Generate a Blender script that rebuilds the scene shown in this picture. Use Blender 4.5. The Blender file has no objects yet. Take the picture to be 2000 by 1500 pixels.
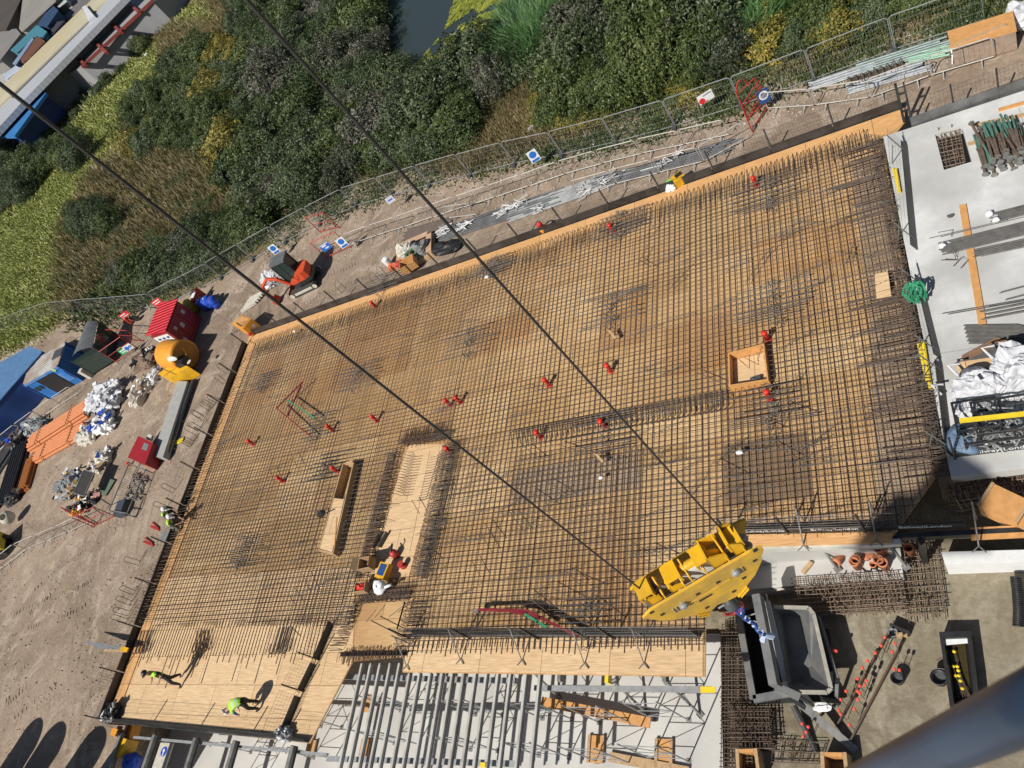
import bpy, bmesh, math, random
from mathutils import Vector as V, Matrix, noise
random.seed(7)
C = bpy.context.scene.collection
PI = math.pi

# ---------------------------------------------------------------- camera
H = 22.0                                   # camera height above the plywood deck
FPX = 1495.0                               # focal length in pixels of a 2000 px wide picture
def cdir(u, v): return V(((u - 1000.0) / FPX, -(v - 750.0) / FPX, -1.0))
_z = -cdir(2150, 1860).normalized()
_y = cdir(1347, -1634); _y = (_y - _z * _y.dot(_z)).normalized()
_x = _y.cross(_z)
RW = Matrix((_x, _y, _z))                  # rows: world axes in camera space; RW @ cam = world
def ray(u, v): return RW @ cdir(u, v)
def P(u, v, z=0.0):
    w = ray(u, v); t = (z - H) / w.z
    return V((w.x * t, w.y * t, z))
cam_d = bpy.data.cameras.new('camera'); cam = bpy.data.objects.new('camera', cam_d); C.objects.link(cam)
cam.matrix_world = Matrix.Translation((0, 0, H)) @ RW.to_4x4()
cam_d.sensor_width = 36; cam_d.lens = FPX / 2000 * 36
cam_d.clip_start = 0.05; cam_d.clip_end = 3000
cam_d.dof.use_dof = True; cam_d.dof.focus_distance = 27; cam_d.dof.aperture_fstop = 9.0
sc = bpy.context.scene; sc.camera = cam

# ---------------------------------------------------------------- sky, sun, exposure
SUN_DIR = V((0.43, 0.90, -1.06)).normalized()      # the way the light travels
w = bpy.data.worlds.new('World'); sc.world = w; w.use_nodes = True
nt = w.node_tree; nt.nodes.clear()
sky = nt.nodes.new('ShaderNodeTexSky'); sky.sky_type = 'NISHITA'; sky.sun_disc = False
sky.sun_elevation = math.asin(-SUN_DIR.z); sky.sun_rotation = math.atan2(-SUN_DIR.x, -SUN_DIR.y)
bg = nt.nodes.new('ShaderNodeBackground'); bg.inputs[1].default_value = 0.05
wo = nt.nodes.new('ShaderNodeOutputWorld')
nt.links.new(sky.outputs[0], bg.inputs[0]); nt.links.new(bg.outputs[0], wo.inputs[0])
sl = bpy.data.lights.new('sun', 'SUN'); sl.energy = 5.0; sl.angle = math.radians(0.5); sl.color = (1, 0.95, 0.87)
so = bpy.data.objects.new('sun', sl); C.objects.link(so); so.rotation_euler = SUN_DIR.to_track_quat('-Z', 'Y').to_euler()
so.location = (-20, -30, 60)
sc.view_settings.view_transform = 'Standard'; sc.view_settings.look = 'None'
sc.view_settings.exposure = 0.0; sc.view_settings.gamma = 1.0
sc.cycles.max_bounces = 5; sc.cycles.diffuse_bounces = 2; sc.cycles.glossy_bounces = 2
sc.cycles.transparent_max_bounces = 6; sc.cycles.use_denoising = True

# ---------------------------------------------------------------- levels
ZG = -0.25     # yard north and west
ZS = 0.30      # concrete slab to the east
ZL = -3.2      # slab under the falsework
ZM = -3.5      # mud in the pit

# ---------------------------------------------------------------- materials
MATS = {}
def mat(name, col, rough=0.75, metal=0.0, var=0.18, scale=3.0, bump=0.0, col2=None, scale2=None, amount2=0.5, coat=0.0):
    if name in MATS: return MATS[name]
    m = bpy.data.materials.new(name); m.use_nodes = True; MATS[name] = m
    t = m.node_tree; b = t.nodes['Principled BSDF']
    b.inputs['Roughness'].default_value = rough; b.inputs['Metallic'].default_value = metal
    if coat: b.inputs['Coat Weight'].default_value = coat
    g = t.nodes.new('ShaderNodeNewGeometry')
    n = t.nodes.new('ShaderNodeTexNoise'); n.inputs['Scale'].default_value = scale; n.inputs['Detail'].default_value = 5
    n.inputs['Roughness'].default_value = 0.65
    t.links.new(g.outputs['Position'], n.inputs['Vector'])
    r = t.nodes.new('ShaderNodeValToRGB'); r.color_ramp.elements[0].position = 0.3; r.color_ramp.elements[1].position = 0.7
    r.color_ramp.elements[0].color = (*[max(0, c * (1 - var)) for c in col], 1)
    r.color_ramp.elements[1].color = (*[min(1, c * (1 + var)) for c in col], 1)
    t.links.new(n.outputs['Fac'], r.inputs['Fac']); out = r.outputs[0]
    if col2:
        n2 = t.nodes.new('ShaderNodeTexNoise'); n2.inputs['Scale'].default_value = scale2 or scale * 0.2; n2.inputs['Detail'].default_value = 6
        t.links.new(g.outputs['Position'], n2.inputs['Vector'])
        r2 = t.nodes.new('ShaderNodeValToRGB'); r2.color_ramp.elements[0].position = 0.5 - 0.12; r2.color_ramp.elements[1].position = 0.5 + 0.12
        r2.color_ramp.elements[0].color = (0, 0, 0, 1); r2.color_ramp.elements[1].color = (amount2 * 2, amount2 * 2, amount2 * 2, 1)
        t.links.new(n2.outputs['Fac'], r2.inputs['Fac'])
        mx = t.nodes.new('ShaderNodeMix'); mx.data_type = 'RGBA'; mx.clamp_factor = True
        t.links.new(r2.outputs[0], mx.inputs['Factor']); t.links.new(out, mx.inputs['A']); mx.inputs['B'].default_value = (*col2, 1)
        out = mx.outputs['Result']
    t.links.new(out, b.inputs['Base Color'])
    if bump:
        bp = t.nodes.new('ShaderNodeBump'); bp.inputs['Strength'].default_value = min(1, bump); bp.inputs['Distance'].default_value = 0.05
        t.links.new(n.outputs['Fac'], bp.inputs['Height']); t.links.new(bp.outputs[0], b.inputs['Normal'])
    return m

def wave_bump(m, axis, scale, strength=0.6, dist=0.05):
    """corrugation along a world axis"""
    t = m.node_tree; b = t.nodes['Principled BSDF']; g = t.nodes.new('ShaderNodeNewGeometry')
    s = t.nodes.new('ShaderNodeVectorMath'); s.operation = 'DOT_PRODUCT'; s.inputs[1].default_value = axis
    t.links.new(g.outputs['Position'], s.inputs[0])
    mu = t.nodes.new('ShaderNodeMath'); mu.operation = 'MULTIPLY'; mu.inputs[1].default_value = scale
    t.links.new(s.outputs['Value'], mu.inputs[0])
    si = t.nodes.new('ShaderNodeMath'); si.operation = 'SINE'; t.links.new(mu.outputs[0], si.inputs[0])
    bp = t.nodes.new('ShaderNodeBump'); bp.inputs['Strength'].default_value = strength; bp.inputs['Distance'].default_value = dist
    t.links.new(si.outputs[0], bp.inputs['Height']); t.links.new(bp.outputs[0], b.inputs['Normal'])
    return m

def ply_mat(name, a, b_, stain, row=1.22, length=2.44, stain_pos=0.55, rot=0.0, stain_scale=0.22):
    m = bpy.data.materials.new(name); m.use_nodes = True; MATS[name] = m
    t = m.node_tree; bs = t.nodes['Principled BSDF']; bs.inputs['Roughness'].default_value = 0.7
    L = t.links.new; g = t.nodes.new('ShaderNodeNewGeometry')
    mp = t.nodes.new('ShaderNodeMapping'); mp.inputs['Rotation'].default_value = (0, 0, rot); L(g.outputs['Position'], mp.inputs['Vector'])
    br = t.nodes.new('ShaderNodeTexBrick'); br.inputs['Scale'].default_value = 1.0; br.offset = 0.5
    br.inputs['Brick Width'].default_value = length; br.inputs['Row Height'].default_value = row
    br.inputs['Mortar Size'].default_value = 0.011; br.inputs['Bias'].default_value = 0.0
    br.inputs['Color1'].default_value = (*a, 1); br.inputs['Color2'].default_value = (*b_, 1)
    br.inputs['Mortar'].default_value = (a[0] * 0.35, a[1] * 0.3, a[2] * 0.3, 1); L(mp.outputs[0], br.inputs['Vector'])
    gm = t.nodes.new('ShaderNodeMapping'); gm.inputs['Scale'].default_value = (1.2, 14, 1); L(mp.outputs[0], gm.inputs['Vector'])
    gn = t.nodes.new('ShaderNodeTexNoise'); gn.inputs['Scale'].default_value = 1.6; gn.inputs['Detail'].default_value = 6; gn.inputs['Distortion'].default_value = 0.6
    L(gm.outputs[0], gn.inputs['Vector'])
    gr = t.nodes.new('ShaderNodeValToRGB'); gr.color_ramp.elements[0].position = 0.3; gr.color_ramp.elements[1].position = 0.72
    gr.color_ramp.elements[0].color = (0.72, 0.68, 0.62, 1); gr.color_ramp.elements[1].color = (1.1, 1.1, 1.1, 1); L(gn.outputs['Fac'], gr.inputs['Fac'])
    mu = t.nodes.new('ShaderNodeMix'); mu.data_type = 'RGBA'; mu.blend_type = 'MULTIPLY'; mu.inputs['Factor'].default_value = 1
    L(br.outputs['Color'], mu.inputs['A']); L(gr.outputs[0], mu.inputs['B'])
    sn = t.nodes.new('ShaderNodeTexNoise'); sn.inputs['Scale'].default_value = stain_scale; sn.inputs['Detail'].default_value = 4; L(g.outputs['Position'], sn.inputs['Vector'])
    sr = t.nodes.new('ShaderNodeValToRGB'); sr.color_ramp.elements[0].position = stain_pos - 0.08; sr.color_ramp.elements[1].position = stain_pos + 0.12
    sr.color_ramp.elements[0].color = (0, 0, 0, 1); sr.color_ramp.elements[1].color = (0.7, 0.7, 0.7, 1); L(sn.outputs['Fac'], sr.inputs['Fac'])
    mx = t.nodes.new('ShaderNodeMix'); mx.data_type = 'RGBA'; L(sr.outputs[0], mx.inputs['Factor']); L(mu.outputs['Result'], mx.inputs['A'])
    mx.inputs['B'].default_value = (*stain, 1); L(mx.outputs['Result'], bs.inputs['Base Color'])
    return m

def leaf_mat(name, c1, c2, c3):
    m = bpy.data.materials.new(name); m.use_nodes = True; MATS[name] = m
    t = m.node_tree; b = t.nodes['Principled BSDF']; b.inputs['Roughness'].default_value = 0.55
    L = t.links.new; g = t.nodes.new('ShaderNodeNewGeometry'); oi = t.nodes.new('ShaderNodeObjectInfo')
    n = t.nodes.new('ShaderNodeTexNoise'); n.inputs['Scale'].default_value = 0.5; n.inputs['Detail'].default_value = 3; L(g.outputs['Position'], n.inputs['Vector'])
    ad = t.nodes.new('ShaderNodeMath'); ad.operation = 'ADD'; L(n.outputs['Fac'], ad.inputs[0])
    ri = t.nodes.new('ShaderNodeMath'); ri.operation = 'MULTIPLY_ADD'; L(g.outputs['Random Per Island'], ri.inputs[0]); ri.inputs[1].default_value = 0.7; ri.inputs[2].default_value = -0.45
    rj = t.nodes.new('ShaderNodeMath'); rj.operation = 'MULTIPLY_ADD'; L(oi.outputs['Random'], rj.inputs[0]); rj.inputs[1].default_value = 0.35; L(ri.outputs[0], rj.inputs[2])
    L(rj.outputs[0], ad.inputs[1])
    r = t.nodes.new('ShaderNodeValToRGB'); r.color_ramp.elements[0].position = 0.12; r.color_ramp.elements[1].position = 1.02
    r.color_ramp.elements[0].color = (*c1, 1); r.color_ramp.elements[1].color = (*c3, 1)
    e = r.color_ramp.elements.new(0.5); e.color = (*c2, 1)
    L(ad.outputs[0], r.inputs['Fac']); L(r.outputs[0], b.inputs['Base Color'])
    return m

RUST = mat('rusty_steel', (0.105, 0.074, 0.055), 0.75, 0.1, 0.4, 6)
BAR = mat('dark_rebar_steel', (0.115, 0.092, 0.075), 0.7, 0.1, 0.4, 4, col2=(0.125, 0.072, 0.045), scale2=0.4, amount2=0.4)
BARG = mat('grey_rebar_steel', (0.12, 0.115, 0.11), 0.65, 0.15, 0.3, 4)
GALV = mat('galvanised_steel', (0.36, 0.375, 0.385), 0.55, 0.4, 0.2, 4)
GALVD = mat('weathered_galvanised_steel', (0.24, 0.24, 0.23), 0.6, 0.4, 0.3, 4)
BLK = mat('black_painted_steel', (0.022, 0.023, 0.025), 0.42, 0.1, 0.4, 5, col2=(0.09, 0.09, 0.092), scale2=1.2, amount2=0.25)
BLKP = mat('black_plastic', (0.02, 0.02, 0.022), 0.5, 0, 0.4, 4)
RED = mat('red_plastic', (0.62, 0.03, 0.02), 0.45, 0, 0.15, 4)
REDP = mat('red_painted_steel', (0.42, 0.045, 0.035), 0.5, 0.1, 0.25, 3)
YEL = mat('yellow_painted_steel', (0.80, 0.44, 0.012), 0.42, 0.0, 0.12, 6, col2=(0.4, 0.24, 0.05), scale2=2.5, amount2=0.18)
YELB = mat('bright_yellow_plastic', (0.8, 0.6, 0.03), 0.5, 0, 0.1, 5)
ORG = mat('orange_yellow_plastic', (0.72, 0.30, 0.03), 0.5, 0, 0.12, 3)
TERR = mat('terracotta', (0.52, 0.20, 0.10), 0.75, 0, 0.15, 5)
TERD = mat('dark_terracotta', (0.33, 0.11, 0.04), 0.7, 0, 0.2, 5)
WHITE = mat('white_paint', (0.75, 0.76, 0.76), 0.6, 0, 0.06, 5)
BAGW = mat('white_woven_bag', (0.58, 0.59, 0.62), 0.8, 0, 0.1, 6, bump=0.4)
PALEP = mat('pale_plastic', (0.55, 0.52, 0.45), 0.6, 0, 0.2, 5)
BLUE = mat('blue_painted_steel', (0.04, 0.20, 0.58), 0.5, 0.0, 0.2, 2, col2=(.22, .30, .42), scale2=1.4, amount2=.22)
BLUED = mat('deep_blue_paint', (0.02, 0.07, 0.24), 0.5, 0.0, 0.2, 2)
BLUEB = mat('bright_blue_plastic', (0.02, 0.08, 0.5), 0.4, 0, 0.15, 4)
GREY = mat('grey_plastic', (0.2, 0.21, 0.22), 0.55, 0, 0.2, 4)
GREYD = mat('dark_grey_plastic', (0.07, 0.075, 0.08), 0.55, 0, 0.3, 4)
WOOD = mat('softwood_timber', (0.46, 0.31, 0.17), 0.8, 0, 0.2, 8)
WOODO = mat('orange_formwork_ply', (0.60, 0.31, 0.11), 0.6, 0, 0.15, 5)
GRN = mat('green_hose', (0.03, 0.26, 0.13), 0.5, 0, 0.2, 8)
GLASS = mat('dark_cab_glass', (0.03, 0.05, 0.045), 0.08, 0, 0.1, 4)
CONC = mat('pale_new_concrete', (0.60, 0.61, 0.60), 0.9, 0, 0.14, 1.6, 0.2, col2=(0.44, 0.44, 0.425), scale2=0.45, amount2=0.5)
CONCL = mat('site_concrete', (0.60, 0.59, 0.56), 0.9, 0, 0.12, 1.2, 0.2, col2=(0.44, 0.43, 0.41), scale2=0.6, amount2=0.4)
WELD = mat('skip_steel', (0.19, 0.20, 0.21), 0.5, 0.45, 0.25, 2.5, 0.2, col2=(0.30, 0.29, 0.27), scale2=1.6, amount2=0.3)
PLY = ply_mat('oiled_plywood', (0.50, 0.315, 0.14), (0.68, 0.46, 0.235), (0.42, 0.23, 0.095), stain_pos=0.53)
PLYN = ply_mat('new_plywood', (0.70, 0.49, 0.28), (0.76, 0.55, 0.33), (0.64, 0.42, 0.21), stain_pos=0.62)
PLYO = ply_mat('orange_plywood', (0.70, 0.40, 0.17), (0.74, 0.44, 0.20), (0.58, 0.30, 0.12), stain_pos=0.58)

def dirt_mat(name, a, b_, c_, track=(1, .3, 0), rough=.9):
    """trodden soil: blotches, damp patches, pebbles and tyre tracks"""
    m = bpy.data.materials.new(name); m.use_nodes = True; MATS[name] = m
    t = m.node_tree; bs = t.nodes['Principled BSDF']; bs.inputs['Roughness'].default_value = .95; L = t.links.new; g = t.nodes.new('ShaderNodeNewGeometry')
    def noise(sc, det=6, rough=.6, dist=0.0):
        n = t.nodes.new('ShaderNodeTexNoise'); n.inputs['Scale'].default_value = sc; n.inputs['Detail'].default_value = det; n.inputs['Roughness'].default_value = rough; n.inputs['Distortion'].default_value = dist; L(g.outputs['Position'], n.inputs['Vector']); return n.outputs['Fac']
    def ramp(f, lo, hi, c0=(0, 0, 0), c1=(1, 1, 1)):
        r = t.nodes.new('ShaderNodeValToRGB'); r.color_ramp.elements[0].position = lo; r.color_ramp.elements[1].position = hi; r.color_ramp.elements[0].color = (*c0, 1); r.color_ramp.elements[1].color = (*c1, 1); L(f, r.inputs['Fac']); return r.outputs[0]
    def mix(f, x, y, amt=None, mode='MIX'):
        n = t.nodes.new('ShaderNodeMix'); n.data_type = 'RGBA'; n.blend_type = mode
        if amt is None: L(f, n.inputs['Factor'])
        else: n.inputs['Factor'].default_value = amt
        for k, v in (('A', x), ('B', y)):
            if isinstance(v, tuple): n.inputs[k].default_value = (*v, 1)
            else: L(v, n.inputs[k])
        return n.outputs['Result']
    col = mix(ramp(noise(.16, 8, .7, .8), .42, .6), a, b_); col = mix(ramp(noise(.5, 8, .7, 1.5), .5, .64), col, c_)
    col = mix(None, col, ramp(noise(5, 8, .75), .25, .75, (.68, .66, .64), (1.25, 1.25, 1.25)), 1.0, 'MULTIPLY')
    mp = t.nodes.new('ShaderNodeMapping'); mp.inputs['Rotation'].default_value = (0, 0, math.atan2(track[1], track[0])); L(g.outputs['Position'], mp.inputs['Vector'])
    wv = t.nodes.new('ShaderNodeTexWave'); wv.bands_direction = 'Y'; wv.inputs['Scale'].default_value = .42; wv.inputs['Distortion'].default_value = 11; wv.inputs['Detail'].default_value = 3; wv.inputs['Detail Scale'].default_value = .25; L(mp.outputs[0], wv.inputs['Vector'])
    trk = ramp(wv.outputs['Fac'], .62, .95); msk = t.nodes.new('ShaderNodeMath'); msk.operation = 'MULTIPLY'; L(trk, msk.inputs[0]); L(ramp(noise(.12, 3), .52, .66), msk.inputs[1])
    dk = mix(None, col, (.8, .78, .76), 1.0, 'MULTIPLY'); col = mix(msk.outputs[0], col, dk)
    L(col, bs.inputs['Base Color'])
    ad = t.nodes.new('ShaderNodeMath'); ad.operation = 'MULTIPLY_ADD'; L(noise(7, 8, .75), ad.inputs[0]); ad.inputs[1].default_value = 1.0
    m3 = t.nodes.new('ShaderNodeMath'); m3.operation = 'MULTIPLY'; m3.inputs[1].default_value = .35; L(msk.outputs[0], m3.inputs[0]); L(m3.outputs[0], ad.inputs[2])
    bp = t.nodes.new('ShaderNodeBump'); bp.inputs['Strength'].default_value = rough; bp.inputs['Distance'].default_value = .07; L(ad.outputs[0], bp.inputs['Height']); L(bp.outputs[0], bs.inputs['Normal'])
    return m

# ---------------------------------------------------------------- mesh builder
class MB:
    def __init__(s): s.v = []; s.f = []; s.mi = []; s.cur = 0
    def add(s, vs, fs):
        b = len(s.v); s.v.extend(V(p) for p in vs)
        for f in fs: s.f.append(tuple(b + i for i in f)); s.mi.append(s.cur)
        return s
    def hexa(s, p8): return s.add(p8, [(0, 3, 2, 1), (4, 5, 6, 7), (0, 1, 5, 4), (1, 2, 6, 5), (2, 3, 7, 6), (3, 0, 4, 7)])
    def box(s, c, d, rz=0.0):
        c = V(c); hx, hy, hz = d[0] / 2, d[1] / 2, d[2] / 2; co, si = math.cos(rz), math.sin(rz)
        pts = []
        for z in (-hz, hz):
            for x, y in ((-hx, -hy), (hx, -hy), (hx, hy), (-hx, hy)):
                pts.append(c + V((x * co - y * si, x * si + y * co, z)))
        return s.hexa(pts)
    def beam(s, p, q, wd, ht, up=(0, 0, 1)):
        p, q, up = V(p), V(q), V(up); d = (q - p).normalized(); a = d.cross(up)
        if a.length < 1e-4: a = d.cross(V((1, 0, 0)))
        a.normalize(); b = a.cross(d); a = a * wd / 2; b = b * ht / 2
        return s.hexa([p - a - b, p + a - b, q + a - b, q - a - b, p - a + b, p + a + b, q + a + b, q - a + b])
    def tube(s, pts, r, n=6, closed=False, r2=None):
        pts = [V(p) for p in pts]; m = len(pts); base = len(s.v); prev = None
        for i, p in enumerate(pts):
            if closed: d = pts[(i + 1) % m] - pts[i - 1]
            else: d = pts[min(i + 1, m - 1)] - pts[max(i - 1, 0)]
            if d.length < 1e-9: d = V((0, 0, 1))
            d.normalize()
            if prev is None:
                a = d.cross(V((0, 0, 1)))
                if a.length < 0.05: a = d.cross(V((1, 0, 0)))
            else: a = prev - d * prev.dot(d)
            a.normalize(); prev = a; b = d.cross(a)
            rr = r if r2 is None else r + (r2 - r) * i / max(1, m - 1)
            for k in range(n):
                t = 2 * PI * k / n; s.v.append(p + (a * math.cos(t) + b * math.sin(t)) * rr)
        rng = m if closed else m - 1
        for i in range(rng):
            j = (i + 1) % m
            for k in range(n):
                l = (k + 1) % n
                s.f.append((base + i * n + k, base + i * n + l, base + j * n + l, base + j * n + k)); s.mi.append(s.cur)
        if not closed:
            s.f.append(tuple(base + k for k in reversed(range(n)))); s.mi.append(s.cur)
            s.f.append(tuple(base + (m - 1) * n + k for k in range(n))); s.mi.append(s.cur)
        return s
    def bar(s, p, q, r, n=4): return s.tube([p, q], r, n)
    def prism(s, poly, z0, z1):
        poly = [(p[0], p[1]) for p in poly]; n = len(poly)
        ar = sum(poly[i][0] * poly[(i + 1) % n][1] - poly[(i + 1) % n][0] * poly[i][1] for i in range(n))
        if ar < 0: poly = poly[::-1]
        vs = [V((x, y, z0)) for x, y in poly] + [V((x, y, z1)) for x, y in poly]
        return s.add(vs, [tuple(range(n - 1, -1, -1)), tuple(range(n, 2 * n))] + [(i, (i + 1) % n, n + (i + 1) % n, n + i) for i in range(n)])
    def plate(s, outline, off):
        """flat outline of 3-D points given thickness along vector off"""
        n = len(outline); o = [V(p) for p in outline]; off = V(off)
        nr = sum(((o[i] - o[0]).cross(o[(i + 1) % n] - o[0]) for i in range(n)), V((0, 0, 0)))
        if nr.dot(off) < 0: o = o[::-1]
        vs = o + [p + off for p in o]
        return s.add(vs, [tuple(range(n - 1, -1, -1)), tuple(range(n, 2 * n))] + [(i, (i + 1) % n, n + (i + 1) % n, n + i) for i in range(n)])
    def lathe(s, prof, c=(0, 0, 0), n=16, ax=(0, 0, 1)):
        c = V(c); q = V((0, 0, 1)).rotation_difference(V(ax).normalized()); base = len(s.v); m = len(prof)
        for r, z in prof:
            for k in range(n):
                t = 2 * PI * k / n; s.v.append(c + q @ V((r * math.cos(t), r * math.sin(t), z)))
        for i in range(m - 1):
            for k in range(n):
                l = (k + 1) % n; s.f.append((base + i * n + k, base + i * n + l, base + (i + 1) * n + l, base + (i + 1) * n + k)); s.mi.append(s.cur)
        s.f.append(tuple(base + k for k in reversed(range(n)))); s.mi.append(s.cur)
        s.f.append(tuple(base + (m - 1) * n + k for k in range(n))); s.mi.append(s.cur)
        return s
    def blob(s, c, d, lump=0.25, n=10, seed=0, flat=True, crumple=0.0):
        """a slumped lumpy bag or heap standing on its lowest point"""
        rn = random.Random(seed); c = V(c); base = len(s.v); m = n
        ph = [(rn.uniform(0, 6.28), rn.uniform(1, 4), rn.uniform(0, 6.28)) for _ in range(5)]
        for i in range(m + 1):
            la = -PI / 2 + PI * i / m
            for k in range(2 * n):
                t = PI * k / n; f = 1 + lump * sum(math.sin(a * t + p + la * 3) * math.cos(la * a + q) for p, a, q in ((p, round(a), q) for p, a, q in ph)) / 2.2
                x, y, z = math.cos(la) * math.cos(t) * f, math.cos(la) * math.sin(t) * f, math.sin(la) * f
                z = max(z, -0.75) if flat else z
                if crumple:
                    q = V((x, y, z)); k1 = 1 + crumple * noise.fractal(q * 2.3 + V((seed, 0, 0)), 1.0, 2.0, 4) + crumple * .9 * abs(noise.noise(q * 3.1 + V((0, seed, 0)))); x, y, z = x * k1, y * k1, max(z * k1, -.75)
                e = lambda u: math.copysign(abs(u) ** 0.75, u)
                s.v.append(c + V((e(x) * d[0] / 2, e(y) * d[1] / 2, (z + 0.75) * d[2] / 1.75)))
        for i in range(m):
            for k in range(2 * n):
                l = (k + 1) % (2 * n); s.f.append((base + i * 2 * n + k, base + i * 2 * n + l, base + (i + 1) * 2 * n + l, base + (i + 1) * 2 * n + k)); s.mi.append(s.cur)
        return s
    def mesh(s, name, mats, smooth=False, off=None):
        me = bpy.data.meshes.new(name)
        vs = s.v if off is None else [p - off for p in s.v]
        me.from_pydata([tuple(p) for p in vs], [], s.f)
        for m in (mats if isinstance(mats, (list, tuple)) else [mats]): me.materials.append(m)
        if max(s.mi, default=0) > 0: me.polygons.foreach_set('material_index', s.mi)
        if smooth: me.polygons.foreach_set('use_smooth', [True] * len(me.polygons))
        me.update(); return me
    def build(s, name, mats, parent=None, smooth=False, local=False):
        """links the collected shapes as ONE mesh object; points are world points unless local"""
        off = None
        if parent is not None and not local:
            off = V(parent.location); q = parent
            while q.parent is not None: q = q.parent; off = off + V(q.location)
        o = bpy.data.objects.new(name, s.mesh(name, mats, smooth, off)); C.objects.link(o)
        if parent is not None: o.parent = parent
        return o

def tag(o, label, cat, group=None, kind=None):
    o['label'] = label; o['category'] = cat
    if group: o['group'] = group
    o['kind'] = kind or 'thing'
    return o
def thing(name, label, cat, loc=(0, 0, 0), group=None, rz=0.0):
    o = bpy.data.objects.new(name, None); C.objects.link(o); o.location = loc; o.rotation_euler = (0, 0, rz); o.empty_display_size = 0.2
    return tag(o, label, cat, group)
def single(name, mb, m, label, cat, group=None, smooth=False):
    o = mb.build(name, m, None, smooth); return tag(o, label, cat, group)
def structure(name, mb, m, smooth=False):
    o = mb.build(name, m, None, smooth); o['kind'] = 'structure'; return o
def dup(root, loc, rz=0.0, label=None, group=None, scale=None):
    r = root.copy(); C.objects.link(r); r.location = loc; r.rotation_euler = (0, 0, rz)
    if label: r['label'] = label
    if group: r['group'] = group
    if scale: r.scale = scale
    for ch in list(root.children):
        c = ch.copy(); C.objects.link(c); c.parent = r
        for g in list(ch.children):
            d = g.copy(); C.objects.link(d); d.parent = c
    return r
def heading(a, b): return math.atan2(b[1] - a[1], b[0] - a[0])
def mid(a, b): return (V(a) + V(b)) / 2
def lerp(a, b, t): return V(a) + (V(b) - V(a)) * t
def writing(text, parent, loc, rot, size, m, name='lettering'):
    cu = bpy.data.curves.new(name, 'FONT'); cu.body = text; cu.size = size; cu.extrude = 0.002; cu.align_x = 'CENTER'; cu.align_y = 'CENTER'
    tmp = bpy.data.objects.new('tmp', cu); C.objects.link(tmp); bpy.context.view_layer.update()
    me = bpy.data.meshes.new_from_object(tmp.evaluated_get(bpy.context.evaluated_depsgraph_get())); bpy.data.objects.remove(tmp); bpy.data.curves.remove(cu)
    me.materials.clear(); me.materials.append(m); o = bpy.data.objects.new(name, me); C.objects.link(o)
    o.parent = parent; o.location = loc; o.rotation_euler = rot
    return o
def inside(p, poly):
    x, y = p[0], p[1]; r = False; n = len(poly); j = n - 1
    for i in range(n):
        xi, yi, xj, yj = poly[i][0], poly[i][1], poly[j][0], poly[j][1]
        if (yi > y) != (yj > y) and x < (xj - xi) * (y - yi) / (yj - yi) + xi: r = not r
        j = i
    return r
# ================================================================ setting
def xy(*uv, z=0.0): return [P(u, v, z) for u, v in uv]
NW, NE, SW = P(487, 658), P(1766, 212), P(208, 1410)
xW = (NW.x + SW.x) / 2; yN = (NW.y + NE.y) / 2
FAR = 1500.0
DIRT = dirt_mat('yard_dirt', (0.355, 0.275, 0.205), (0.245, 0.185, 0.135), (0.44, 0.36, 0.28), (.5, 1, 0), .7)
MUD = dirt_mat('wet_mud', (0.255, 0.222, 0.155), (0.195, 0.165, 0.11), (0.32, 0.285, 0.21), (1, -.3, 0), .4); MUD.node_tree.nodes['Principled BSDF'].inputs['Roughness'].default_value = .6
VERGE = dirt_mat('dry_verge_soil', (0.37, 0.30, 0.215), (0.28, 0.225, 0.15), (0.43, 0.36, 0.27), (1, .2, 0))
BANK = mat('grass_bank_soil', (0.105, 0.12, 0.03), 0.95, 0, 0.35, 0.7, 0.8, col2=(0.17, 0.13, 0.06), scale2=0.06, amount2=0.5)
ASPH = mat('old_asphalt', (0.11, 0.105, 0.10), 0.9, 0, 0.25, 0.5)
xp = P(226, 1470, ZG).x; yS = P(400, 1425, ZG).y
def fine_sheet(poly, z, cell, amp, seed, keep=None):
    """a gently uneven sheet cut to a polygon"""
    bm = bmesh.new(); f = bm.faces.new([bm.verts.new((p[0], p[1], z)) for p in poly]); bm.normal_update()
    if f.normal.z < 0: f.normal_flip()
    xs = [p[0] for p in poly]; ys = [p[1] for p in poly]
    for a, lo, hi in ((0, min(xs), max(xs)), (1, min(ys), max(ys))):
        k = lo + cell
        while k < hi:
            no = (1, 0, 0) if a == 0 else (0, 1, 0)
            bmesh.ops.bisect_plane(bm, geom=bm.verts[:] + bm.edges[:] + bm.faces[:], plane_co=(k, 0, 0) if a == 0 else (0, k, 0), plane_no=no)
            k += cell
    from mathutils import noise
    for v in bm.verts:
        if not v.is_boundary: v.co.z += amp * noise.fractal(v.co * 0.22 + V((seed, 0, 0)), 0.9, 2.0, 4)
    o = MB(); vs = [v.co.copy() for v in bm.verts]; bm.verts.index_update()
    o.add(vs, [tuple(v.index for v in f.verts) for f in bm.faces]); bm.free(); return o
# the ground: one sheet with the excavation cut out of it
g = MB(); zg = ZG
g.add([(-FAR, yN, zg), (FAR, yN, zg), (FAR, FAR, zg), (-FAR, FAR, zg)], [(0, 1, 2, 3)])
g.add([(-FAR, -FAR, zg), (xp, -FAR, zg), (xp, yS, zg), (-FAR, yS, zg)], [(0, 1, 2, 3)])
g.add([(-FAR, yS, zg), (xW - 0.05, yS, zg), (xW - 0.05, yN, zg), (-FAR, yN, zg)], [(0, 1, 2, 3)])
structure('ground', g, DIRT)
YARD = [(xW - 26, -2), (xp - .2, -2), (xp - .2, yS - .3), (xW - 0.3, yS), (xW - 0.3, yN), (xW - 14, yN + 9), (xW - 30, yN + 12)]
structure('yard', fine_sheet(YARD, ZG + 0.012, 1.1, 0.13, 3), DIRT, True)
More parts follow.
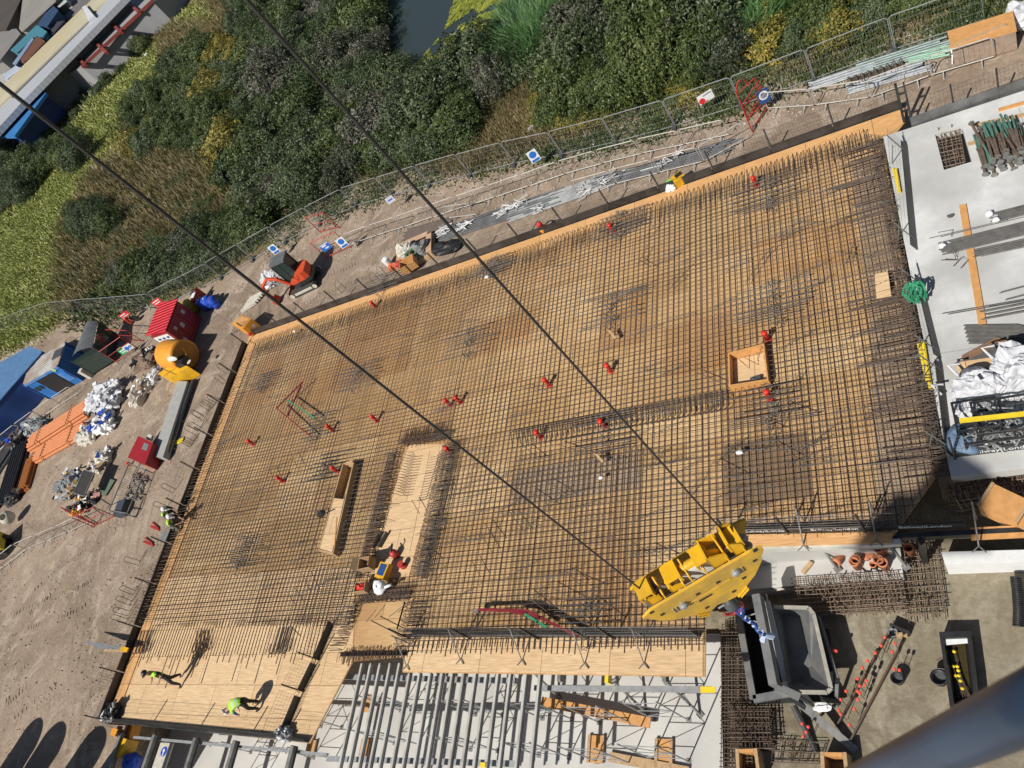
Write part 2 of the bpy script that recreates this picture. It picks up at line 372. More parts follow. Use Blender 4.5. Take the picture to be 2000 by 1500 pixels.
# excavation floor and walls
pf = MB(); pf.add([(xp, -60, ZM), (60, -60, ZM), (60, yN, ZM), (xp, yN, ZM)], [(0, 1, 2, 3)])
structure('pit_floor', pf, MUD)
mudpoly = [P(1405, 1140, ZM), P(1900, 1000, ZM), V((9, 14, 0)), V((9, -1, 0)), P(1405, 1640, ZM)]
structure('mud_surface', fine_sheet(mudpoly, ZM + 0.06, 0.6, 0.12, 9), MUD, True)
rw = MB(); rw.box(((xp + xW) / 2 - 0.15, yS - 0.12, (ZG + ZM) / 2 - .05), (xW - xp if xW > xp else 0.5, 0.2, ZG - ZM)) if False else None
rw = MB()
rw.box((xW - 0.17, (yS + yN) / 2, (ZG + ZM) / 2 - .02), (0.24, yN - yS, ZG - ZM))
rw.box((0, yN + 0.12, (ZG + ZM) / 2 - .02), (-2 * xW, 0.24, ZG - ZM))
structure('retaining_wall', rw, CONCL)
xr = P(318, 1470, ZL).x
rp = MB(); n_ = 24
for i in range(n_ + 1):
    y = -60 + (yS + 62) * i / n_; rp.v += [V((xp - .02, y, ZG + .008)), V((lerp_ := xp + (xr - xp) * .55, y, ZG - 1.1)), V((xr, y, ZL - .27))]
for i in range(n_):
    for k in (0, 1): rp.f.append((i * 3 + k, i * 3 + k + 1, i * 3 + k + 4, i * 3 + k + 3)); rp.mi.append(0)
structure('earth_ramp', rp, DIRT)
# slab under the falsework
ls = MB(); sl_e = P(1410, 1400, ZL).x
ls.prism([(xr + .02, -30), (sl_e, -30), (sl_e, P(1000, 1250, ZL).y), (xr + .02, P(1000, 1250, ZL).y)], ZL - 0.28, ZL)
structure('lower_slab', ls, CONCL)
# verge and overgrown bank north of the fence
fl = [(-60, 672), (120, 612), (320, 600), (430, 545), (535, 485), (690, 405), (850, 360), (1000, 322), (1136, 297), (1250, 268), (1375, 233), (1500, 190), (1645, 138), (1800, 80), (2000, 20)]
FENCE_LINE = [P(u, v, ZG) for u, v in fl]
vg = MB(); top = [P(u - 8, v - 70 - max(0, (700 - u) * 0.0), ZG + .01) for u, v in fl[4:]]
n0 = len(top); vs = [p + V((0, 0, 0.012)) for p in FENCE_LINE[4:]] + top
vg.add(vs, [(i, i + 1, n0 + i + 1, n0 + i) for i in range(n0 - 1)])
structure('verge', vg, VERGE)
bk = MB(); vs = []
for p in FENCE_LINE: vs.append(V((p.x, p.y + 0.3, ZG + 0.006)))
far = [V((-260, 190, ZG + .006)), V((-120, 190, ZG + .006)), V((60, 140, ZG + .006)), V((60, 20, ZG + .006))]
bk.add(vs + far[::-1], [tuple(range(len(vs) + len(far)))])
bm = bmesh.new(); ff = bm.faces.new([bm.verts.new(p) for p in bk.v]); bmesh.ops.triangulate(bm, faces=[ff]); bm.verts.index_update()
bk2 = MB(); bk2.add([v.co.copy() for v in bm.verts], [tuple(v.index for v in f.verts) if f.normal.z > -2 else () for f in bm.faces]); bm.free()
structure('bank', bk2, BANK)
# pond
WAT = bpy.data.materials.new('pond_water'); WAT.use_nodes = True; b = WAT.node_tree.nodes['Principled BSDF']
b.inputs['Base Color'].default_value = (0.035, 0.05, 0.052, 1); b.inputs['Roughness'].default_value = 0.12; b.inputs['IOR'].default_value = 1.33
pond_px = [(690, -60), (722, 0), (735, 40), (765, 95), (790, 150), (830, 140), (905, 95), (960, 55), (1030, 20), (1080, -60)]
pond = [P(u, v, ZG + 0.05) for u, v in pond_px]
pm = MB(); pm.add(pond, [tuple(range(len(pond)))]); structure('pond_water', pm, WAT)
# yard round the far sheds
ay = MB(); ay.add(xy((-40, 330), (60, 255), (150, 190), (300, 55), (380, -30), (300, -150), (-40, -150), z=ZG + 0.03), [tuple(range(7))[::-1]])
structure('shed_yard', ay, mat('pale_yard_concrete', (0.36, 0.36, 0.35), 0.9, 0, 0.15, 0.3))

# ---------------------------------------------------------------- plywood deck
deck_px = [(487, 658), (1766, 212), (1768, 238), (1728, 288), (1828, 932), (1745, 1047), (1425, 1055), (1380, 1060), (1378, 1322), (786, 1313), (789, 1283), (690, 1292), (606, 1452), (208, 1410)]
DECK = xy(*deck_px)
deck = thing('formwork_deck', 'wide plywood formwork deck lying under the reinforcement', 'formwork deck', (DECK[0].x, DECK[0].y, 0))
d = MB(); d.prism(DECK, -0.03, 0.0); d.build('plywood_sheeting', PLY, deck)
# newer lighter sheets in the south west, and along the south edge and the stair trough; laid over the old ones
sw = MB(); sw.prism(xy((306, 1130), (694, 1107), (690, 1290), (606, 1450), (212, 1407)), 0.003, 0.018); sw.build('new_plywood_sheeting', PLYN, deck)
se = MB(); se.prism(xy((792, 1240), (1373, 1240), (1373, 1320), (789, 1310)), 0.003, 0.018); se.build('new_plywood_sheeting', PLYN, deck)
st = MB(); st.prism(xy((800, 868), (868, 868), (798, 1130), (712, 1130)), 0.003, 0.018); st.build('stair_plywood_sheeting', PLYN, deck)
nb = MB(); nb.prism(xy((487, 658), (1766, 212), (1768, 238), (1735, 262), (1680, 262), (500, 672)), 0.003, 0.018); nb.build('edge_plywood_strip', PLYO, deck)
es = MB(); es.prism(xy((1428, 1046), (1745, 1040), (1742, 1062), (1428, 1070)), 0.02, 0.06); es.build('edge_plywood_strip', PLYO, deck)
wb = MB(); wb.prism(xy((487, 668), (500, 672), (230, 1400), (212, 1400)), 0.022, 0.06); wb.build('edge_timber', PLYO, deck)

PT1 = ply_mat('rusty_stained_plywood', (0.44, 0.245, 0.10), (0.58, 0.355, 0.165), (0.38, 0.20, 0.08), stain_pos=.5)
PT2 = ply_mat('dark_stained_plywood', (0.25, 0.165, 0.085), (0.31, 0.21, 0.12), (0.21, 0.13, 0.07), stain_pos=.5)
PT3 = ply_mat('grey_stained_plywood', (0.37, 0.27, 0.18), (0.47, 0.35, 0.24), (0.30, 0.20, 0.12), stain_pos=.5)
PT4 = ply_mat('pale_worn_plywood', (0.62, 0.42, 0.21), (0.72, 0.51, 0.28), (0.52, 0.32, 0.14), stain_pos=.56)
def patch(a, b_, m, z):
    p, q_ = P(*a), P(*b_); k = MB(); k.prism([(p.x, p.y), (q_.x, p.y), (q_.x, q_.y), (p.x, q_.y)], z, z + .004); k.build('stained_sheet', m, deck)
patch((1418, 990), (1578, 842), PT2, .003)
for i, (a, b_, m) in enumerate((((640, 765), (830, 560), PT1), ((1170, 690), (1262, 560), PT1), ((1295, 740), (1425, 610), PT1), ((925, 700), (1045, 600), PT1), ((1000, 985), (1250, 882), PT3), ((470, 800), (560, 690), PT1), ((1470, 560), (1660, 420), PT1), ((1060, 640), (1160, 540), PT4), ((880, 860), (1000, 760), PT4), ((1250, 880), (1410, 800), PT4), ((540, 1000), (640, 880), PT4), ((1260, 1190), (1370, 1060), PT4), ((1100, 470), (1240, 400), PT1), ((360, 1110), (520, 1010), PT4), ((1510, 750), (1680, 640), PT4), ((820, 1010), (1000, 900), PT4))):
    patch(a, b_, m, .0035 + .0002 * i)
k = MB(); k.prism(xy((1664, 330), (1722, 300), (1822, 930), (1740, 1040), (1716, 1040), (1700, 640)), .003, .008); k.build('stained_sheet', PT3, deck)

# ---------------------------------------------------------------- finished slab to the east
sp = [P(1728, 287, ZS), P(1728 + 240, 200, ZS)]
x0 = P(1728, 288, ZS).x; x1 = P(1826, 925, ZS).x; ye = P(1750, 282, ZS).y; ys = P(1830, 935, ZS).y
xs = max(x0, x1) + 0.02
holes = [(P(1830, 258, ZS), P(1880, 325, ZS))]
hx0, hx1 = P(1826, 262, ZS).x, P(1876, 250, ZS).x + 0.05; hy0, hy1 = P(1850, 330, ZS).y, P(1850, 255, ZS).y
slab = MB()
for (a, b_, c, d_) in ((xs, 14, ys, hy0), (xs, hx0, hy0, hy1), (hx1, 14, hy0, hy1), (xs, 14, hy1, ye + 0.6)):
    slab.box(((a + b_) / 2, (c + d_) / 2, (ZS - 0.05) / 2), (b_ - a, d_ - c, ZS + 0.05))
structure('concrete_slab', slab, CONC)

jm = MB()
for px in ([(1770, 700), (2040, 660)], [(1990, 210), (2040, 380)]):
    jm.beam(P(*px[0], ZS + .002), P(*px[1], ZS + .002), .02, .004)
jo = jm.build('saw_cut_joint', mat('joint_line', (.3, .3, .3), .9)); jo['kind'] = 'structure'
# loose stones on the bare ground
k = MB(); rs = random.Random(31); cnt = 0
while cnt < 2600:
    if rs.random() < .5: u, v = rs.uniform(-20, 480), rs.uniform(640, 1500)
    else: u = rs.uniform(430, 1990); v = 0; v = (545 - (u - 430) * .335) + rs.uniform(-60, 60)
    p = P(u, v, ZG); 
    if p.x > xW - .3 and p.y < yN + .3: continue
    s_ = rs.uniform(.02, .075); cnt += 1; a = rs.uniform(0, 6.28); x_, y_ = V((math.cos(a), math.sin(a), 0)) * s_, V((-math.sin(a), math.cos(a), 0)) * s_ * rs.uniform(.5, .9)
    p.z = ZG + .02; k.add([p - x_, p - y_, p + x_, p + y_, p + V((0, 0, s_ * 1.1))], [(0, 1, 4), (1, 2, 4), (2, 3, 4), (3, 0, 4)])
tag(k.build('gravel', mat('loose_stone', (.42, .38, .33), .9, 0, .5, 3)), 'loose stones scattered on the bare ground', 'gravel', None, 'stuff')

# tyre and track marks pressed into the yard: rows of low tread ridges
k = MB(); rs = random.Random(41)
for path in ([(60, 1180), (110, 1130), (150, 1070), (230, 1010), (300, 930), (350, 840)], [(-10, 1240), (70, 1200), (170, 1160), (230, 1090)], [(20, 1350), (90, 1290), (180, 1230)], [(120, 1300), (60, 1380), (30, 1480)], [(170, 1180), (150, 1260), (90, 1330), (0, 1400)], [(400, 700), (450, 640), (560, 590), (690, 535), (820, 470)], [(300, 720), (380, 660), (450, 600)], [(880, 425), (1050, 372), (1250, 320), (1450, 270)]):
    pp = [P(u, v, ZG) for u, v in path]; pts = []
    for i in range(len(pp) - 1):
        a, b_ = pp[i], pp[i + 1]; pa_, pb_ = pp[max(0, i - 1)], pp[min(len(pp) - 1, i + 2)]; n = max(2, int((b_ - a).length / .24))
        for j in range(n):
            t_ = j / n; pts.append(.5 * ((2 * a) + (b_ - pa_) * t_ + (2 * pa_ - 5 * a + 4 * b_ - pb_) * t_ ** 2 + (3 * a - pa_ - 3 * b_ + pb_) * t_ ** 3))
    for i in range(len(pts) - 1):
        d = (pts[i + 1] - pts[i]).normalized(); s_ = V((-d.y, d.x, 0))
        for off in (-.75, .75):
            if rs.random() < .2: continue
            c = pts[i] + s_ * (off + rs.uniform(-.02, .02)); c.z = ZG + .002
            if inside(c, YARD): c.z += .012 + .13 * noise.fractal(V((c.x, c.y, ZG + .012)) * .22 + V((3, 0, 0)), .9, 2.0, 4)
            k.beam(c - s_ * .13 + d * .03, c + s_ * .13 - d * .03, .05, .03)
structure('tyre_track', k, DIRT)
# ================================================================ reinforcement
ZT = 0.245
MAT_PX = [(500, 676), (1700, 262), (1722, 268), (1818, 932), (1738, 1043), (1412, 1046), (1380, 1050), (1372, 1262), (800, 1266), (792, 1222), (660, 1222), (262, 1222)]
MATP = xy(*MAT_PX, z=ZT)
def rect(px, z=0.1): return xy(*px, z=z)
VOIDS = [rect([(782, 878), (872, 864), (806, 1128), (718, 1128)]), rect([(702, 1182), (797, 1176), (778, 1270), (672, 1270)]),
         rect([(672, 903), (694, 903), (656, 1082), (618, 1076)]), rect([(1424, 690), (1488, 672), (1498, 745), (1426, 758)]),
         rect([(1424, 1040), (1424, 1075), (1372, 1075), (1376, 1046)])]
def solid(x, y):
    p = (x, y)
    if not inside(p, MATP): return False
    return not any(inside(p, q) for q in VOIDS)
def spans(axis, k, lo, hi, test=solid, step=0.09):
    out = []; a = None; t = lo
    while t <= hi:
        ok = test(t, k) if axis == 'x' else test(k, t)
        if ok and a is None: a = t
        if not ok and a is not None:
            if t - a > 0.4: out.append((a, t - step))
            a = None
        t += step
    if a is not None: out.append((a, hi))
    return out
MX0 = min(p.x for p in MATP); MX1 = max(p.x for p in MATP); MY0 = min(p.y for p in MATP); MY1 = max(p.y for p in MATP)
rb = random.Random(5)
XB, YB, XL, YL = [], [], [], []
DENSEX = [rect([(490, 690), (640, 640), (600, 800), (470, 1000), (330, 1050), (400, 880)]), rect([(640, 1120), (700, 1110), (660, 1222), (560, 1222)])]
y = MY0 + 0.05
while y < MY1:
    for a, b_ in spans('x', y, MX0, MX1):
        XB.append((a - rb.uniform(0, .12), b_ + rb.uniform(0, .12), y)); XL.append((a, b_, y + 0.17))
    for a, b_ in spans('x', y + .1, MX0, MX1, lambda X, Y: solid(X, Y) and any(inside((X, Y), q) for q in DENSEX)): XL.append((a, b_, y + .1))
    y += 0.207
DENSE = [rect([(420, 960), (700, 940), (660, 1095), (360, 1100)]), rect([(1000, 880), (1255, 872), (1248, 1240), (985, 1240)]), rect([(520, 1090), (700, 1090), (650, 1222), (480, 1222)])]
x = MX0 + 0.05
while x < MX1:
    for a, b_ in spans('y', x, MY0, MY1):
        YB.append((a - rb.uniform(0, .1), b_ + rb.uniform(0, .05), x)); YL.append((a, b_, x + 0.08))
    for dx in (0.15,):
        for a, b_ in spans('y', x + dx, MY0, MY1, lambda X, Y: solid(X, Y) and any(inside((X, Y), q) for q in DENSE)):
            YL.append((a, b_, x + dx))
    x += 0.222
mat_t = thing('reinforcement_mat', 'dark steel reinforcement grid tied over the plywood deck', 'rebar mat', (MATP[0].x, MATP[0].y, ZT))
def xbar(mb, a, b_, y, z, r=0.0088): mb.bar((a, y + rb.uniform(-.028, .028), z), (b_, y + rb.uniform(-.028, .028), z), r, 4)
def ybar(mb, a, b_, x, z, r=0.0102): mb.bar((x + rb.uniform(-.026, .026), a, z), (x + rb.uniform(-.026, .026), b_, z), r, 4)
XB.sort(key=lambda t: t[2]); rest = MB()
for i, (a, b_, y) in enumerate(XB):
    if i < 100: m = MB(); xbar(m, a, b_, y, ZT + .024); m.build('longitudinal_bar', BAR, mat_t)
    else: xbar(rest, a, b_, y, ZT + .024)
o = rest.build('longitudinal_bar', BAR, mat_t); o['kind'] = 'stuff'
YB.sort(key=lambda t: (t[0] ** 2 + t[2] ** 2)); rest = MB()
for i, (a, b_, x) in enumerate(YB):
    if i < 100: m = MB(); ybar(m, a, b_, x, ZT); m.build('transverse_bar', BAR, mat_t)
    else: ybar(rest, a, b_, x, ZT)
o = rest.build('transverse_bar', BAR, mat_t); o['kind'] = 'stuff'
bt = MB()
for a, b_, y in XL: xbar(bt, a, b_, y, 0.055)
for a, b_, x in YL: ybar(bt, a, b_, x, 0.035)
# bottom bars running on over the bare sheets to the south west and south
x = P(300, 1222, 0).x
while x < P(640, 1222, 0).x:
    bt.bar((x, P(400, 1215, 0).y, 0.035), (x + rb.uniform(-.03, .03), P(400, rb.uniform(1278, 1300) if rb.random() < .8 else rb.uniform(1300, 1345), 0).y, 0.035), 0.0135, 4); x += 0.2
x = P(800, 1262, 0).x
while x < P(1370, 1262, 0).x:
    bt.bar((x, P(900, 1250, 0).y, 0.04), (x, P(900, rb.uniform(1272, 1283), 0).y, 0.04), 0.0135, 4); x += 0.215
o = bt.build('bottom_layer_bar', BAR, mat_t); o['kind'] = 'stuff'
# hairpins closing the north and west edges and the voids
def hairpin(mb, p, d, ln, zl=0.045, zh=0.32, r=0.012, sk=0.0):
    p = V(p); d = V(d); s = V((-d.y, d.x, 0)) * sk
    q = lambda t, z, e=0: (p.x + d.x * t + s.x * e, p.y + d.y * t + s.y * e, z)
    mb.tube([q(-ln, zl), q(-.04, zl), q(0, zl + .05), q(0, zh - .05, 1), q(-.04, zh, 1), q(-ln, zh, 1)], r, 4)
pins = []
n = 168
for i in range(n):
    p = lerp(P(503, 668, .1), P(1690, 258, .1), i / (n - 1)); pins.append((p, (0, 1, 0), rb.uniform(.9, 1.15)))
n = 96
for i in range(n):
    p = lerp(P(487, 690, .1), P(262, 1215, .1), i / (n - 1)); pins.append((p, (-1, 0, 0), rb.uniform(.8, 1.1)))
def edge_pins(pa, pb, step, d, ln):
    a, b_ = P(*pa, .1), P(*pb, .1); m = max(2, int((b_ - a).length / step))
    for i in range(m): pins.append((lerp(a, b_, (i + rb.uniform(-.3, .3)) / (m - 1)) + V((rb.uniform(-.05, .05), rb.uniform(-.05, .05), 0)), d, ln * rb.uniform(.7, 1.15)))
edge_pins((870, 868), (806, 1125), .075, (-1, 0, 0), .75); edge_pins((782, 882), (722, 1125), .075, (1, 0, 0), .75)
edge_pins((785, 872), (872, 858), .07, (0, -1, 0), .7); edge_pins((800, 1176), (775, 1266), .09, (-1, 0, 0), .9)
edge_pins((702, 1182), (668, 1268), .09, (1, 0, 0), .7); edge_pins((700, 1178), (798, 1172), .07, (0, -1, 0), .5); edge_pins((672, 1274), (790, 1272), .07, (0, 1, 0), .45)
pins.sort(key=lambda t: t[0].x ** 2 + t[0].y ** 2); rest = MB()
for i, (p, d_, ln) in enumerate(pins):
    if i < 100: m = MB(); hairpin(m, p, d_, ln, sk=rb.uniform(-.05, .05)); m.build('edge_hairpin', BAR, mat_t)
    else: hairpin(rest, p, d_, ln, sk=rb.uniform(-.05, .05))
o = rest.build('edge_hairpin', BAR, mat_t); o['kind'] = 'stuff'
# trimmer bars tied on in bundles round the voids
tb = MB()
for k in range(7):
    z = .06 + .04 * k
    for s_, e_ in (((886 + 2 * k, 858), (822 + k * 2, 1130)), ((772 - 2 * k, 884), (706 - 2 * k, 1130)), ((778, 868 - k * 2), (880, 854 - k * 2)), ((700, 1174 - k * 3), (800, 1168 - k * 3)), ((665, 1276 + k), (795, 1274 + k))):
        tb.bar(P(*s_, z), P(*e_, z), .016, 5)
u_ = 1000
while u_ < 1425:
    f = (u_ - 1000) / 425; tb.tube([P(u_, 878 - f * 78, .05), P(u_ + 1, 872 - f * 78, .33), P(u_ - 3 + 2 * f, 842 - f * 80, .33), P(u_ - 4 + 2 * f, 846 - f * 80, .05)], .02, 4); u_ += 10.5
for k in range(5):
    z = .3; tb.bar(P(1000 + k * 2, 842 + k * 4, z), P(1420, 762 + k * 4, z), .011, 4)
tb.build('trimmer_bar', BAR, mat_t)['kind'] = 'stuff'
for pa, ns in (((870, 880), 17), ((783, 890), 15)):
    for i in range(ns):
        v = pa[1] + i * 5.4; t = i / 34; m = MB(); s_ = 1 if pa[0] > 800 else -1
        a = P(pa[0] - t * 52, v, .3); m.tube([a, a + V((-s_ * .28, 0, .02)), a + V((-s_ * .45, -.03, -.16)), a + V((-s_ * .62, -.03, -.25)), a + V((-s_ * 1.0, -.03, -.265))], .012, 4); m.build('cranked_stair_bar', BAR, mat_t)
# rusty starter bars along the concrete joint
sb = MB(); xe = P(1725, 290, .1).x
ya, yb = P(1730, 275, 0).y, P(1815, 930, 0).y; k = 0; ns = 0
single_bars = []
for i in range(150):
    y = ya + (yb - ya) * i / 149 + rb.uniform(-.04, .04); z = rb.choice([.08, .14, .24, .29]); ln = rb.uniform(.9, 1.5); dx = rb.uniform(-.12, .08)
    single_bars.append([(xe + dx - ln, y + rb.uniform(-.02, .02), z + .02), (xe + dx - .1, y, z), (xe + dx, y, z + .05), (xe + dx + rb.uniform(-.03, .05), y + rb.uniform(-.04, .04), z + rb.uniform(.08, .22)), (xe + dx - rb.uniform(.2, .5), y + rb.uniform(-.08, .08), z + .18)])
for i in range(260):
    t = rb.random(); y = ya + (yb - ya) * t; a = rb.uniform(0, PI); l = rb.uniform(.12, .5)
    sb.bar((xe + rb.uniform(-.4, .06), y, rb.uniform(.05, .35)), (xe + rb.uniform(-.5, .08), y + rb.uniform(-.2, .2), rb.uniform(.05, .4)), .010, 4)
for i in range(9):
    sb.bar((xe - .35 + .09 * i, ya, .1 + .03 * (i % 4)), (xe - .35 + .09 * i, yb, .12 + .03 * (i % 4)), .014, 4)
single_bars.sort(key=lambda q: q[0][1])
for i, q in enumerate(single_bars):
    if i < 100: m = MB(); m.tube(q, .0145, 4); m.build('starter_bar', RUST, mat_t)
    else: sb.tube(q, .0145, 4)
for i in range(30):                      # short lap bars in rows at the east end
    y = ya + (yb - ya) * rb.random(); b0 = xe - rb.uniform(.2, .5)
    for j in range(rb.randint(1, 3)): sb.bar((b0 - rb.uniform(1.2, 1.7), y + j * .035, ZT + .05), (b0, y + j * .035, ZT + .05), .012, 4)
sb.build('starter_bar', RUST, mat_t)['kind'] = 'stuff'

# bunches of shear reinforcement over the column heads
clusters = [(1192, 602, 1.0, 'beside the loose stake by the upper rope'), (912, 668, 1.0, 'alone on the north west half of the mat'), (1512, 588, 1.0, 'north of the square box form'), (1500, 376, 1.0, 'by the north east corner hairpins'),
            (1205, 440, .9, 'beside the red sleeve on the north edge'), (694, 738, .9, 'beside the lower rope'), (614, 832, .9, 'under the red and green lifting beam'), (634, 912, .9, 'next to the narrow box form'), (1176, 846, 1.0, 'under the red sleeve on the dark beam strip'), (1502, 790, .9, 'south of the square box form'),
            (470, 1082, .9, 'at the south west of the dense mat'), (745, 552, .8, 'on the north west edge hairpins'), (960, 520, .7, 'between the crane ropes on the north edge'), (512, 745, .7, 'near the north west corner'), (1140, 1215, .8, 'by the black toe board south of the mat')]
gc = random.Random(11); LAPM = mat('dark_grey_bar', (.085, .082, .08), .6, .2, .3, 4)
for (u, v, s, where) in clusters:
    c = P(u, v, ZT + .05); t = thing('shear_reinforcement', 'bunch of grey bars and studs ' + where, 'rebar bunch', c, 'bunches of shear reinforcement')
    for k in range(7):
        m = MB(); yy = c.y + (k - 3) * .24 * s; a = c.x - gc.uniform(.8, 1.7) * s; b_ = c.x + gc.uniform(.8, 1.7) * s
        m.bar((a, yy, c.z + .02), (b_, yy + gc.uniform(-.03, .03), c.z + .02), .019, 5); m.build('lap_bar', LAPM, t)
    m = MB()
    for k in range(int(26 * s)):
        p = V((c.x + gc.gauss(0, .13), c.y + gc.uniform(-1.1, .9) * s, c.z)); m.bar(p - V((0, 0, .2)), p + V((gc.uniform(-.05, .05), gc.uniform(-.05, .05), gc.uniform(.03, .1))), .013, 4)
        m.bar(p + V((-.09, gc.uniform(-.1, .1), .04)), p + V((.09, gc.uniform(-.1, .1), gc.uniform(.02, .08))), .012, 4)
    m.build('stud_rail', BARG, t)['kind'] = 'stuff'

# zigzag wire spacers lying between the layers
sm = MB(); pts = []
for k in range(15): pts.append((-.7 + k * .1, .035 if k % 2 else -.035, .07 if k % 2 else 0.0))
sm.tube(pts, .008, 4); sm.bar((-.75, 0, .07), (.75, 0, .07), .007, 4)
spacer = sm.mesh('rebar_spacer', LAPM)
gs = random.Random(21); k = 0; tries = 0
while k < 190 and tries < 4000:
    tries += 1; u, v = gs.uniform(380, 1760), gs.uniform(320, 1215); p = P(u, v, ZT + .045)
    if not solid(p.x, p.y): continue
    o = bpy.data.objects.new('rebar_spacer', spacer); C.objects.link(o); o.location = p; o.rotation_euler = (0, 0, gs.gauss(.12, .25) if gs.random() < .8 else gs.uniform(.4, 1.3))
    o.scale = (gs.uniform(.55, 1.1), 1, 1)
    tag(o, 'short zigzag wire spacer lying on the rebar mat', 'rebar spacer', 'zigzag spacers on the rebar mat'); k += 1
# loose straight bars dropped on the mat
lb = MB(); lb.bar((-.5, 0, .012), (.5, 0, .012), .014, 5); lm = lb.mesh('loose_bar', BAR); k = 0
spots = [(835, 1085), (812, 990), (560, 1240), (600, 1140), (570, 1170), (1090, 955), (1055, 975), (1110, 875), (1180, 1195), (1120, 1130), (1145, 1140), (1100, 1160), (1050, 1180), (1390, 740), (1260, 515), (1500, 830), (1560, 800), (1530, 880), (1290, 1080), (950, 1060), (930, 1110), (960, 1040), (575, 900), (530, 925), (640, 1010), (620, 1070), (1040, 885), (1250, 880), (1010, 1020), (1420, 915)]
for (u, v) in spots:
    o = bpy.data.objects.new('loose_bar', lm); C.objects.link(o); o.location = P(u, v, ZT + .05); o.rotation_euler = (0, 0, gs.uniform(-.9, -.35)); o.scale = (gs.uniform(.7, 1.3), 1, 1)
    tag(o, 'short loose steel bar dropped askew across the rebar mat', 'loose bar', 'loose bars on the rebar mat')

# red sleeves standing through the mat
sleeve = thing('pipe_sleeve', 'red', 'pipe sleeve', (0, 0, 0), 'red pipe sleeves in the rebar mat')
m = MB(); m.tube([(0, 0, 0), (0, 0, .34), (0, 0, .42)], .085, 12); m.build('sleeve', RED, sleeve, True, True)
m = MB(); m.lathe([(.10, .40), (.105, .47), (.06, .5), (.001, .51)], n=12); m.build('cap', RED, sleeve, True, True)
m = MB(); m.lathe([(.13, 0), (.13, .02), (.088, .03)], n=12); m.build('base_flange', RED, sleeve, True, True)
sl_px = [(1477, 362, 'below the north east corner of the hairpins'), (1198, 452, 'beside the grey bar bunch on the north edge'), (735, 600, 'at the north west hairpins'), (1500, 664, 'at the north east corner of the square box form'), (1194, 725, 'with a red mark beside it near the middle'), (1073, 752, 'alone between the two ropes'),
         (880, 791, 'western one of the touching pair'), (900, 786, 'eastern one of the touching pair'), (737, 822, 'under the lower rope west of the touching pair'), (650, 840, 'beside the red and green lifting beam'), (1504, 778, 'at the south east corner of the square box form'), (1182, 833, 'on the dark beam strip above the stud bunch'), (1057, 854, 'on the dark beam strip west of the stud bunch'), (882, 884, 'at the head of the stair trough'),
         (660, 921, 'against the end of the narrow box form'), (554, 940, 'west of the narrow box form'), (496, 868, 'near the west edge hairpins')]
for i, (u, v, wh) in enumerate(sl_px):
    o = sleeve if i == 0 else dup(sleeve, (0, 0, 0)); o.location = P(u, v, 0.02); o['label'] = 'red pipe sleeve ' + wh

# box forms
def box_form(name, label, px, h, wall=.05, lid=None, wd=WOOD, z0=0.02):
    q = xy(*px, z=h); c = sum(q, V((0, 0, 0))) / 4; t = thing(name, label, 'box form', (c.x, c.y, z0))
    for i in range(4):
        a, b_ = q[i], q[(i + 1) % 4]; d = (b_ - a).normalized(); e = wall / 2 if i % 2 == 0 else -wall / 2
        m = MB(); m.beam(V((a.x, a.y, (h + z0) / 2)) - d * e, V((b_.x, b_.y, (h + z0) / 2)) + d * e, wall, h - z0); m.build('side_board', wd, t)
    return t, q
t, q = box_form('box_form', 'square open plywood box form set in the rebar mat', [(1423, 690), (1491, 672), (1499, 741), (1425, 753)], .42, wd=WOODO)
m = MB(); m.prism([lerp(p, sum(q, V()) / 4, .06) for p in q], .021, .035); m.build('floor_panel', PLYN, t)
m = MB(); m.blob((q[2].x - .45, q[2].y + .25, .036), (.4, .35, .2), seed=3); m.build('rubble_bag', GREYD, t)
m = MB(); c = sum(q, V()) / 4; m.tube([(c.x - .3, c.y + .4, .3), (c.x - .1, c.y + .1, .4), (c.x + .1, c.y - .2, .5), (c.x + .1, c.y + .4, .45)], .012, 4); m.build('wire_tie', BAR, t)
t, q = box_form('box_form', 'long narrow plywood box form with a half open top', [(670, 905), (690, 904), (650, 1080), (622, 1074)], .42)
m = MB(); a, b_, c, d_ = q; A = lerp(a, d_, .42); B = lerp(b_, c, .42); m.prism([A + V((.06, 0, 0)), B - V((.06, 0, 0)), c + V((-.06, .05, 0)), d_ + V((.06, .05, 0))], .40, .425); m.build('lid_panel', PLYN, t)
m = MB(); m.beam(lerp(a, c, .62), lerp(a, c, .92) + V((.06, 0, 0)), .06, .05); m.build('batten', WOODO, t)
single('grinder', MB().blob(P(630, 1005, .27), (.4, .3, .25), seed=5).tube([P(632, 1004, .4), P(652, 995, .46)], .03, 6), BLKP, 'black power tool left beside the narrow box form', 'power tool')
single('plywood_offcut', MB().prism(xy((1708, 536), (1734, 530), (1741, 578), (1712, 583), z=.33), .31, .335), PLYN, 'pale plywood offcut lying on the rusty starter bars', 'plywood sheet')
for (u, v, lab) in ((1197, 655, 'short timber stake leaning in the mat below the middle bar bunch'), (1172, 896, 'short timber stake leaning in the mat south of the beam strip')):
    single('timber_stake', MB().beam(P(u - 7, v - 8, .42), P(u + 6, v + 7, .3), .09, .12), WOOD, lab, 'timber stake')
# spray paint marks and scraps
for i, (u, v, s, mt, lab) in enumerate([(952, 542, .14, WHITE, 'white plastic scrap on the north edge between the ropes'), (1445, 885, .14, WHITE, 'white plastic scrap on the stained sheet south of the square box'), (1174, 934, .1, WHITE, 'tiny white scrap below the timber stake'), (576, 648, .12, WHITE, 'white plastic scrap near the north west corner')]):
    single('plastic_scrap', MB().blob(P(u, v, .29), (s * 1.6, s, s * .8), seed=i), mt, lab, 'scrap')
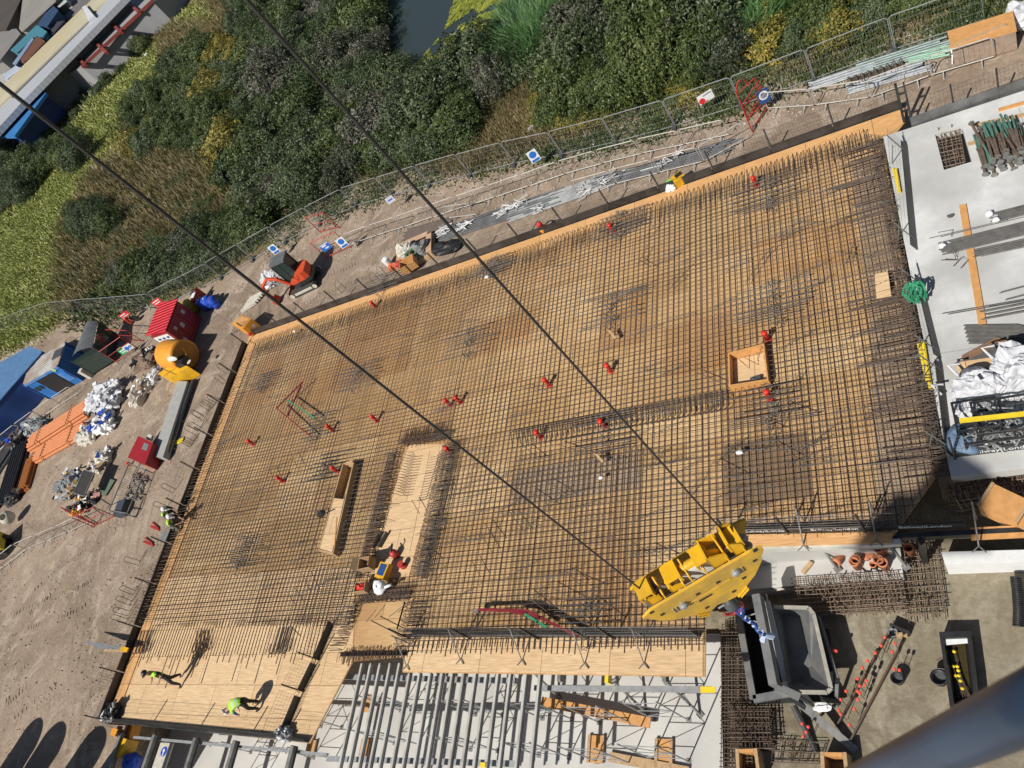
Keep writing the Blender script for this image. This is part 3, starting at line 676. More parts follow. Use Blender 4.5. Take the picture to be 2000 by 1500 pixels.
# ================================================================ edge protection
def guard_mesh(mb, L, z0, z1, sx=0.12, sz=0.16, r=0.0032, off=0.0):
    n = int(L / sx)
    for i in range(n + 1): mb.bar((-L / 2 + L * i / n, off, z0), (-L / 2 + L * i / n, off, z1), r, 3)
    k = max(2, int((z1 - z0) / sz))
    for j in range(k + 1): mb.bar((-L / 2, off, z0 + (z1 - z0) * j / k), (L / 2, off, z0 + (z1 - z0) * j / k), r * (1.5 if j in (0, k) else 1), 3)
GUARDS = {}
def guard(a, b_, label, group, toe=0.42, top=1.2, post=True, toe_m=BLK, face=1):
    """a mesh edge barrier panel from a to b; its toe board faces the left of a-b when face is 1"""
    a, b_ = V(a), V(b_); L = (b_ - a).length; key = (round(L, 1), toe, top, toe_m.name, face, post); c = mid(a, b_)
    if key in GUARDS: return dup(GUARDS[key], c, heading(a, b_), label, group)
    t = thing('edge_guard', label, 'edge barrier', c, group, heading(a, b_)); GUARDS[key] = t; L = round(L, 1)
    m = MB(); m.box((0, 0.0, toe / 2), (L - .02, .03, toe)); m.build('toe_board', toe_m, t, False, True)
    m = MB(); guard_mesh(m, L, toe, top, off=-.03 * face); m.build('mesh_infill', BLK, t, False, True)
    if post:
        m = MB(); m.box((-L / 2 + .04, -.06 * face, top / 2 + .03), (.05, .05, top + .06)); m.build('post', BLK, t, False, True)
    return t
def run(a, b_, n, label, group, **kw):
    return [guard(lerp(a, b_, i / n), lerp(a, b_, (i + 1) / n), label, group, **kw) for i in range(n)]
run(P(492, 655), P(1762, 211), 15, 'black mesh edge guard panel on the north edge of the deck', 'guard panels on the north deck edge', face=-1)
run(P(484, 672), P(207, 1408), 10, 'black mesh edge guard panel on the west edge of the deck', 'guard panels on the west deck edge', face=1)
run(P(1782, 250, ZS - .1), P(2140, 128, ZS - .1), 4, 'mesh edge guard panel with black toe board in painted grey sheen north of the concrete slab', 'guard panels north of the slab', toe=.5, face=-1, toe_m=mat('painted_sheen_toe_board', (0.2, 0.2, 0.2), .35, .5, .4, 1.5))  # black toe board coloured grey, its sunlit sheen painted in
run(P(212, 1411), P(604, 1450), 4, 'black mesh edge guard panel on the south west corner of the deck', 'guard panels south west', toe=.3, face=-1)
for i, (p, q) in enumerate((((652, 1218), (622, 1290)), ((618, 1298), (592, 1352)), ((588, 1360), (554, 1442)))):
    gd = guard(P(*q), P(*p), ('black mesh guard panel dividing the south west sheets, ' + ('beside the shaft', 'in the middle of its row', 'at its south end')[i]), 'guard panels across the south west sheets', toe=.34, top=1.15, face=1)
    if i != 1:
        L = (P(*p) - P(*q)).length; m = MB(); m.box((0, .02, .19), (L * .8, .008, .26)); m.build('sign_strip', GREY, gd, False, True)
        writing('London|Formwork', gd, (0, .0275, .19), (PI / 2, 0, PI), .24, BLKP)
gs_ = run(P(800, 1244), P(1368, 1246), 4, 'black mesh edge guard panel along the south edge of the mat', 'guard panels south of the mat', toe=.34, face=1)
brace = thing('guard_brace', 'grey steel brace with forked foot propping the southern guard', 'steel brace', (0, 0, 0), 'forked braces of the southern guard')
m = MB(); m.tube([(0, .75, .95), (0, 0, .04)], .022, 6); m.build('raking_tube', GALVD, brace, False, True)
m = MB(); m.tube([(-.16, -.16, .03), (0, 0, .05), (.16, -.16, .03)], .02, 6); m.build('forked_foot', GALVD, brace, False, True)
m = MB(); m.tube([(0, .75, .02), (0, .75, 1.15)], .024, 6); m.build('post', GALVD, brace, False, True)
for i, (u, v) in enumerate([(795, 1300), (900, 1288), (1020, 1290), (1142, 1296), (1258, 1296)]):
    o = brace if i == 0 else dup(brace, (0, 0, 0)); o.location = P(u, v, .02)
for i, (p, q) in enumerate((((1425, 1042), (1536, 1040)), ((1536, 1040), (1688, 1036)), ((1688, 1036), (1886, 1030)))):
    gd = guard(P(*p, .05), P(*q, .05), 'black mesh guard panel with white lettering ' + ('beside the yellow hook block', 'above the pale ledge', 'crossing the dark shadow')[i], 'lettered guard panels south east', toe=.34, face=1)
    writing('Bellway|London', gd, (.3, -.018, .17), (PI / 2, 0, 0), .2, WHITE)
for i, (u, v, lab) in enumerate([(1570, 1066, 'grey brace of the lettered guard nearest the hook block'), (1712, 1056, 'grey brace of the lettered guard above the clay pots'), (1912, 1068, 'grey brace of the lettered guard with a yellow foot')]):
    o = dup(brace, P(u, v, .02), -.1, lab, 'braces of the lettered guard')
# standing panels along the concrete joint
def standing_panel(a, b_, label, h=1.15, lean=0.25, zb=ZS):
    t = thing('barrier_panel', label, 'mesh panel', mid(a, b_), 'mesh panels on the slab edge', heading(a, b_)); L = (V(b_) - V(a)).length
    m = MB(); m.box((0, 0, .18), (L, .035, .36)); m.build('toe_board', BLK, t, False, True)
    m = MB(); guard_mesh(m, L, .36, h, off=.0); m.build('mesh_infill', GALVD, t, False, True)
    for s in (-1, 1):
        m = MB(); m.tube([(s * L * .42, 0, .0), (s * L * .42, 0, h + .05)], .024, 6); m.build('post', GALVD, t, False, True)
        m = MB(); m.tube([(s * L * .36, 0, .9), (s * L * .36, -.6, .05)], .018, 6); m.tube([(s * L * .36 - .14, -.72, .03), (s * L * .36, -.6, .05), (s * L * .36 + .14, -.72, .03)], .016, 6); m.build('brace', GALVD, t, False, True)
    t.rotation_euler = (lean, 0, heading(a, b_)); return t
standing_panel(P(1772, 285, ZS), P(1792, 488, ZS), 'mesh barrier panel standing on the white slab edge by the yellow tubes', lean=.42)
standing_panel(P(1800, 545, ZS), P(1838, 700, ZS), 'mesh barrier panel hung with a green hose on the slab edge', lean=.42)
standing_panel(P(1840, 712, ZS), P(1862, 892, ZS), 'mesh barrier panel beside the yellow tubes south of the green hose', lean=.42)
gd = guard(P(1862, 893, ZS), P(2040, 872, ZS), 'black mesh guard panel with white lettering round the stillages', 'lettered guard panels south east', toe=.3, face=1)
writing('Bellway|London', gd, (.1, -.018, .15), (PI / 2, 0, 0), .24, WHITE)
single('steel_tube', MB().tube([P(1745, 330, ZS + .05), P(1757, 375, ZS + .05)], .05, 8).tube([P(1750, 330, ZS + .12), P(1758, 375, ZS + .08)], .04, 8), YELB, 'pair of yellow tubes on the slab edge by the north panel', 'yellow tube')
single('steel_tube', MB().tube([P(1795, 672, ZS + .1), P(1812, 745, ZS + .05)], .06, 8).tube([P(1803, 668, ZS + .1), P(1818, 760, ZS + .05)], .06, 8), YELB, 'yellow tubes leaning on the mesh panel south of the green hose', 'yellow tube')
m = MB(); gh = random.Random(4)
c = P(1784, 562, ZS + .75)
for k in range(8):
    pts = [(c.x + math.cos(t) * .17 + gh.uniform(-.05, .05) + .14 * math.sin(k), c.y + math.sin(t) * .12 + gh.uniform(-.1, .1), c.z - .25 + math.sin(t * 1) * .32 + gh.uniform(-.05, .05)) for t in [i * PI / 5 for i in range(10)]]
    m.tube(pts, .028, 6, True)
single('hose_coil', m, GRN, 'bright green hose coiled over the mesh panel on the slab edge', 'hose', smooth=True)
# gate post at the north east corner
t = thing('gate_post', 'tall dark gate frame where deck and slab guards meet', 'gate post', P(1764, 212))
m = MB(); a = P(1766, 238, .0); m.box((a.x, a.y, .9), (.09, .09, 1.8)); m.box((a.x + .25, a.y, .9), (.06, .06, 1.7)); m.build('post', BLK, t)
m = MB(); m.box((a.x + .12, a.y, 1.3), (.24, .05, .08)); m.box((a.x + .12, a.y, .5), (.24, .05, .08)); m.build('hinge_bracket', BLK, t)
# ================================================================ falsework south of the deck
def beam_thing(name, x, y0, y1, z, wd, ht, m, label, group):
    t = thing(name, label, 'steel beam', (x, y1, z), group)
    b_ = MB(); b_.box((x, (y0 + y1) / 2, z + ht / 2 - .01), (wd, y1 - y0, .02)); b_.box((x, (y0 + y1) / 2, z - ht / 2 + .01), (wd, y1 - y0, .02)); b_.box((x, (y0 + y1) / 2, z), (wd * .35, y1 - y0 - .002, ht - .04)); b_.build('flanged_section', m, t)
    b_ = MB(); b_.box((x, y1 + .012, z), (wd * .9, .02, ht * .9)); b_.build('end_cap', BLK, t)
    return t
us = [709, 726, 744, 764, 782, 801, 821, 842, 865, 885, 907, 930, 952, 974, 998, 1029, 1056]
BEAM_M = mat('falsework_beam_grey', (0.42, 0.40, 0.365), .65, .0, .3, 2, col2=(0.55, 0.54, 0.50), scale2=.7, amount2=.4)
first = None
for i, u in enumerate(us):
    p = P(u, 1296 if i < 5 else 1316, -.15)
    y0 = P(u, 1640, -.15).y if u < 1000 else P(u, 1600, -.15).y
    beam_thing('falsework_beam', p.x, y0, p.y, -.15 - (i % 3) * .003, .085, .17, BEAM_M, 'long grey steel beam running south from the deck in the row of bare beams', 'row of bare falsework beams')
for i, (u, v) in enumerate([(240, 1432), (305, 1436), (385, 1442), (462, 1448), (575, 1458)]):
    p = P(u, v, -.28); beam_thing('primary_beam', p.x, P(u, 1640, -.28).y, p.y, -.28, .17, .26, GALVD, 'broad grey steel beam running out from under the south west sheets', 'broad beams under the south west sheets')
# slim ledgers across the beams
def ledger(a, b_, wd, ht, label, m=GALV, name='ledger_beam'):
    t = thing(name, label, 'ledger', mid(a, b_), 'ledgers under the falsework beams'); k = MB(); k.beam(a, b_, wd, ht); k.build('rail', m, t)
    k = MB(); n = 8
    for i in range(n): k.tube([lerp(a, b_, (i + .5) / n) + V((0, -.09, -.06)), lerp(a, b_, (i + .5) / n) + V((0, .09, -.06))], .03, 6)
    k.build('clamp', GALVD, t); return t
ledger(P(665, 1322, -.45), P(1010, 1330, -.45), .18, .12, 'silver ledger carrying the bare beams close to the deck')
ledger(P(1045, 1344, -.6), P(1392, 1347, -.6), .16, .14, 'silver ledger with a yellow end standing clear of the bare beams', GALV)
ledger(P(640, 1482, -.45), P(1010, 1492, -.45), .18, .12, 'silver ledger crossing the bare beams further south')
ledger(P(262, 1440, -.5), P(640, 1474, -.5), .1, .1, 'thin silver ledger under the south west guard')
single('ledger_end', MB().beam(P(1368, 1347, -.53), P(1397, 1347, -.53), .17, .02), YELB, 'yellow end plate of the silver ledger', 'end plate')
# shoring towers: frames of four tubes with ladder braces standing on the lower slab
def shoring(p, label, rz=0.0, w_=1.2, dd=1.2, zt=-.55):
    t = thing('shoring_tower', label, 'shoring tower', p, 'shoring towers on the lower slab', rz); h = zt - p.z
    for sx in (-1, 1):
        for sy in (-1, 1):
            m = MB(); m.tube([(sx * w_ / 2, sy * dd / 2, 0.03), (sx * w_ / 2, sy * dd / 2, h)], .024, 6); m.build('standard', GALV, t, False, True)
            m = MB(); m.box((sx * w_ / 2, sy * dd / 2, .012), (.16, .16, .02)); m.build('base_plate', GALVD, t, False, True)
    for sy in (-1, 1):
        m = MB()
        for z in (.5, h * .5, h - .25): m.tube([(-w_ / 2, sy * dd / 2, z), (w_ / 2, sy * dd / 2, z)], .014, 5)
        m.tube([(-w_ / 2, sy * dd / 2, .5), (w_ / 2, sy * dd / 2, h * .5)], .012, 5); m.tube([(w_ / 2, sy * dd / 2, h * .5), (-w_ / 2, sy * dd / 2, h - .25)], .012, 5)
        m.build('ladder_frame', GALV, t, False, True)
    return t
tw0 = None
for i, (u, v) in enumerate([(500, 1500), (640, 1450), (1085, 1440), (1200, 1450), (1310, 1445), (800, 1420), (950, 1430)]):
    p = P(u, v, ZL); lab = 'galvanised shoring tower with cross braces on the lower slab'
    if tw0 is None: tw0 = shoring(p, lab)
    else: dup(tw0, p, 0.0)
prop = thing('acrow_prop', 'inclined', 'prop', (0, 0, 0), 'inclined push pull props')
m = MB(); m.tube([(0, 0, 0), (0, 1.0, 1.15)], .045, 8); m.build('outer_tube', GALVD, prop, False, True)
m = MB(); m.tube([(0, 1.0, 1.15), (0, 1.9, 2.18)], .035, 8); m.build('inner_tube', GALV, prop, False, True)
m = MB(); m.tube([(-.1, 1.0, 1.15), (.1, 1.0, 1.15)], .06, 8); m.build('collar', GALVD, prop, False, True)
m = MB(); m.box((0, 0, .02), (.2, .2, .03)); m.build('foot_plate', GALVD, prop, False, True)
for i, (u, v, rz, lab) in enumerate([(1262, 1392, .75, 'grey push pull prop under the silver ledger nearest the plank'), (1368, 1396, .75, 'grey push pull prop under the east end of the silver ledger'), (1092, 1362, .75, 'grey push pull prop above the orange plank end'), (1636, 1112, .5, 'grey push pull prop on the pot slab west of the clay pots'), (1770, 1108, .5, 'grey push pull prop on the pot slab east of the clay pots')]):
    o = prop if i == 0 else dup(prop, (0, 0, 0)); o.location = P(u, v, ZL + (0 if i < 3 else .3)); o.rotation_euler = (0, 0, rz); o['label'] = lab
# timber and trays lying on the lower slab
single('scaffold_board', MB().beam(P(1058, 1370, ZL + .35), P(1270, 1412, ZL + .35), .32, .05), WOODO, 'orange scaffold board lying across the shoring on the lower slab', 'plank')
single('scaffold_board', MB().beam(P(1190, 1478, ZL + .1), P(1345, 1508, ZL + .1), .3, .05), WOOD, 'pale scaffold board lying between the two orange trays', 'plank')
for (u, v, lab) in ((1164, 1463, 'orange plywood tray on the lower slab under the silver ledger'), (1297, 1471, 'orange plywood tray on the lower slab near the rebar strip'), (717, 1375, 'orange plywood panel seen between the bare beams'), (714, 1460, 'orange plywood panel seen between the bare beams further south'), (608, 1462, 'small orange plywood panel south of the dividing guard')):
    c = P(u, v, ZL + .06); t = thing('formwork_tray', lab, 'plywood tray', c); s = .42 if u > 1000 else .32
    m = MB(); m.box(c, (s * 1.5, s * 2, .03)); m.build('base_panel', WOODO, t)
    m = MB(); m.box(c + V((-s * .6, 0, .04)), (.1, s * 2, .05)); m.box(c + V((s * .6, 0, .04)), (.1, s * 2, .05)); m.build('edge_batten', WOOD, t)
for k, (u, v) in enumerate([(1188, 1325), (1095, 1322), (1300, 1322)]):
    single('steel_prop_head', MB().box(P(u, v, -.3), (.12, .3, .25)), YELB if k == 0 else GALVD, ('yellow', 'grey', 'dark grey')[k] + ' prop head under the southern deck edge', 'prop head')
single('tag', MB().box(P(943, 1494, -.04), (.2, .14, .01)), YELB, 'small yellow tag on a bare beam', 'tag')

# machine and boards at the south west corner below the deck
ZGo = ZG; ZG = -1.0; c = P(258, 1460, ZG); t = thing('generator', 'yellow site machine half hidden under the beams at the south west corner', 'machine', c)
m = MB(); m.prism([(c.x - .7, c.y - .4), (c.x + .35, c.y - .5), (c.x + .45, c.y + .25), (c.x - .6, c.y + .35)], ZG + .05, ZG + .7); m.build('body', YEL, t)
m = MB(); m.prism([(c.x - .6, c.y + .36), (c.x + .3, c.y + .3), (c.x + .2, c.y + 1.0), (c.x - .4, c.y + 1.0)], ZG + .05, ZG + .5); m.build('engine_cover', ORG, t)
m = MB(); m.tube([(c.x - .2, c.y + .5, ZG + .55), (c.x - .2, c.y + .5, ZG + .8), (c.x + .1, c.y + .4, ZG + .9)], .07, 8); m.build('hose', BLKP, t)
m = MB(); m.box((c.x - .1, c.y - .45, ZG + .35), (.8, .02, .4)); m.build('side_panel', WHITE, t)
single('waste_pile', MB().blob(P(268, 1490, ZG), (.8, .8, .6), seed=8), BLUEB, 'blue and white rubbish below the yellow machine', 'waste')
single('bracket', MB().beam(P(222, 1430, -.2), P(232, 1432, -.2), .3, .25), ORG, 'orange end bracket at the south west deck corner', 'bracket')
ZG = ZGo; c = P(318, 1478, -1.0); t = thing('notice_board', 'pale timber board with a round blue sign below the south west guard', 'sign board', c)
m = MB(); m.box(c, (.9, 1.1, .06)); m.build('board', PALEP, t)
m = MB(); m.lathe([(.2, 0), (.2, .01)], c + V((0, .2, .032)), 20); m.build('blue_disc', BLUEB, t)
m = MB(); m.lathe([(.07, 0), (.07, .012)], c + V((0, .24, .042)), 12); m.box(c + V((0, .1, .045)), (.06, .14, .012)); m.build('figure_mark', WHITE, t)

# ================================================================ the shaft under the stair trough
c = P(738, 1222, -.35); t = thing('shaft_box', 'plywood lined shaft box between the stair trough and the bare beams', 'shaft box', c)
m = MB(); m.prism(xy((702, 1183), (795, 1178), (778, 1232), (690, 1234), z=-.4), -.45, -.4); m.build('floor_panel', PLYN, t)
m = MB(); m.prism(xy((692, 1243), (778, 1240), (774, 1266), (684, 1268), z=-.2), -.25, -.2); m.build('step_panel', WOODO, t)
m = MB(); m.beam(P(690, 1236, -.28), P(780, 1234, -.28), .12, .3); m.build('riser_board', BLK, t)
m = MB(); m.beam(P(700, 1238.5, -.1), P(758, 1238, -.1), .05, .03); m.build('white_strip', WHITE, t)
m = MB(); m.beam(P(703, 1180, -.2), P(690, 1232, -.2), .1, .4); m.beam(P(797, 1178, -.2), P(782, 1232, -.2), .08, .4); m.build('side_board', GREYD, t)
m = MB(); m.box(P(747, 1214, -.39), (.55, .38, .012)); m.build('hatch_opening', BLKP, t)
m = MB(); m.bar(P(725, 1212, .3), P(775, 1238, .3), .02); m.bar(P(715, 1215, .3), P(735, 1190, .3), .015); m.bar(P(760, 1205, .3), P(792, 1180, .3), .015); m.build('brace', BLK, t)

# things in and round the stair trough
def crate(name, label, c, sx, sy, h, m, inner=None, rz=0.0, lid=False, cat='box'):
    t = thing(name, label, cat, c, None, rz); k = MB(); w_ = .03
    k.box((0, 0, .015), (sx, sy, .03)); k.box((-sx / 2 + w_ / 2, 0, h / 2 + .015), (w_, sy, h - .03)); k.box((sx / 2 - w_ / 2, 0, h / 2 + .015), (w_, sy, h - .03)); k.box((0, -sy / 2 + w_ / 2, h / 2 + .015), (sx - 2 * w_, w_, h - .03)); k.box((0, sy / 2 - w_ / 2, h / 2 + .015), (sx - 2 * w_, w_, h - .03))
    k.build('shell', m, t, False, True)
    if inner: k = MB(); k.blob((0, 0, .03), (sx * .8, sy * .8, h * .95), .3, 8, 3); k.build('contents', inner, t, False, True)
    return t
CARD = mat('cardboard', (0.36, 0.24, 0.13), .85, 0, .12, 4)
t = crate('cardboard_box', 'open cardboard box with raised flaps at the foot of the stair trough', P(722, 1105, .28), .62, .5, .35, CARD, None, .1)
m = MB(); m.add([(-.31, -.25, .35), (-.31, .25, .35), (-.5, .25, .55), (-.5, -.25, .55)], [(0, 1, 2, 3)]); m.add([(.31, -.25, .35), (.31, .25, .35), (.45, .25, .58), (.45, -.25, .58)], [(0, 1, 2, 3)]); m.build('flap', CARD, t, False, True)
crate('cardboard_box', 'cardboard box full of red caps above the shaft', P(712, 1150, .3), .55, .42, .3, CARD, RED, .05)
t = thing('tool_case', 'yellow framed tool case with a dark blue screen in the trough', 'tool case', P(754, 1118, .28), None, -.25)
m = MB(); m.box((0, 0, .14), (.5, .62, .26)); m.build('case', YEL, t, False, True)
m = MB(); m.box((.0, .02, .275), (.36, .46, .012)); m.build('screen', BLUED, t, False, True)
single('white_sack', MB().blob(P(748, 1150, .3), (.55, .5, .38), .3, 10, 4).tube([P(752, 1147, .5), P(764, 1142, .5)], .06, 6), WHITE, 'white plastic sack lying above the shaft', 'sack', smooth=True)
t = thing('fire_extinguisher', 'dark red bucket with a handle on the pale stair sheets', 'bucket', P(776, 1085, .02))
m = MB(); m.lathe([(.1, 0), (.16, .02), (.17, .3), (.1, .38), (.001, .4)], n=12); m.build('body', REDP, t, True, True)
m = MB(); m.tube([(0, 0, .38), (.05, .15, .5), (.0, .32, .45)], .03, 6); m.tube([(0, .05, .4), (-.12, .22, .35)], .03, 6); m.build('handle', BLKP, t, False, True)
t.name = 'bucket'
single('cable_reel', MB().lathe([(.14, 0), (.14, .06), (.07, .07), (.07, .2), (.14, .21), (.14, .26)], P(789, 1106, .05), 14), REDP, 'dark red cable drum by the tool case', 'cable drum')
for i, (u, v, s) in enumerate([(744, 1042, 1), (757, 1040, 1.05)]):
    a, b_ = P(u, v, .1), P(u - 16, v + 28, .1); single('steel_channel', MB().beam(a, b_, .12, .16), BLK, ('western', 'eastern')[i] + ' one of the two black steel channels lying on the stair sheets', 'steel channel')
single('chalk_line', MB().tube([P(840, 880, .022), P(800, 1080, .022)], .006, 4), BLKP, 'thin black string line stretched along the stair sheets', 'string line')
# lifting beams with red arms
def lifter(name, label, pts, m, r=.05):
    t = thing(name, label, 'lifting beam', pts[0][0])
    for (a, b_) in pts: k = MB(); k.beam(a, b_, r * 1.6, r * 2); k.build('arm', m, t)
    return t
DRED = mat('dark_red_paint', (0.22, 0.02, 0.03), .45, 0, .2, 3)
t = lifter('lifting_frame', 'dark red folding frame with a green brace lying on the south of the mat', [(P(935, 1191, .4), P(1030, 1193, .5)), (P(1030, 1193, .5), P(1128, 1243, .4)), (P(1000, 1195, .45), P(1060, 1207, .5))], DRED)
m = MB(); m.beam(P(1026, 1200, .5), P(1068, 1226, .45), .08, .1); m.build('green_brace', GRN, t)
m = MB(); m.box(P(932, 1194, .36), (.2, .12, .16)); m.build('end_shoe', GALVD, t)
t = lifter('lifting_frame', 'thin dark red frame with a green arm leaning in the north west of the mat', [(P(540, 797, .5), P(608, 853, .35)), (P(540, 797, .5), P(592, 745, .6)), (P(562, 812, .4), P(588, 752, .6))], DRED, .03)
m = MB(); m.beam(P(560, 781, .5), P(615, 817, .4), .06, .06); m.build('green_brace', GRN, t)
# ================================================================ the pit to the south east
ZP = ZL + .25
pt_ = MB(); pt_.prism(xy((1436, 1078), (1758, 1070), (1764, 1126), (1452, 1152), z=ZP), ZM, ZP); structure('pot_slab', pt_, CONCL)
pk = MB(); pk.prism(xy((1452, 1150), (1764, 1124), (1765, 1134), (1452, 1160), z=ZM + .3), ZM, ZM + .32); structure('slab_kerb', pk, mat('pinkish_concrete', (.62, .5, .47), .9, 0, .1, 2))
lw = MB(); lw.prism(xy((1838, 1078), (2060, 1072), (2060, 1096), (1846, 1103), z=ZL + .6), ZM, ZL + .6); structure('low_wall', lw, WHITE)
lg = MB(); lg.beam(P(1428, 1074, -.1), P(1760, 1060, -.1), .16, .2); single('ledge_beam', lg, mat('pale_ledge', (.58, .58, .52), .6, .1, .2, 2), 'pale green and white beam below the lettered guard', 'beam')
single('ledge_board', MB().prism(xy((1894, 1030), (2060, 1022), (2060, 1046), (1897, 1054)), -.06, -.02), WOODO, 'brown plywood strip on the ledge at the east of the pit', 'plywood sheet')
single('ledge_beam', MB().beam(P(1690, 1052, -.12), P(2060, 1034, -.12), .14, .2), BLK, 'black beam carrying the lettered guard across the dark corner', 'beam')
# a rebar cage: layers of crossing bars
def cage(name, label, px, z, n, m_, layers=(0, .25, .5), r=.016, cat='rebar cage', jit=.05, mtl=None):
    q = xy(*px, z=z); c = sum(q, V()) / 4; t = thing(name, label, cat, c); rn = random.Random(len(label)); mtl = mtl or RUST
    def grid(n, flip):
        mb = MB()
        for i in range(n):
            for L in layers:
                k = (i + rn.uniform(-.25, .25)) / max(1, n - 1); e0, e1 = rn.uniform(-jit, 0), 1 + rn.uniform(0, jit)
                A, B = (lerp(q[0], q[1], k), lerp(q[3], q[2], k)) if not flip else (lerp(q[0], q[3], k), lerp(q[1], q[2], k))
                a, b_ = lerp(A, B, e0), lerp(A, B, e1); zz = V((0, 0, .06 + L + (.03 if flip else 0))); mb.bar(a + zz, b_ + zz, r, 4)
        return mb
    o = grid(n, False).build('main_bar', mtl, t); o['kind'] = 'stuff'
    o = grid(m_, True).build('cross_bar', mtl, t); o['kind'] = 'stuff'
    mb = MB()
    for i in range(n * 2): p = lerp(lerp(q[0], q[1], rn.random()), lerp(q[3], q[2], rn.random()), rn.random()); mb.bar(p, p + V((rn.uniform(-.1, .1), rn.uniform(-.1, .1), layers[-1] + .3)), r, 4)
    o = mb.build('stirrup', mtl, t); o['kind'] = 'stuff'
    return t
RUSTL = mat('pale_rusty_steel', (0.20, 0.145, 0.105), .75, .1, .35, 5)
cage('rebar_cage', 'rusty rebar cage lying on the mud below the pot slab', [(1562, 1142), (1758, 1130), (1774, 1196), (1570, 1208)], ZM + .1, 26, 9, mtl=RUSTL)
cage('rebar_cage', 'open rusty bars running out of the cage over the mud', [(1756, 1070), (1830, 1062), (1846, 1200), (1772, 1205)], ZM + .1, 7, 12, (0, .2), mtl=RUSTL, jit=.12)
cage('rebar_cage', 'dark rebar strip between the lower slab and the skip', [(1418, 1225), (1470, 1225), (1476, 1500), (1416, 1500)], ZM + .05, 9, 34, (0, .3), mtl=RUST)
cage('rebar_cage', 'rusty rebar cage beside the lower slab below the skip', [(1438, 1390), (1512, 1390), (1518, 1466), (1440, 1466)], ZM + .05, 12, 9, (0, .3, .55), mtl=RUST)
cage('rebar_cage', 'bare grey bars lying on the mud by the timber shutter', [(1512, 1448), (1612, 1455), (1602, 1490), (1508, 1486)], ZM + .05, 6, 3, (0, .1), r=.013, mtl=BAR)
cage('rebar_cage', 'dense upright rusty bars falling into the dark corner south of the slab', [(1832, 936), (2040, 905), (2060, 975), (1872, 1000)], -1.1, 34, 7, (0, .35, .7), r=.018, mtl=RUSTL)
m = MB(); rn = random.Random(3)
t = thing('starter_bar_row', 'row of hooked rusty starter bars hanging from the slab edge', 'starter bars', P(1900, 930, .2))
for i in range(60):
    a = P(1834 + i * 3.4, 934 - i * .62, .15); m.tube([a + V((0, .35, .02)), a, a + V((0, -.1, -.03)), a + V((rn.uniform(-.05, .05), -.18, -rn.uniform(.7, 1.3)))], .017, 4)
m.build('hooked_bar', RUSTL, t)['kind'] = 'stuff'
for i, (px, lab) in enumerate((([(1911, 988), (1940, 944), (2012, 978), (1986, 1020)], 'large orange plywood column box lying over the dark corner'), ([(1930, 1000), (1958, 985), (2020, 1000), (2000, 1032)], 'smaller orange plywood box below the large one'))):
    q = xy(*px, z=.35 - .25 * i); t = thing('column_box', lab, 'plywood box', q[0]); k = MB(); k.prism(q, -.25 - .1 * i, .35 - .25 * i); k.build('box_shell', WOODO, t); k = MB(); k.beam(q[0] + V((0, 0, .03)), q[1] + V((0, 0, .03)), .08, .06); k.beam(q[3] + V((0, 0, .03)), q[2] + V((0, 0, .03)), .08, .06); k.build('batten', WOOD, t)
# the dark shaft wall and a hidden corner under the mat
sw_ = MB(); sw_.box((P(1590, 1072, ZL).x, P(1590, 1060, -.3).y + .6, (ZM - .2) / 2), (P(1760, 1072, -.1).x - P(1425, 1072, -.1).x, .25, -ZM - .2)); structure('core_wall', sw_, CONCL)
# clay pots
pot = thing('clay_pipe', 'terracotta', 'clay pipe', (0, 0, 0), 'terracotta pipes on the pot slab')
m = MB(); m.lathe([(.12, 0), (.12, .42), (.155, .45), (.155, .56), (.125, .56), (.105, .5), (.105, .05)], n=14); m.build('pipe_wall', TERR, pot, True, True)
m = MB(); m.lathe([(.1, .06), (.1, .065)], n=14); m.build('dark_inside', BLKP, pot, False, True)
pots = [(1678, 1104, 'standing at the west end of the clay pipe cluster'), (1690, 1094, 'toppled in the middle of the cluster', 1), (1706, 1086, 'toppled at the top of the cluster', 1), (1722, 1082, 'standing under the pale ledge'), (1732, 1078, 'standing behind the ledge'), (1675, 1108, 'standing lowest on the west'), (1722, 1104, 'standing beside the black cable'), (1708, 1108, 'small red one ringed by the cable'), (1730, 1110, 'standing at the east end by the cable'), (1780, 1082, 'standing alone east of the prop'), (1652, 1074, 'lying along the ledge', 1)]
for i, p in enumerate(pots):
    o = pot if i == 0 else dup(pot, (0, 0, 0)); o.location = P(p[0], p[1], ZP + (.14 if len(p) > 3 else 0)); o['label'] = 'terracotta pipe ' + p[2]
    if len(p) > 3: o.rotation_euler = (1.45, 0, 1.9 + i)
    if i == 7: o.scale = (.7, .7, .5)
m = MB(); m.tube([P(u, v, ZP + .03) for u, v in ((1684, 1110), (1690, 1116), (1700, 1117), (1703, 1108), (1708, 1104), (1714, 1108), (1712, 1114), (1720, 1116), (1724, 1112))], .025, 6)
single('black_cable', m, BLKP, 'black cable looped among the clay pipes', 'cable')
single('timber_post', MB().beam(P(1568, 1119, ZP + .06), P(1585, 1098, ZP + .06), .14, .1), WOOD, 'short timber on the pot slab west of the props', 'timber')
single('steel_post', MB().beam(P(1800, 1058, -.1), P(1806, 1100, ZM), .14, .14), BLK, 'dark steel post standing on the cage below the ledge', 'post')
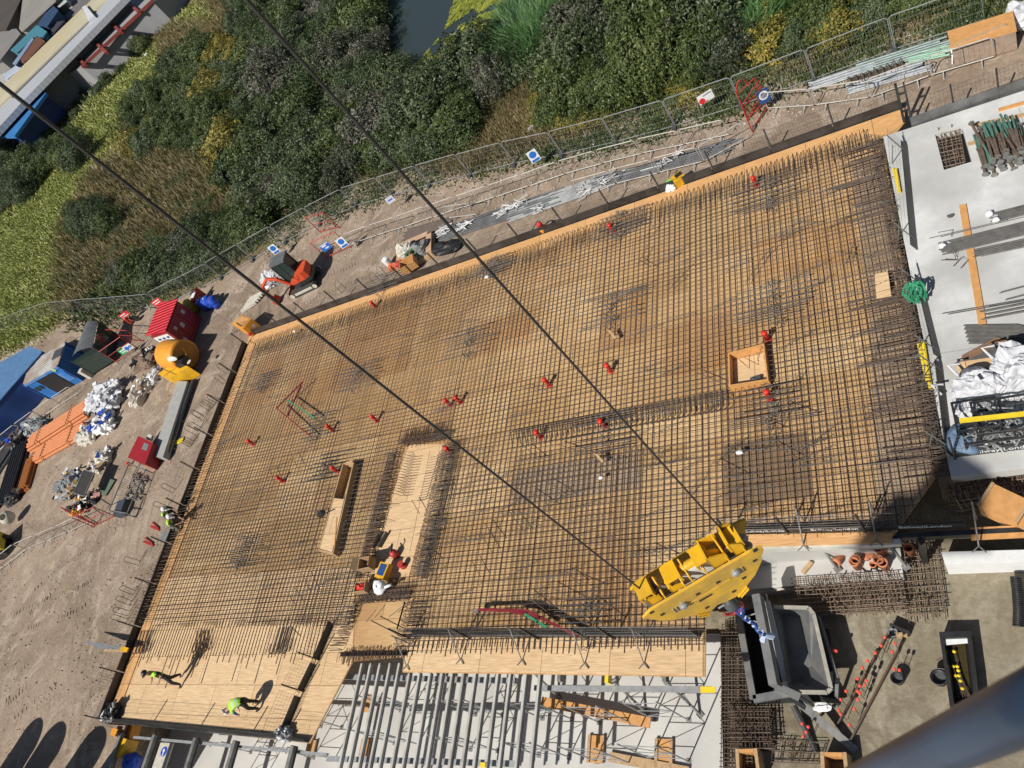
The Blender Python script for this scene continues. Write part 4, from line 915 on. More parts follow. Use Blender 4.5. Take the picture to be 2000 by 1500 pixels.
# ---------------------------------------------------------------- concrete skip
zt = ZM + 1.25
q = lambda u, v, z=zt: P(u, v, z)
t = thing('concrete_skip', 'grey steel boat shaped concrete skip with an open dark mouth', 'concrete skip', P(1540, 1290, ZM))
def sheet(mb, pts, th=.04):
    n_ = (V(pts[1]) - V(pts[0])).cross(V(pts[2]) - V(pts[0])).normalized(); mb.plate(pts, n_ * th)
m = MB()      # the wide lit hopper on the east
A, B, Cc, D = q(1512, 1186), q(1580, 1188), q(1624, 1345), q(1545, 1352)
a0, b0, c0, d0 = P(1527, 1200, ZM + .5), P(1560, 1205, ZM + .55), P(1585, 1300, ZM + .55), P(1548, 1330, ZM + .45)
sheet(m, [A, B, b0, a0]); sheet(m, [B, q(1590, 1200), Cc, c0, b0]); sheet(m, [Cc, q(1616, 1352), D, d0, c0]); sheet(m, [D, A, a0, d0]); sheet(m, [a0, b0, c0, d0])
m.build('hopper', WELD, t)
m = MB()
for p_, r_ in ((A, B), (B, q(1590, 1200)), (q(1590, 1200), Cc), (Cc, q(1616, 1353)), (q(1616, 1353), D)): m.beam(p_ + V((0, 0, .03)), r_ + V((0, 0, .03)), .11, .06)
m.build('hopper_rim', mat('worn_rim_steel', (.40, .38, .33), .6, .2, .2, 4), t)
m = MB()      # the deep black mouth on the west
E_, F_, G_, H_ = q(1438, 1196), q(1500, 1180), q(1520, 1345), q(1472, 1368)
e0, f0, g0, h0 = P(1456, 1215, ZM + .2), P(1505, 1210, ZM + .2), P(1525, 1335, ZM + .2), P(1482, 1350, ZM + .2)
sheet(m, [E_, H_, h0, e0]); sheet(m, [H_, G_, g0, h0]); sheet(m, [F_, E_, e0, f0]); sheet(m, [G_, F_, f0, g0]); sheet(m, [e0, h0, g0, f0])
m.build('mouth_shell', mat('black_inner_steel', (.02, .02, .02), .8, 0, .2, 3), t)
m = MB(); m.beam(q(1441, 1192, zt + .05), q(1472, 1366, zt + .05), .2, .12); m.beam(q(1472, 1366, zt + .05), q(1548, 1352, zt + .05), .22, .12); m.build('mouth_rim', WELD, t)
m = MB(); m.beam(q(1480, 1164, zt + .75), q(1514, 1340, zt + .55), .24, .5); m.beam(q(1514, 1340, zt + .22), q(1562, 1362, zt), .22, .22); m.build('divider_beam', WELD, t)
m = MB(); m.beam(P(1497, 1175, zt + .1), P(1535, 1330, zt - .1), .2, .1); m.build('concrete_crust', CONCL, t)
m = MB(); m.tube([q(1484, 1168, zt + .5), q(1500, 1178, zt + .2), q(1496, 1160, zt + .2)], .03, 6); m.tube([q(1455, 1205, zt + .25), q(1485, 1195, zt + .4)], .025, 6); m.tube([q(1462, 1212, zt + .25), q(1490, 1216, zt + .35)], .03, 6); m.build('lifting_bracket', GALV, t)
m = MB(); m.beam(P(1600, 1205, ZM + 1.0), P(1636, 1325, ZM + 1.0), .07, .12); m.beam(P(1636, 1325, ZM + .9), P(1634, 1380, ZM + .1), .1, .1); m.beam(P(1600, 1205, ZM + 1.0), P(1596, 1215, ZM + .1), .08, .08); m.build('outer_frame', WELD, t)
m = MB(); m.prism(xy((1445, 1215), (1620, 1230), (1632, 1370), (1478, 1375), z=ZM + .1), ZM + .06, ZM + .16); m.build('base_frame', BLK, t)
m = MB(); m.beam(P(1545, 1365, ZM + 1), P(1590, 1395, ZM + .4), .12, .06); m.beam(P(1605, 1365, ZM + .8), P(1640, 1372, ZM + .3), .1, .1); m.tube([P(1560, 1360, ZM + .9), P(1600, 1385, ZM + .5), P(1632, 1378, ZM + .3)], .05, 6); m.build('chute_gate', BLK, t)
m = MB(); m.blob(P(1608, 1382, ZM + .5), (.5, .25, .2), .4, 8, 2); m.build('wash_rag', WHITE, t)
writing('PERI', t, q(1532, 1285, ZM + .95) - V(t.location), (0.5, 0, 1.65), .3, mat('faded_yellow_paint', (.16, .14, .07), .6))
single('steel_plank', MB().beam(P(1560, 1372, ZM + .7), P(1672, 1466, ZM + .12), .22, .06), GALVD, 'long silvery plank sloping from the skip down to the mud', 'plank')
single('dropped_tube', MB().tube([P(1550, 1378, ZM + .4), P(1596, 1470, ZM + .06)], .1, 8), BLK, 'black tube sloping from the skip to the rebar', 'tube')
# pins with caps driven into the mud along two boards
pin = thing('marker_pin', 'thin steel pin with a red cap standing in the mud', 'capped pin', (0, 0, 0), 'red capped pins in the mud')
m = MB(); m.tube([(0, 0, 0), (0, 0, .75)], .010, 5); m.build('rod', RUST, pin, False, True)
m = MB(); m.lathe([(.035, .72), (.05, .76), (.04, .82), (.001, .83)], n=8); m.build('cap', mat('bright_red_cap', (.8, .09, .06), .5, 0, .1, 5), pin, False, True)
pins_px = [(1738, 1259), (1757, 1271), (1731, 1275), (1720, 1289), (1752, 1287), (1705, 1304), (1695, 1317), (1703, 1342), (1686, 1338), (1700, 1350), (1690, 1352), (1690, 1366), (1686, 1362), (1664, 1362), (1654, 1378), (1687, 1378), (1680, 1396), (1654, 1406), (1670, 1426), (1650, 1398), (1756, 1320), (1766, 1322), (1580, 1424), (1592, 1430), (1588, 1440), (1582, 1448), (1632, 1282), (1640, 1284), (1645, 1285)]
for i, (u, v) in enumerate(pins_px):
    o = pin if i == 0 else dup(pin, (0, 0, 0)); o.location = P(u, v, ZM + .08)
for i, (a, b_, lab) in enumerate((((1742, 1224), (1634, 1420), 'western'), ((1772, 1236), (1662, 1446), 'eastern'))):
    single('setting_out_board', MB().beam(P(*a, ZM + .16), P(*b_, ZM + .14), .05, .16), BAR, lab + ' one of two thin dark boards set on edge in the mud', 'board')
t = thing('board_head', 'dark steel end frame at the head of the two boards', 'end frame', P(1758, 1232, ZM))
m = MB(); m.beam(P(1740, 1222, ZM + .25), P(1776, 1238, ZM + .25), .08, .35); m.build('end_plate', BLK, t); m = MB(); m.box(P(1762, 1241, ZM + .2), (.3, .12, .2)); m.build('timber_packer', WOOD, t)
def bucket(u, v, label, z=ZM + .06, s=1.0, m_=BLKP):
    t = thing('bucket', label, 'bucket', P(u, v, z)); m = MB(); m.lathe([(.13 * s, 0), (.17 * s, .34 * s), (.18 * s, .36 * s), (.15 * s, .36 * s), (.115 * s, .04)], n=14); m.build('tub', m_, t, True, True)
    m = MB(); m.lathe([(.14 * s, .2 * s), (.14 * s, .205 * s)], n=12); m.build('contents', GREYD, t, False, True)
    m = MB(); m.tube([(.17 * s * math.cos(a), .17 * s * math.sin(a) * .4 + .12 * s, .36 * s + .02) for a in [k * PI / 6 for k in range(7)]], .008, 4); m.build('handle', GALVD, t, False, True)
bucket(1756, 1330, 'black bucket beside the eastern board in the mud'); bucket(1838, 1330, 'black bucket against the dark trough', s=1.25); bucket(1747, 1240, 'small grey bucket inside the board end frame', s=.8, m_=GREY)
# trough full of capped rods
c = P(1876, 1310, ZM); t = thing('mortar_trough', 'black plastic trough with a white end holding yellow capped rods', 'trough', c); k = MB()
zz = ZM + .62; o_ = xy((1834, 1234), (1896, 1232), (1914, 1380), (1856, 1385), z=zz); i_ = xy((1842, 1246), (1890, 1244), (1904, 1372), (1864, 1376), z=zz); bt_ = xy((1852, 1258), (1886, 1256), (1898, 1362), (1870, 1366), z=ZM + .15)
for a in range(4):
    b_ = (a + 1) % 4; k.add([o_[a], o_[b_], i_[b_], i_[a]], [(0, 1, 2, 3)]); k.add([i_[a], i_[b_], bt_[b_], bt_[a]], [(0, 1, 2, 3)]); k.add([o_[a], o_[b_], V((o_[b_].x, o_[b_].y, ZM + .03)), V((o_[a].x, o_[a].y, ZM + .03))], [(3, 2, 1, 0)])
k.add(bt_, [(0, 1, 2, 3)]); k.build('tub', BLKP, t)
m = MB(); m.prism(xy((1845, 1246), (1889, 1244), (1891, 1256), (1846, 1260), z=ZM + .5), ZM + .48, ZM + .5); m.build('white_end', WHITE, t)
m = MB(); m.prism([lerp(p, sum(bt_, V()) / 4, .02) for p in bt_], ZM + .16, ZM + .2); m.build('muddy_water', mat('muddy_water', (.05, .04, .015), .2), t)
rod = thing('capped_rod', 'steel rod with a yellow cap lying in the black trough', 'capped rod', (0, 0, 0), 'yellow capped rods in the trough')
m = MB(); m.tube([(0, 0, .03), (.16, -.85, .03)], .012, 5); m.build('rod', RUST, rod, False, True)
m = MB(); m.lathe([(.045, 0), (.05, .04), (.02, .07)], n=8); m.build('cap', YELB, rod, False, True)
for i, (u, v) in enumerate([(1864, 1273), (1862, 1302), (1870, 1302), (1872, 1310), (1866, 1320), (1873, 1320), (1876, 1330), (1880, 1345)]):
    o = rod if i == 0 else dup(rod, (0, 0, 0)); o.location = P(u, v, ZM + .3); o.rotation_euler = (0, 0, -.1 + .05 * i)
m = MB(); pp = [P(1984, 1128, ZM + .5), P(1988, 1160, ZM + .4), P(1990, 1190, ZM + .3), P(1989, 1222, ZM + .2)]
m.tube(pp, .13, 12)
for k in range(26): p = lerp(pp[0], pp[-1], k / 25); m.lathe([(.145, -.02), (.15, 0), (.145, .02)], lerp(pp[0], pp[1], k * 3 / 25) if k < 8.4 else lerp(pp[1], pp[2], k * 3 / 25 - 1) if k < 16.8 else lerp(pp[2], pp[3], k * 3 / 25 - 2), 10, pp[-1] - pp[0])
single('corrugated_pipe', m, BLKP, 'black corrugated drain pipe standing up at the east of the mud', 'pipe', smooth=True)
# timber shutters
def shutter(label, px, z1=ZM + .7):
    q_ = xy(*px, z=z1); t = thing('column_shutter', label, 'timber shutter', sum(q_, V()) / 4)
    for i in range(4):
        a, b_ = q_[i], q_[(i + 1) % 4]; d = (b_ - a).normalized() * .06; k = MB(); e = 1 if i % 2 else -1
        k.beam(a - d * e + V((0, 0, -.35)), b_ + d * e + V((0, 0, -.35)), .1, .75); k.build('side_board', WOOD if i % 2 else WOODO, t)
shutter('square timber column shutter standing on the mud by the silvery plank', [(1606, 1473), (1650, 1474), (1654, 1512), (1608, 1512)])
shutter('narrow timber column shutter beside the dark rebar strip', [(1440, 1467), (1476, 1466), (1482, 1512), (1442, 1512)])

# ================================================================ things on the concrete slab
cage('rebar_cage', 'small grey rebar grid in the slab opening', [(1828, 262), (1872, 252), (1884, 322), (1842, 332)], ZS - .25, 6, 9, (0, .1), r=.014, mtl=RUSTL)
rn = random.Random(12)
PGR = mat('green_prop_paint', (.10, .22, .17), .6, .2, .3, 4); PBR = mat('brown_prop_steel', (.15, .11, .085), .7, .2, .3, 5)
ap = thing('stored_prop', 'worn steel acrow prop lying in the stack on the slab', 'prop', (0, 0, 0), 'steel props stacked on the slab')
m = MB(); m.tube([(0, -.85, 0), (0, .1, 0)], .045, 8); m.build('outer_tube', PBR, ap, False, True)
m = MB(); m.tube([(0, .1, 0), (0, .9, 0)], .034, 8); m.build('inner_tube', PGR, ap, False, True)
m = MB(); m.lathe([(.06, -.05), (.06, .05)], (0, .1, 0), 8, (0, 1, 0)); m.build('collar', RUST, ap, False, True)
m = MB(); m.lathe([(.1, 0), (.1, .015)], (0, -.86, 0), 8, (0, 1, 0)); m.build('foot_plate', GALVD, ap, False, True)
k = 0
for L in range(4):
    for j in range(13 - L):
        o = ap if k == 0 else dup(ap, (0, 0, 0)); s_ = rn.choice((0, PI)) if rn.random() < .3 else 0
        p = lerp(P(1912, 300, ZS), P(2010, 275, ZS), (j + .5 * L) / 13); o.location = (p.x + rn.uniform(-.04, .04), p.y + rn.uniform(-.25, .2), ZS + .06 + L * .12)
        o.rotation_euler = (rn.uniform(-.03, .03), rn.uniform(0, 6), rn.uniform(-.08, .16) + s_); o.scale = (1, rn.uniform(.85, 1.15), 1)
        k += 1
for i, (a, b_, lab) in enumerate((((1898, 246), (2010, 222), 'northern timber bearer under the stacked props'), ((1890, 282), (1925, 272), 'pale timber end sticking out west of the stacked props'), ((1950, 215), (2020, 195), 'orange timber at the north edge of the slab'))):
    single('timber_bearer', MB().beam(P(*a, ZS + .035), P(*b_, ZS + .035), .12, .07), WOOD if i < 2 else WOODO, lab, 'timber')
single('scaffold_plank', MB().beam(P(1880, 400, ZS + .03), P(1919, 634, ZS + .03), .2, .05), WOODO, 'long orange scaffold plank lying on the slab under the bar bundles', 'plank')
def bundle(label, a, b_, n, w_, z=ZS + .05, m_=BARG, r=.022, stag=.3, group='steel bar bundles on the slab', name='bar_bundle', cap=False):
    a, b_ = P(*a, z), P(*b_, z); d = (b_ - a).normalized(); s_ = V((-d.y, d.x, 0)); t = thing(name, label, 'bar bundle', mid(a, b_), group); rn = random.Random(n + int(a.x * 10))
    for i in range(n):
        of = s_ * (w_ * ((i % max(2, int(n * .6))) / max(1, int(n * .6) - 1) - .5)) + V((0, 0, (r * 1.9) * (i // max(2, int(n * .6)))))
        k = MB(); k.tube([a + of + d * rn.uniform(-stag, stag) * .6, b_ + of + d * rn.uniform(-stag, stag)], r, 5); k.build('steel_bar', m_, t)
    return t
bundle('bundle of grey bars by the white cap at the east edge of the slab', (1945, 424), (2040, 400), 14, .38)
bundle('long bundle of grey bars crossing the orange plank', (1846, 484), (2040, 436), 20, .5, ZS + .09)
bundle('short bundle of grey bars stepped behind the long one', (1910, 494), (2040, 466), 10, .3)
bundle('few thin bars south of the orange plank end', (1948, 582), (2040, 558), 4, .3, r=.016)
bundle('loose spread of bars below the thin ones', (1925, 612), (2040, 590), 7, .4)
bundle('single long bar reaching to the mesh panel', (1842, 614), (2010, 585), 2, .06, ZS + .1, r=.014)
bundle('single bar resting above the white end cap', (1826, 464), (1985, 426), 2, .05, ZS + .12, r=.014)
t = thing('bent_bar_bundle', 'stack of dark cranked bars beside the white bulk bags', 'bar bundle', P(1950, 655, ZS), 'steel bar bundles on the slab')
for i in range(24):
    k = MB(); o_ = V((0, -.048 * (i % 14), .045 * (i // 14) + .03)); k.tube([P(1893 - (i % 3) * 2, 668, ZS) + o_ * 1 + V((0, .55, 0)), P(1935, 640, ZS) + o_ + V((0.15, .0, 0)), P(1985, 637, ZS) + o_, P(2040, 648, ZS) + o_], .02, 5); k.build('steel_bar', BARG, t)
t = thing('bent_bar_bundle', 'brown cranked angle bars lying over the plywood by the bulk bags', 'bar bundle', P(1930, 690, ZS), 'steel bar bundles on the slab')
for i in range(9):
    k = MB(); o_ = V((0, -.07 * i, .12)); k.tube([P(1880, 700 - i, ZS) + o_, P(1948, 664, ZS) + o_, P(2030, 690, ZS) + o_], .03, 4); k.build('steel_bar', mat('brown_bar', (.22, .13, .075), .7, .1, .25, 4) if i < 4 else BARG, t)
m = MB(); a = P(1866, 712, ZS + .18); m.prism(xy((1865, 708), (1950, 696), (1952, 742), (1880, 748), z=ZS + .15), ZS + .12, ZS + .15); single('plywood_sheet', m, PLYN, 'plywood sheet lying beside the white bulk bags on the slab', 'plywood sheet')
for i, (u, v, d_, lab) in enumerate([(1922, 772, (1.25, 1.0, .75), 'large white bulk bag nearest the yellow bar on the slab'), (1992, 745, (1.15, 1.2, .95), 'tall white bulk bag with knotted loops by the cranked bars'), (1886, 798, (.6, .6, .35), 'slumped flap of white bag beside the mesh panel')]):
    t = thing('bulk_bag', lab, 'bulk bag', P(u, v, ZS)); k = MB(); k.blob(P(u, v, ZS), d_, .22, 24, 20 + i, True, .32); k.build('bag_body', BAGW, t, False)
    c = P(u, v, ZS); k = MB(); k.tube([c + V((-.5, .4, d_[2] * .8)), c + V((-.7, .75, d_[2] * .9)), c + V((-.4, .7, d_[2]))], .04, 6); k.tube([c + V((.1, .3, d_[2] * .95)), c + V((.3, .1, d_[2] * 1.1)), c + V((.5, -.1, d_[2] * .9))], .04, 6); k.build('lifting_loop', BAGW, t, True)
single('dark_rag', MB().blob(P(1910, 740, ZS + .1), (.7, .4, .5), .4, 10, 31), mat('dark_grey_cloth', (.12, .12, .14), .9), 'dark grey cloth heap at the mouth of the bulk bag', 'cloth', smooth=True)
single('blue_tarp', MB().blob(P(1880, 868, ZS), (.7, .9, .5), .35, 12, 33), mat('blue_grey_sheet', (.13, .2, .30), .7, 0, .2, 3), 'crumpled blue grey sheet in the corner of the mesh guards', 'sheet', smooth=True)
single('yellow_bar', MB().beam(P(1874, 822, ZS + 1.0), P(2040, 804, ZS + 1.0), .1, .1), YELB, 'long yellow bar lying over the stillages', 'yellow bar')
def stillage(u, v, label, sx=1.5, sy=1.0, h=.85, full=True):
    c = P(u, v, ZS); t = thing('stillage', label, 'stillage', c); k = MB()
    for a in (-1, 1):
        for b_ in (-1, 1): k.beam((c.x + a * sx / 2, c.y + b_ * sy / 2, ZS), (c.x + a * sx / 2, c.y + b_ * sy / 2, ZS + h), .06, .06, (1, 0, 0))
    for z in (.12, h): k.beam((c.x - sx / 2, c.y - sy / 2, ZS + z), (c.x + sx / 2, c.y - sy / 2, ZS + z), .05, .05); k.beam((c.x - sx / 2, c.y + sy / 2, ZS + z), (c.x + sx / 2, c.y + sy / 2, ZS + z), .05, .05); k.beam((c.x - sx / 2, c.y - sy / 2, ZS + z), (c.x - sx / 2, c.y + sy / 2, ZS + z), .05, .05); k.beam((c.x + sx / 2, c.y - sy / 2, ZS + z), (c.x + sx / 2, c.y + sy / 2, ZS + z), .05, .05)
    k.build('frame', BLK, t)
    k = MB(); rn = random.Random(int(u))
    for i in range(13): x = c.x - sx / 2 + sx * i / 12; k.bar((x, c.y - sy / 2, ZS + .1), (x, c.y - sy / 2, ZS + h), .006, 3)
    k.bar((c.x - sx / 2, c.y - sy / 2, ZS + h * .5), (c.x + sx / 2, c.y - sy / 2, ZS + h * .5), .006, 3); k.build('mesh_side', BLK, t); k = MB()
    for i in range(13): x = c.x - sx / 2 + sx * i / 12; k.bar((x, c.y + sy / 2, ZS + .1), (x, c.y + sy / 2, ZS + h), .006, 3)
    k.bar((c.x - sx / 2, c.y + sy / 2, ZS + h * .5), (c.x + sx / 2, c.y + sy / 2, ZS + h * .5), .006, 3); k.build('mesh_side', BLK, t)
    if full:
        k = MB()
        for i in range(70): p = V((c.x + rn.uniform(-.45, .45) * sx, c.y + rn.uniform(-.42, .42) * sy, ZS + rn.uniform(.15, .6))); d = V((rn.uniform(-1, 1), rn.uniform(-1, 1), rn.uniform(-.3, .3))).normalized() * rn.uniform(.1, .3); k.tube([p - d, p + d], rn.uniform(.02, .045), 5)
        o = k.build('steel_fittings', GALV, t); o['kind'] = 'stuff'
stillage(1972, 838, 'black mesh stillage full of loose silver fittings under the yellow bar'); stillage(1945, 862, 'lower black mesh stillage of silver fittings behind the lettered guard', 1.4, .6, .6)
stillage(1912, 836, 'empty dark stillage beside the crumpled blue sheet', 1.0, .9, .8, False)
for i, (u, v, lab) in enumerate([(1933, 421, 'white cap on the end of the short bar bundle'), (1842, 484, 'white cap on the end of the long bar bundle'), (1946, 434, 'white wrapping beside the single bar end')]):
    single('end_cap', MB().blob(P(u, v, ZS), (.22, .2, .2), .2, 8, i), WHITE, lab, 'end cap', smooth=True)
single('shoe', MB().blob(P(1857, 423, ZS), (.2, .12, .1), .2, 8, 5), GREYD, 'small dark scrap lying alone on the bare slab', 'scrap')
m = MB()
for (a, b_, c_, d_) in (((1842, 496), (1862, 494), (1868, 508), (1838, 508)), ((1846, 490), (1868, 488), (1866, 508), (1846, 506)), ((1862, 520), (1878, 502), (1890, 508), (1876, 524))):
    m.tube([P(*a, ZS + .05), P(*b_, ZS + .15), P(*c_, ZS + .15), P(*d_, ZS + .05)], .012, 5)
single('bent_stirrup', m, RUST, 'few bent wire stirrups dropped by the orange plank', 'stirrups')
single('bent_stirrup', MB().tube([P(1832, 454, ZS + .05), P(1860, 449, ZS + .1), P(1858, 462, ZS + .1)], .012, 5), RUST, 'single bent stirrup north of the long bar bundle', 'stirrups')
# ================================================================ crane: ropes, hook block, cab rail
Rr = 3.9
def dirh(u, v): w_ = ray(u, v); h = math.hypot(w_.x, w_.y); return V((w_.x / h, w_.y / h, 0)), w_.z / h
d1, s1 = dirh(1410, 1035); d2, s2 = dirh(1250, 1150)
r2_ = Rr * s1 / s2
ROPE = mat('greased_wire_rope', (.05, .05, .052), .5, .4, .3, 30)
B1, B2 = d1 * Rr, d2 * r2_; zB = H + s1 * Rr
for b_, lab in ((B1, 'eastern of the two long steel ropes down to the hook block'), (B2, 'western of the two long steel ropes down to the hook block')):
    m = MB(); m.tube([V((b_.x, b_.y, zB - .1)), V((b_.x, b_.y, H + 3.5))], 0.0095, 8); single('hoist_rope', m, ROPE, lab, 'crane rope')
# the near cheek plate stands in a vertical plane through its upper edge
pa, sa = dirh(1271, 1192); pb, sb_ = dirh(1466, 1078)
ra = r2_ * .965; A = V((pa.x * ra, pa.y * ra, H + sa * ra)); rb_ = ra * sa / sb_; Bp = V((pb.x * rb_, pb.y * rb_, H + sb_ * rb_))
ex = (Bp - A); LEN = ex.length; ex.normalize(); nz = V((0, 0, 1)); nrm = ex.cross(nz); 
if nrm.dot(V((0, 0, H)) - A) < 0: nrm = -nrm
def onplane(u, v, off=0.0):
    w_ = ray(u, v); o = V((0, 0, H)); t_ = ((A + nrm * off) - o).dot(nrm) / w_.dot(nrm); return o + w_ * t_
zm = lambda x, y: (1220 + x * .15, 1030 + y * .15)
hb = thing('hook_block', 'large yellow crane hook block hanging on two ropes above the deck', 'hook block', mid(A, Bp))
outl = [(240, 1190), (335, 1085), (1640, 320), (1790, 255), (1815, 290), (1785, 380), (1790, 430), (1700, 620), (1590, 760), (1480, 890), (1330, 965), (1210, 1010), (1110, 1110), (960, 1140), (800, 1165), (640, 1210), (480, 1215), (330, 1195)]
front = [onplane(*zm(x, y)) for x, y in outl]
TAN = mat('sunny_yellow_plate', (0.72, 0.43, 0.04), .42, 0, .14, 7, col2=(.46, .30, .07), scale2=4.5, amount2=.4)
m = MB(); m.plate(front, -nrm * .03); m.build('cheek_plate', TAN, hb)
W_ = .34
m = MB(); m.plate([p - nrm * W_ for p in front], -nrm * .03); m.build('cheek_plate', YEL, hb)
def loc(a, h, dpt): return A + ex * (a * LEN) + nz * h - nrm * dpt      # along, up, into the block
# stiffener boxes, guards and gussets on the top edge
for a, l, h in ((.02, .12, .17), (.24, .12, .12), (.66, .16, .26), (.88, .10, .3)):
    m = MB(); p = loc(a, -.02, .05); q_ = loc(a + l, -.02, .05)
    m.plate([p, q_, q_ + nz * h * .55, p + nz * h], -nrm * .02); m.plate([p - nrm * .22, q_ - nrm * .22, q_ - nrm * .22 + nz * h * .7, p - nrm * .22 + nz * h * .9], -nrm * .02)
    m.plate([p, p - nrm * .24, p - nrm * .24 + nz * h * .9, p + nz * h], ex * .02)
    m.build('rope_guard', YEL, hb)
m = MB()
for a, h in ((.16, .15), (.36, .13), (.44, .2), (.58, .18), (.80, .26), (.96, .24)):
    p = loc(a, 0, .03); m.plate([p, p - nrm * .26, p - nrm * .2 + nz * h, p - nrm * .02 + nz * h * .35], ex * .014)
m.build('gusset_plate', YEL, hb)
for a in (.05, .33, .62, .93):
    m = MB(); p = loc(a, .12, .16)
    for s_ in (-1, 1): m.beam(p + ex * .07 * s_ + nrm * .1, p + ex * .07 * s_ - nrm * .1, .02, .10)
    m.beam(p - ex * .08 + nz * .055, p + ex * .08 + nz * .055, .2, .015, nrm.cross(ex)); m.build('rope_clamp_bracket', YEL, hb)
for i, a in enumerate((.12, .50, .88)):
    rs = .20 if i == 1 else .17; c_ = loc(a, -.12 if i == 1 else -.10, W_ / 2)
    m = MB(); m.lathe([(.06, -.05), (rs, -.05), (rs + .02, -.045), (rs - .035, 0), (rs + .02, .045), (rs, .05), (.06, .05)], c_, 28, nrm); m.build('sheave', WHITE if i == 1 else GALVD, hb, True)
m = MB(); c_ = loc(.5, .02, .17); m.tube([c_ + ex * (.30 * math.cos(t_)) + nz * (.13 * math.sin(t_) - .05) for t_ in [PI * k / 10 for k in range(11)]], .05, 8); m.build('sheave_cover', YEL, hb, True)
m = MB()
for x, y in ((490, 1130), (950, 865), (1070, 1040), (1215, 710), (1420, 830), (1690, 430), (1550, 655), (350, 1105), (1700, 300)):
    p = onplane(*zm(x, y)); m.beam(p - ex * .02, p + ex * .02, .03, .02, nrm)
for x, y in ((1050, 910),): p = onplane(*zm(x, y)); m.beam(p - ex * .075, p + ex * .075, .03, .012, nz)
m.build('plate_slot', BLKP, hb)
m = MB()
for x, y in ((760, 1000), (1440, 570)):
    p = onplane(*zm(x, y)); m.lathe([(.045, 0), (.05, .03), (.03, .05), (.001, .055)], p, 12, nrm)
m.build('axle_end', GALV, hb)
m = MB()
for x, y in ((665, 1070), (1515, 550)):
    p = onplane(*zm(x, y))
    for k in (-.018, .018): m.beam(p + ex * k - nz * .05, p + ex * k + nz * .05, .014, .03, nrm)
m.build('locking_plate', mat('bare_bright_steel', (.5, .42, .3), .4, .5), hb)
m = MB(); a1, a2 = onplane(*zm(860, 970)), onplane(*zm(1370, 660)); m.tube([a1 + nrm * .008, a2 + nrm * .008], .006, 5); m.build('weld_line', TAN, hb)
m = MB()
for px in ([(1480, 890), (1590, 760), (1610, 790), (1510, 900)], [(955, 1135), (1095, 1105), (1105, 1130), (970, 1155)]):
    q_ = [onplane(*zm(*p)) + nrm * .01 for p in px]; m.tube([*q_], .012, 6, True)
m.build('grab_handle', YEL, hb)
# hook under the block, and the blue sling on it
hp = onplane(1424, 1176, -.17); m = MB()
m.lathe([(.03, 0), (.07, -.06), (.085, -.14), (.07, -.2), (.001, -.22)], hp + nz * .06, 14); m.build('hook_shank', GREYD, hb, True)
m = MB(); m.tube([hp + nz * -.1 + ex * (.11 * math.sin(t_) - .03) + nz * (.11 * math.cos(t_) - .11) for t_ in [k * .42 for k in range(13)]], .035, 8, r2=.015); m.build('hook', REDP, hb, True)
m = MB(); m.tube([hp + ex * -.14, hp + ex * -.04], .012, 6); m.build('safety_latch', GALV, hb)
ps = [hp + nz * (-.16 - .115 * k) + ex * (.02 * math.sin(k * 1.3)) for k in range(11)]
BL2 = mat('blue_rope', (.03, .09, .42), .7, 0, .3, 40); WH2 = mat('pale_blue_rope', (.42, .52, .7), .7, 0, .2, 40)
t = thing('rope_sling', 'blue and white plaited rope sling hanging from the crane hook', 'rope sling', hp)
m = MB(); m.tube(ps, .022, 8); m.tube([ps[0] + ex * .03, ps[1] + ex * .045, ps[2] + ex * .02], .03, 8); m.tube([ps[0] - ex * .03, ps[1] - ex * .04, ps[3]], .025, 8); m.build('rope', BL2, t, True)
m = MB()
for k in range(3, 20): p = lerp(ps[0], ps[-1], k / 20); m.tube([p + ex * .026 * math.cos(k * 2.2) + nrm * .026 * math.sin(k * 2.2), p + nz * -.04 + ex * .026 * math.cos(k * 2.2 + 1.2) + nrm * .026 * math.sin(k * 2.2 + 1.2)], .010, 5)
m.tube([ps[-1], ps[-1] + nz * -.14 + ex * .05], .03, 6, r2=.05); m.tube([ps[-1], ps[-1] + nz * -.12 - ex * .07], .025, 6, r2=.04); m.build('plaited_strand', WH2, t)
# steel guard rail of the crane by the lens
def near(u, v, dd): w_ = ray(u, v).normalized(); return V((0, 0, H)) + w_ * dd
m = MB(); p, q_ = near(1702, 1522, 1.02), near(2002, 1384, .66); d_ = (q_ - p)
m.tube([p - d_ * 1.2, p, q_, q_ + d_ * .35], .0215, 32)
RAIL = mat('blue_grey_painted_rail', (.024, .052, .10), .34, .0, .35, 14, col2=(.005, .012, .03), scale2=7, amount2=.5); RAIL.node_tree.nodes['Principled BSDF'].inputs['Specular IOR Level'].default_value = .3
single('crane_guard_rail', m, RAIL, 'thick blue grey crane guard rail close to the lens', 'guard rail', smooth=True)

# added ballast slabs out of view, shaped for their shade; their shadow lies on the south east corner of the mat and the pit below it
hC = 26.0
for i, (z0, px) in enumerate(((.25, ((1736, 1054), (1832, 936), (1908, 988), (1902, 1064))), (ZM + .3, ((1690, 1066), (1745, 1040), (1828, 936), (1930, 955), (1965, 1010), (1950, 1058))))):
    hh = hC + .25 - z0 + i * 1.3; sh = [P(u, v, z0) + V((-.43 / 1.06 * hh, -.90 / 1.06 * hh, hh)) for u, v in px]
    t = thing('shade_blocker', ('upper', 'lower')[i] + ' unseen added ballast block of the crane above the yard', 'blocker', sh[0]); m = MB(); m.plate(sh, (0, 0, 1.2)); m.build('blocker_slab', CONCL, t)
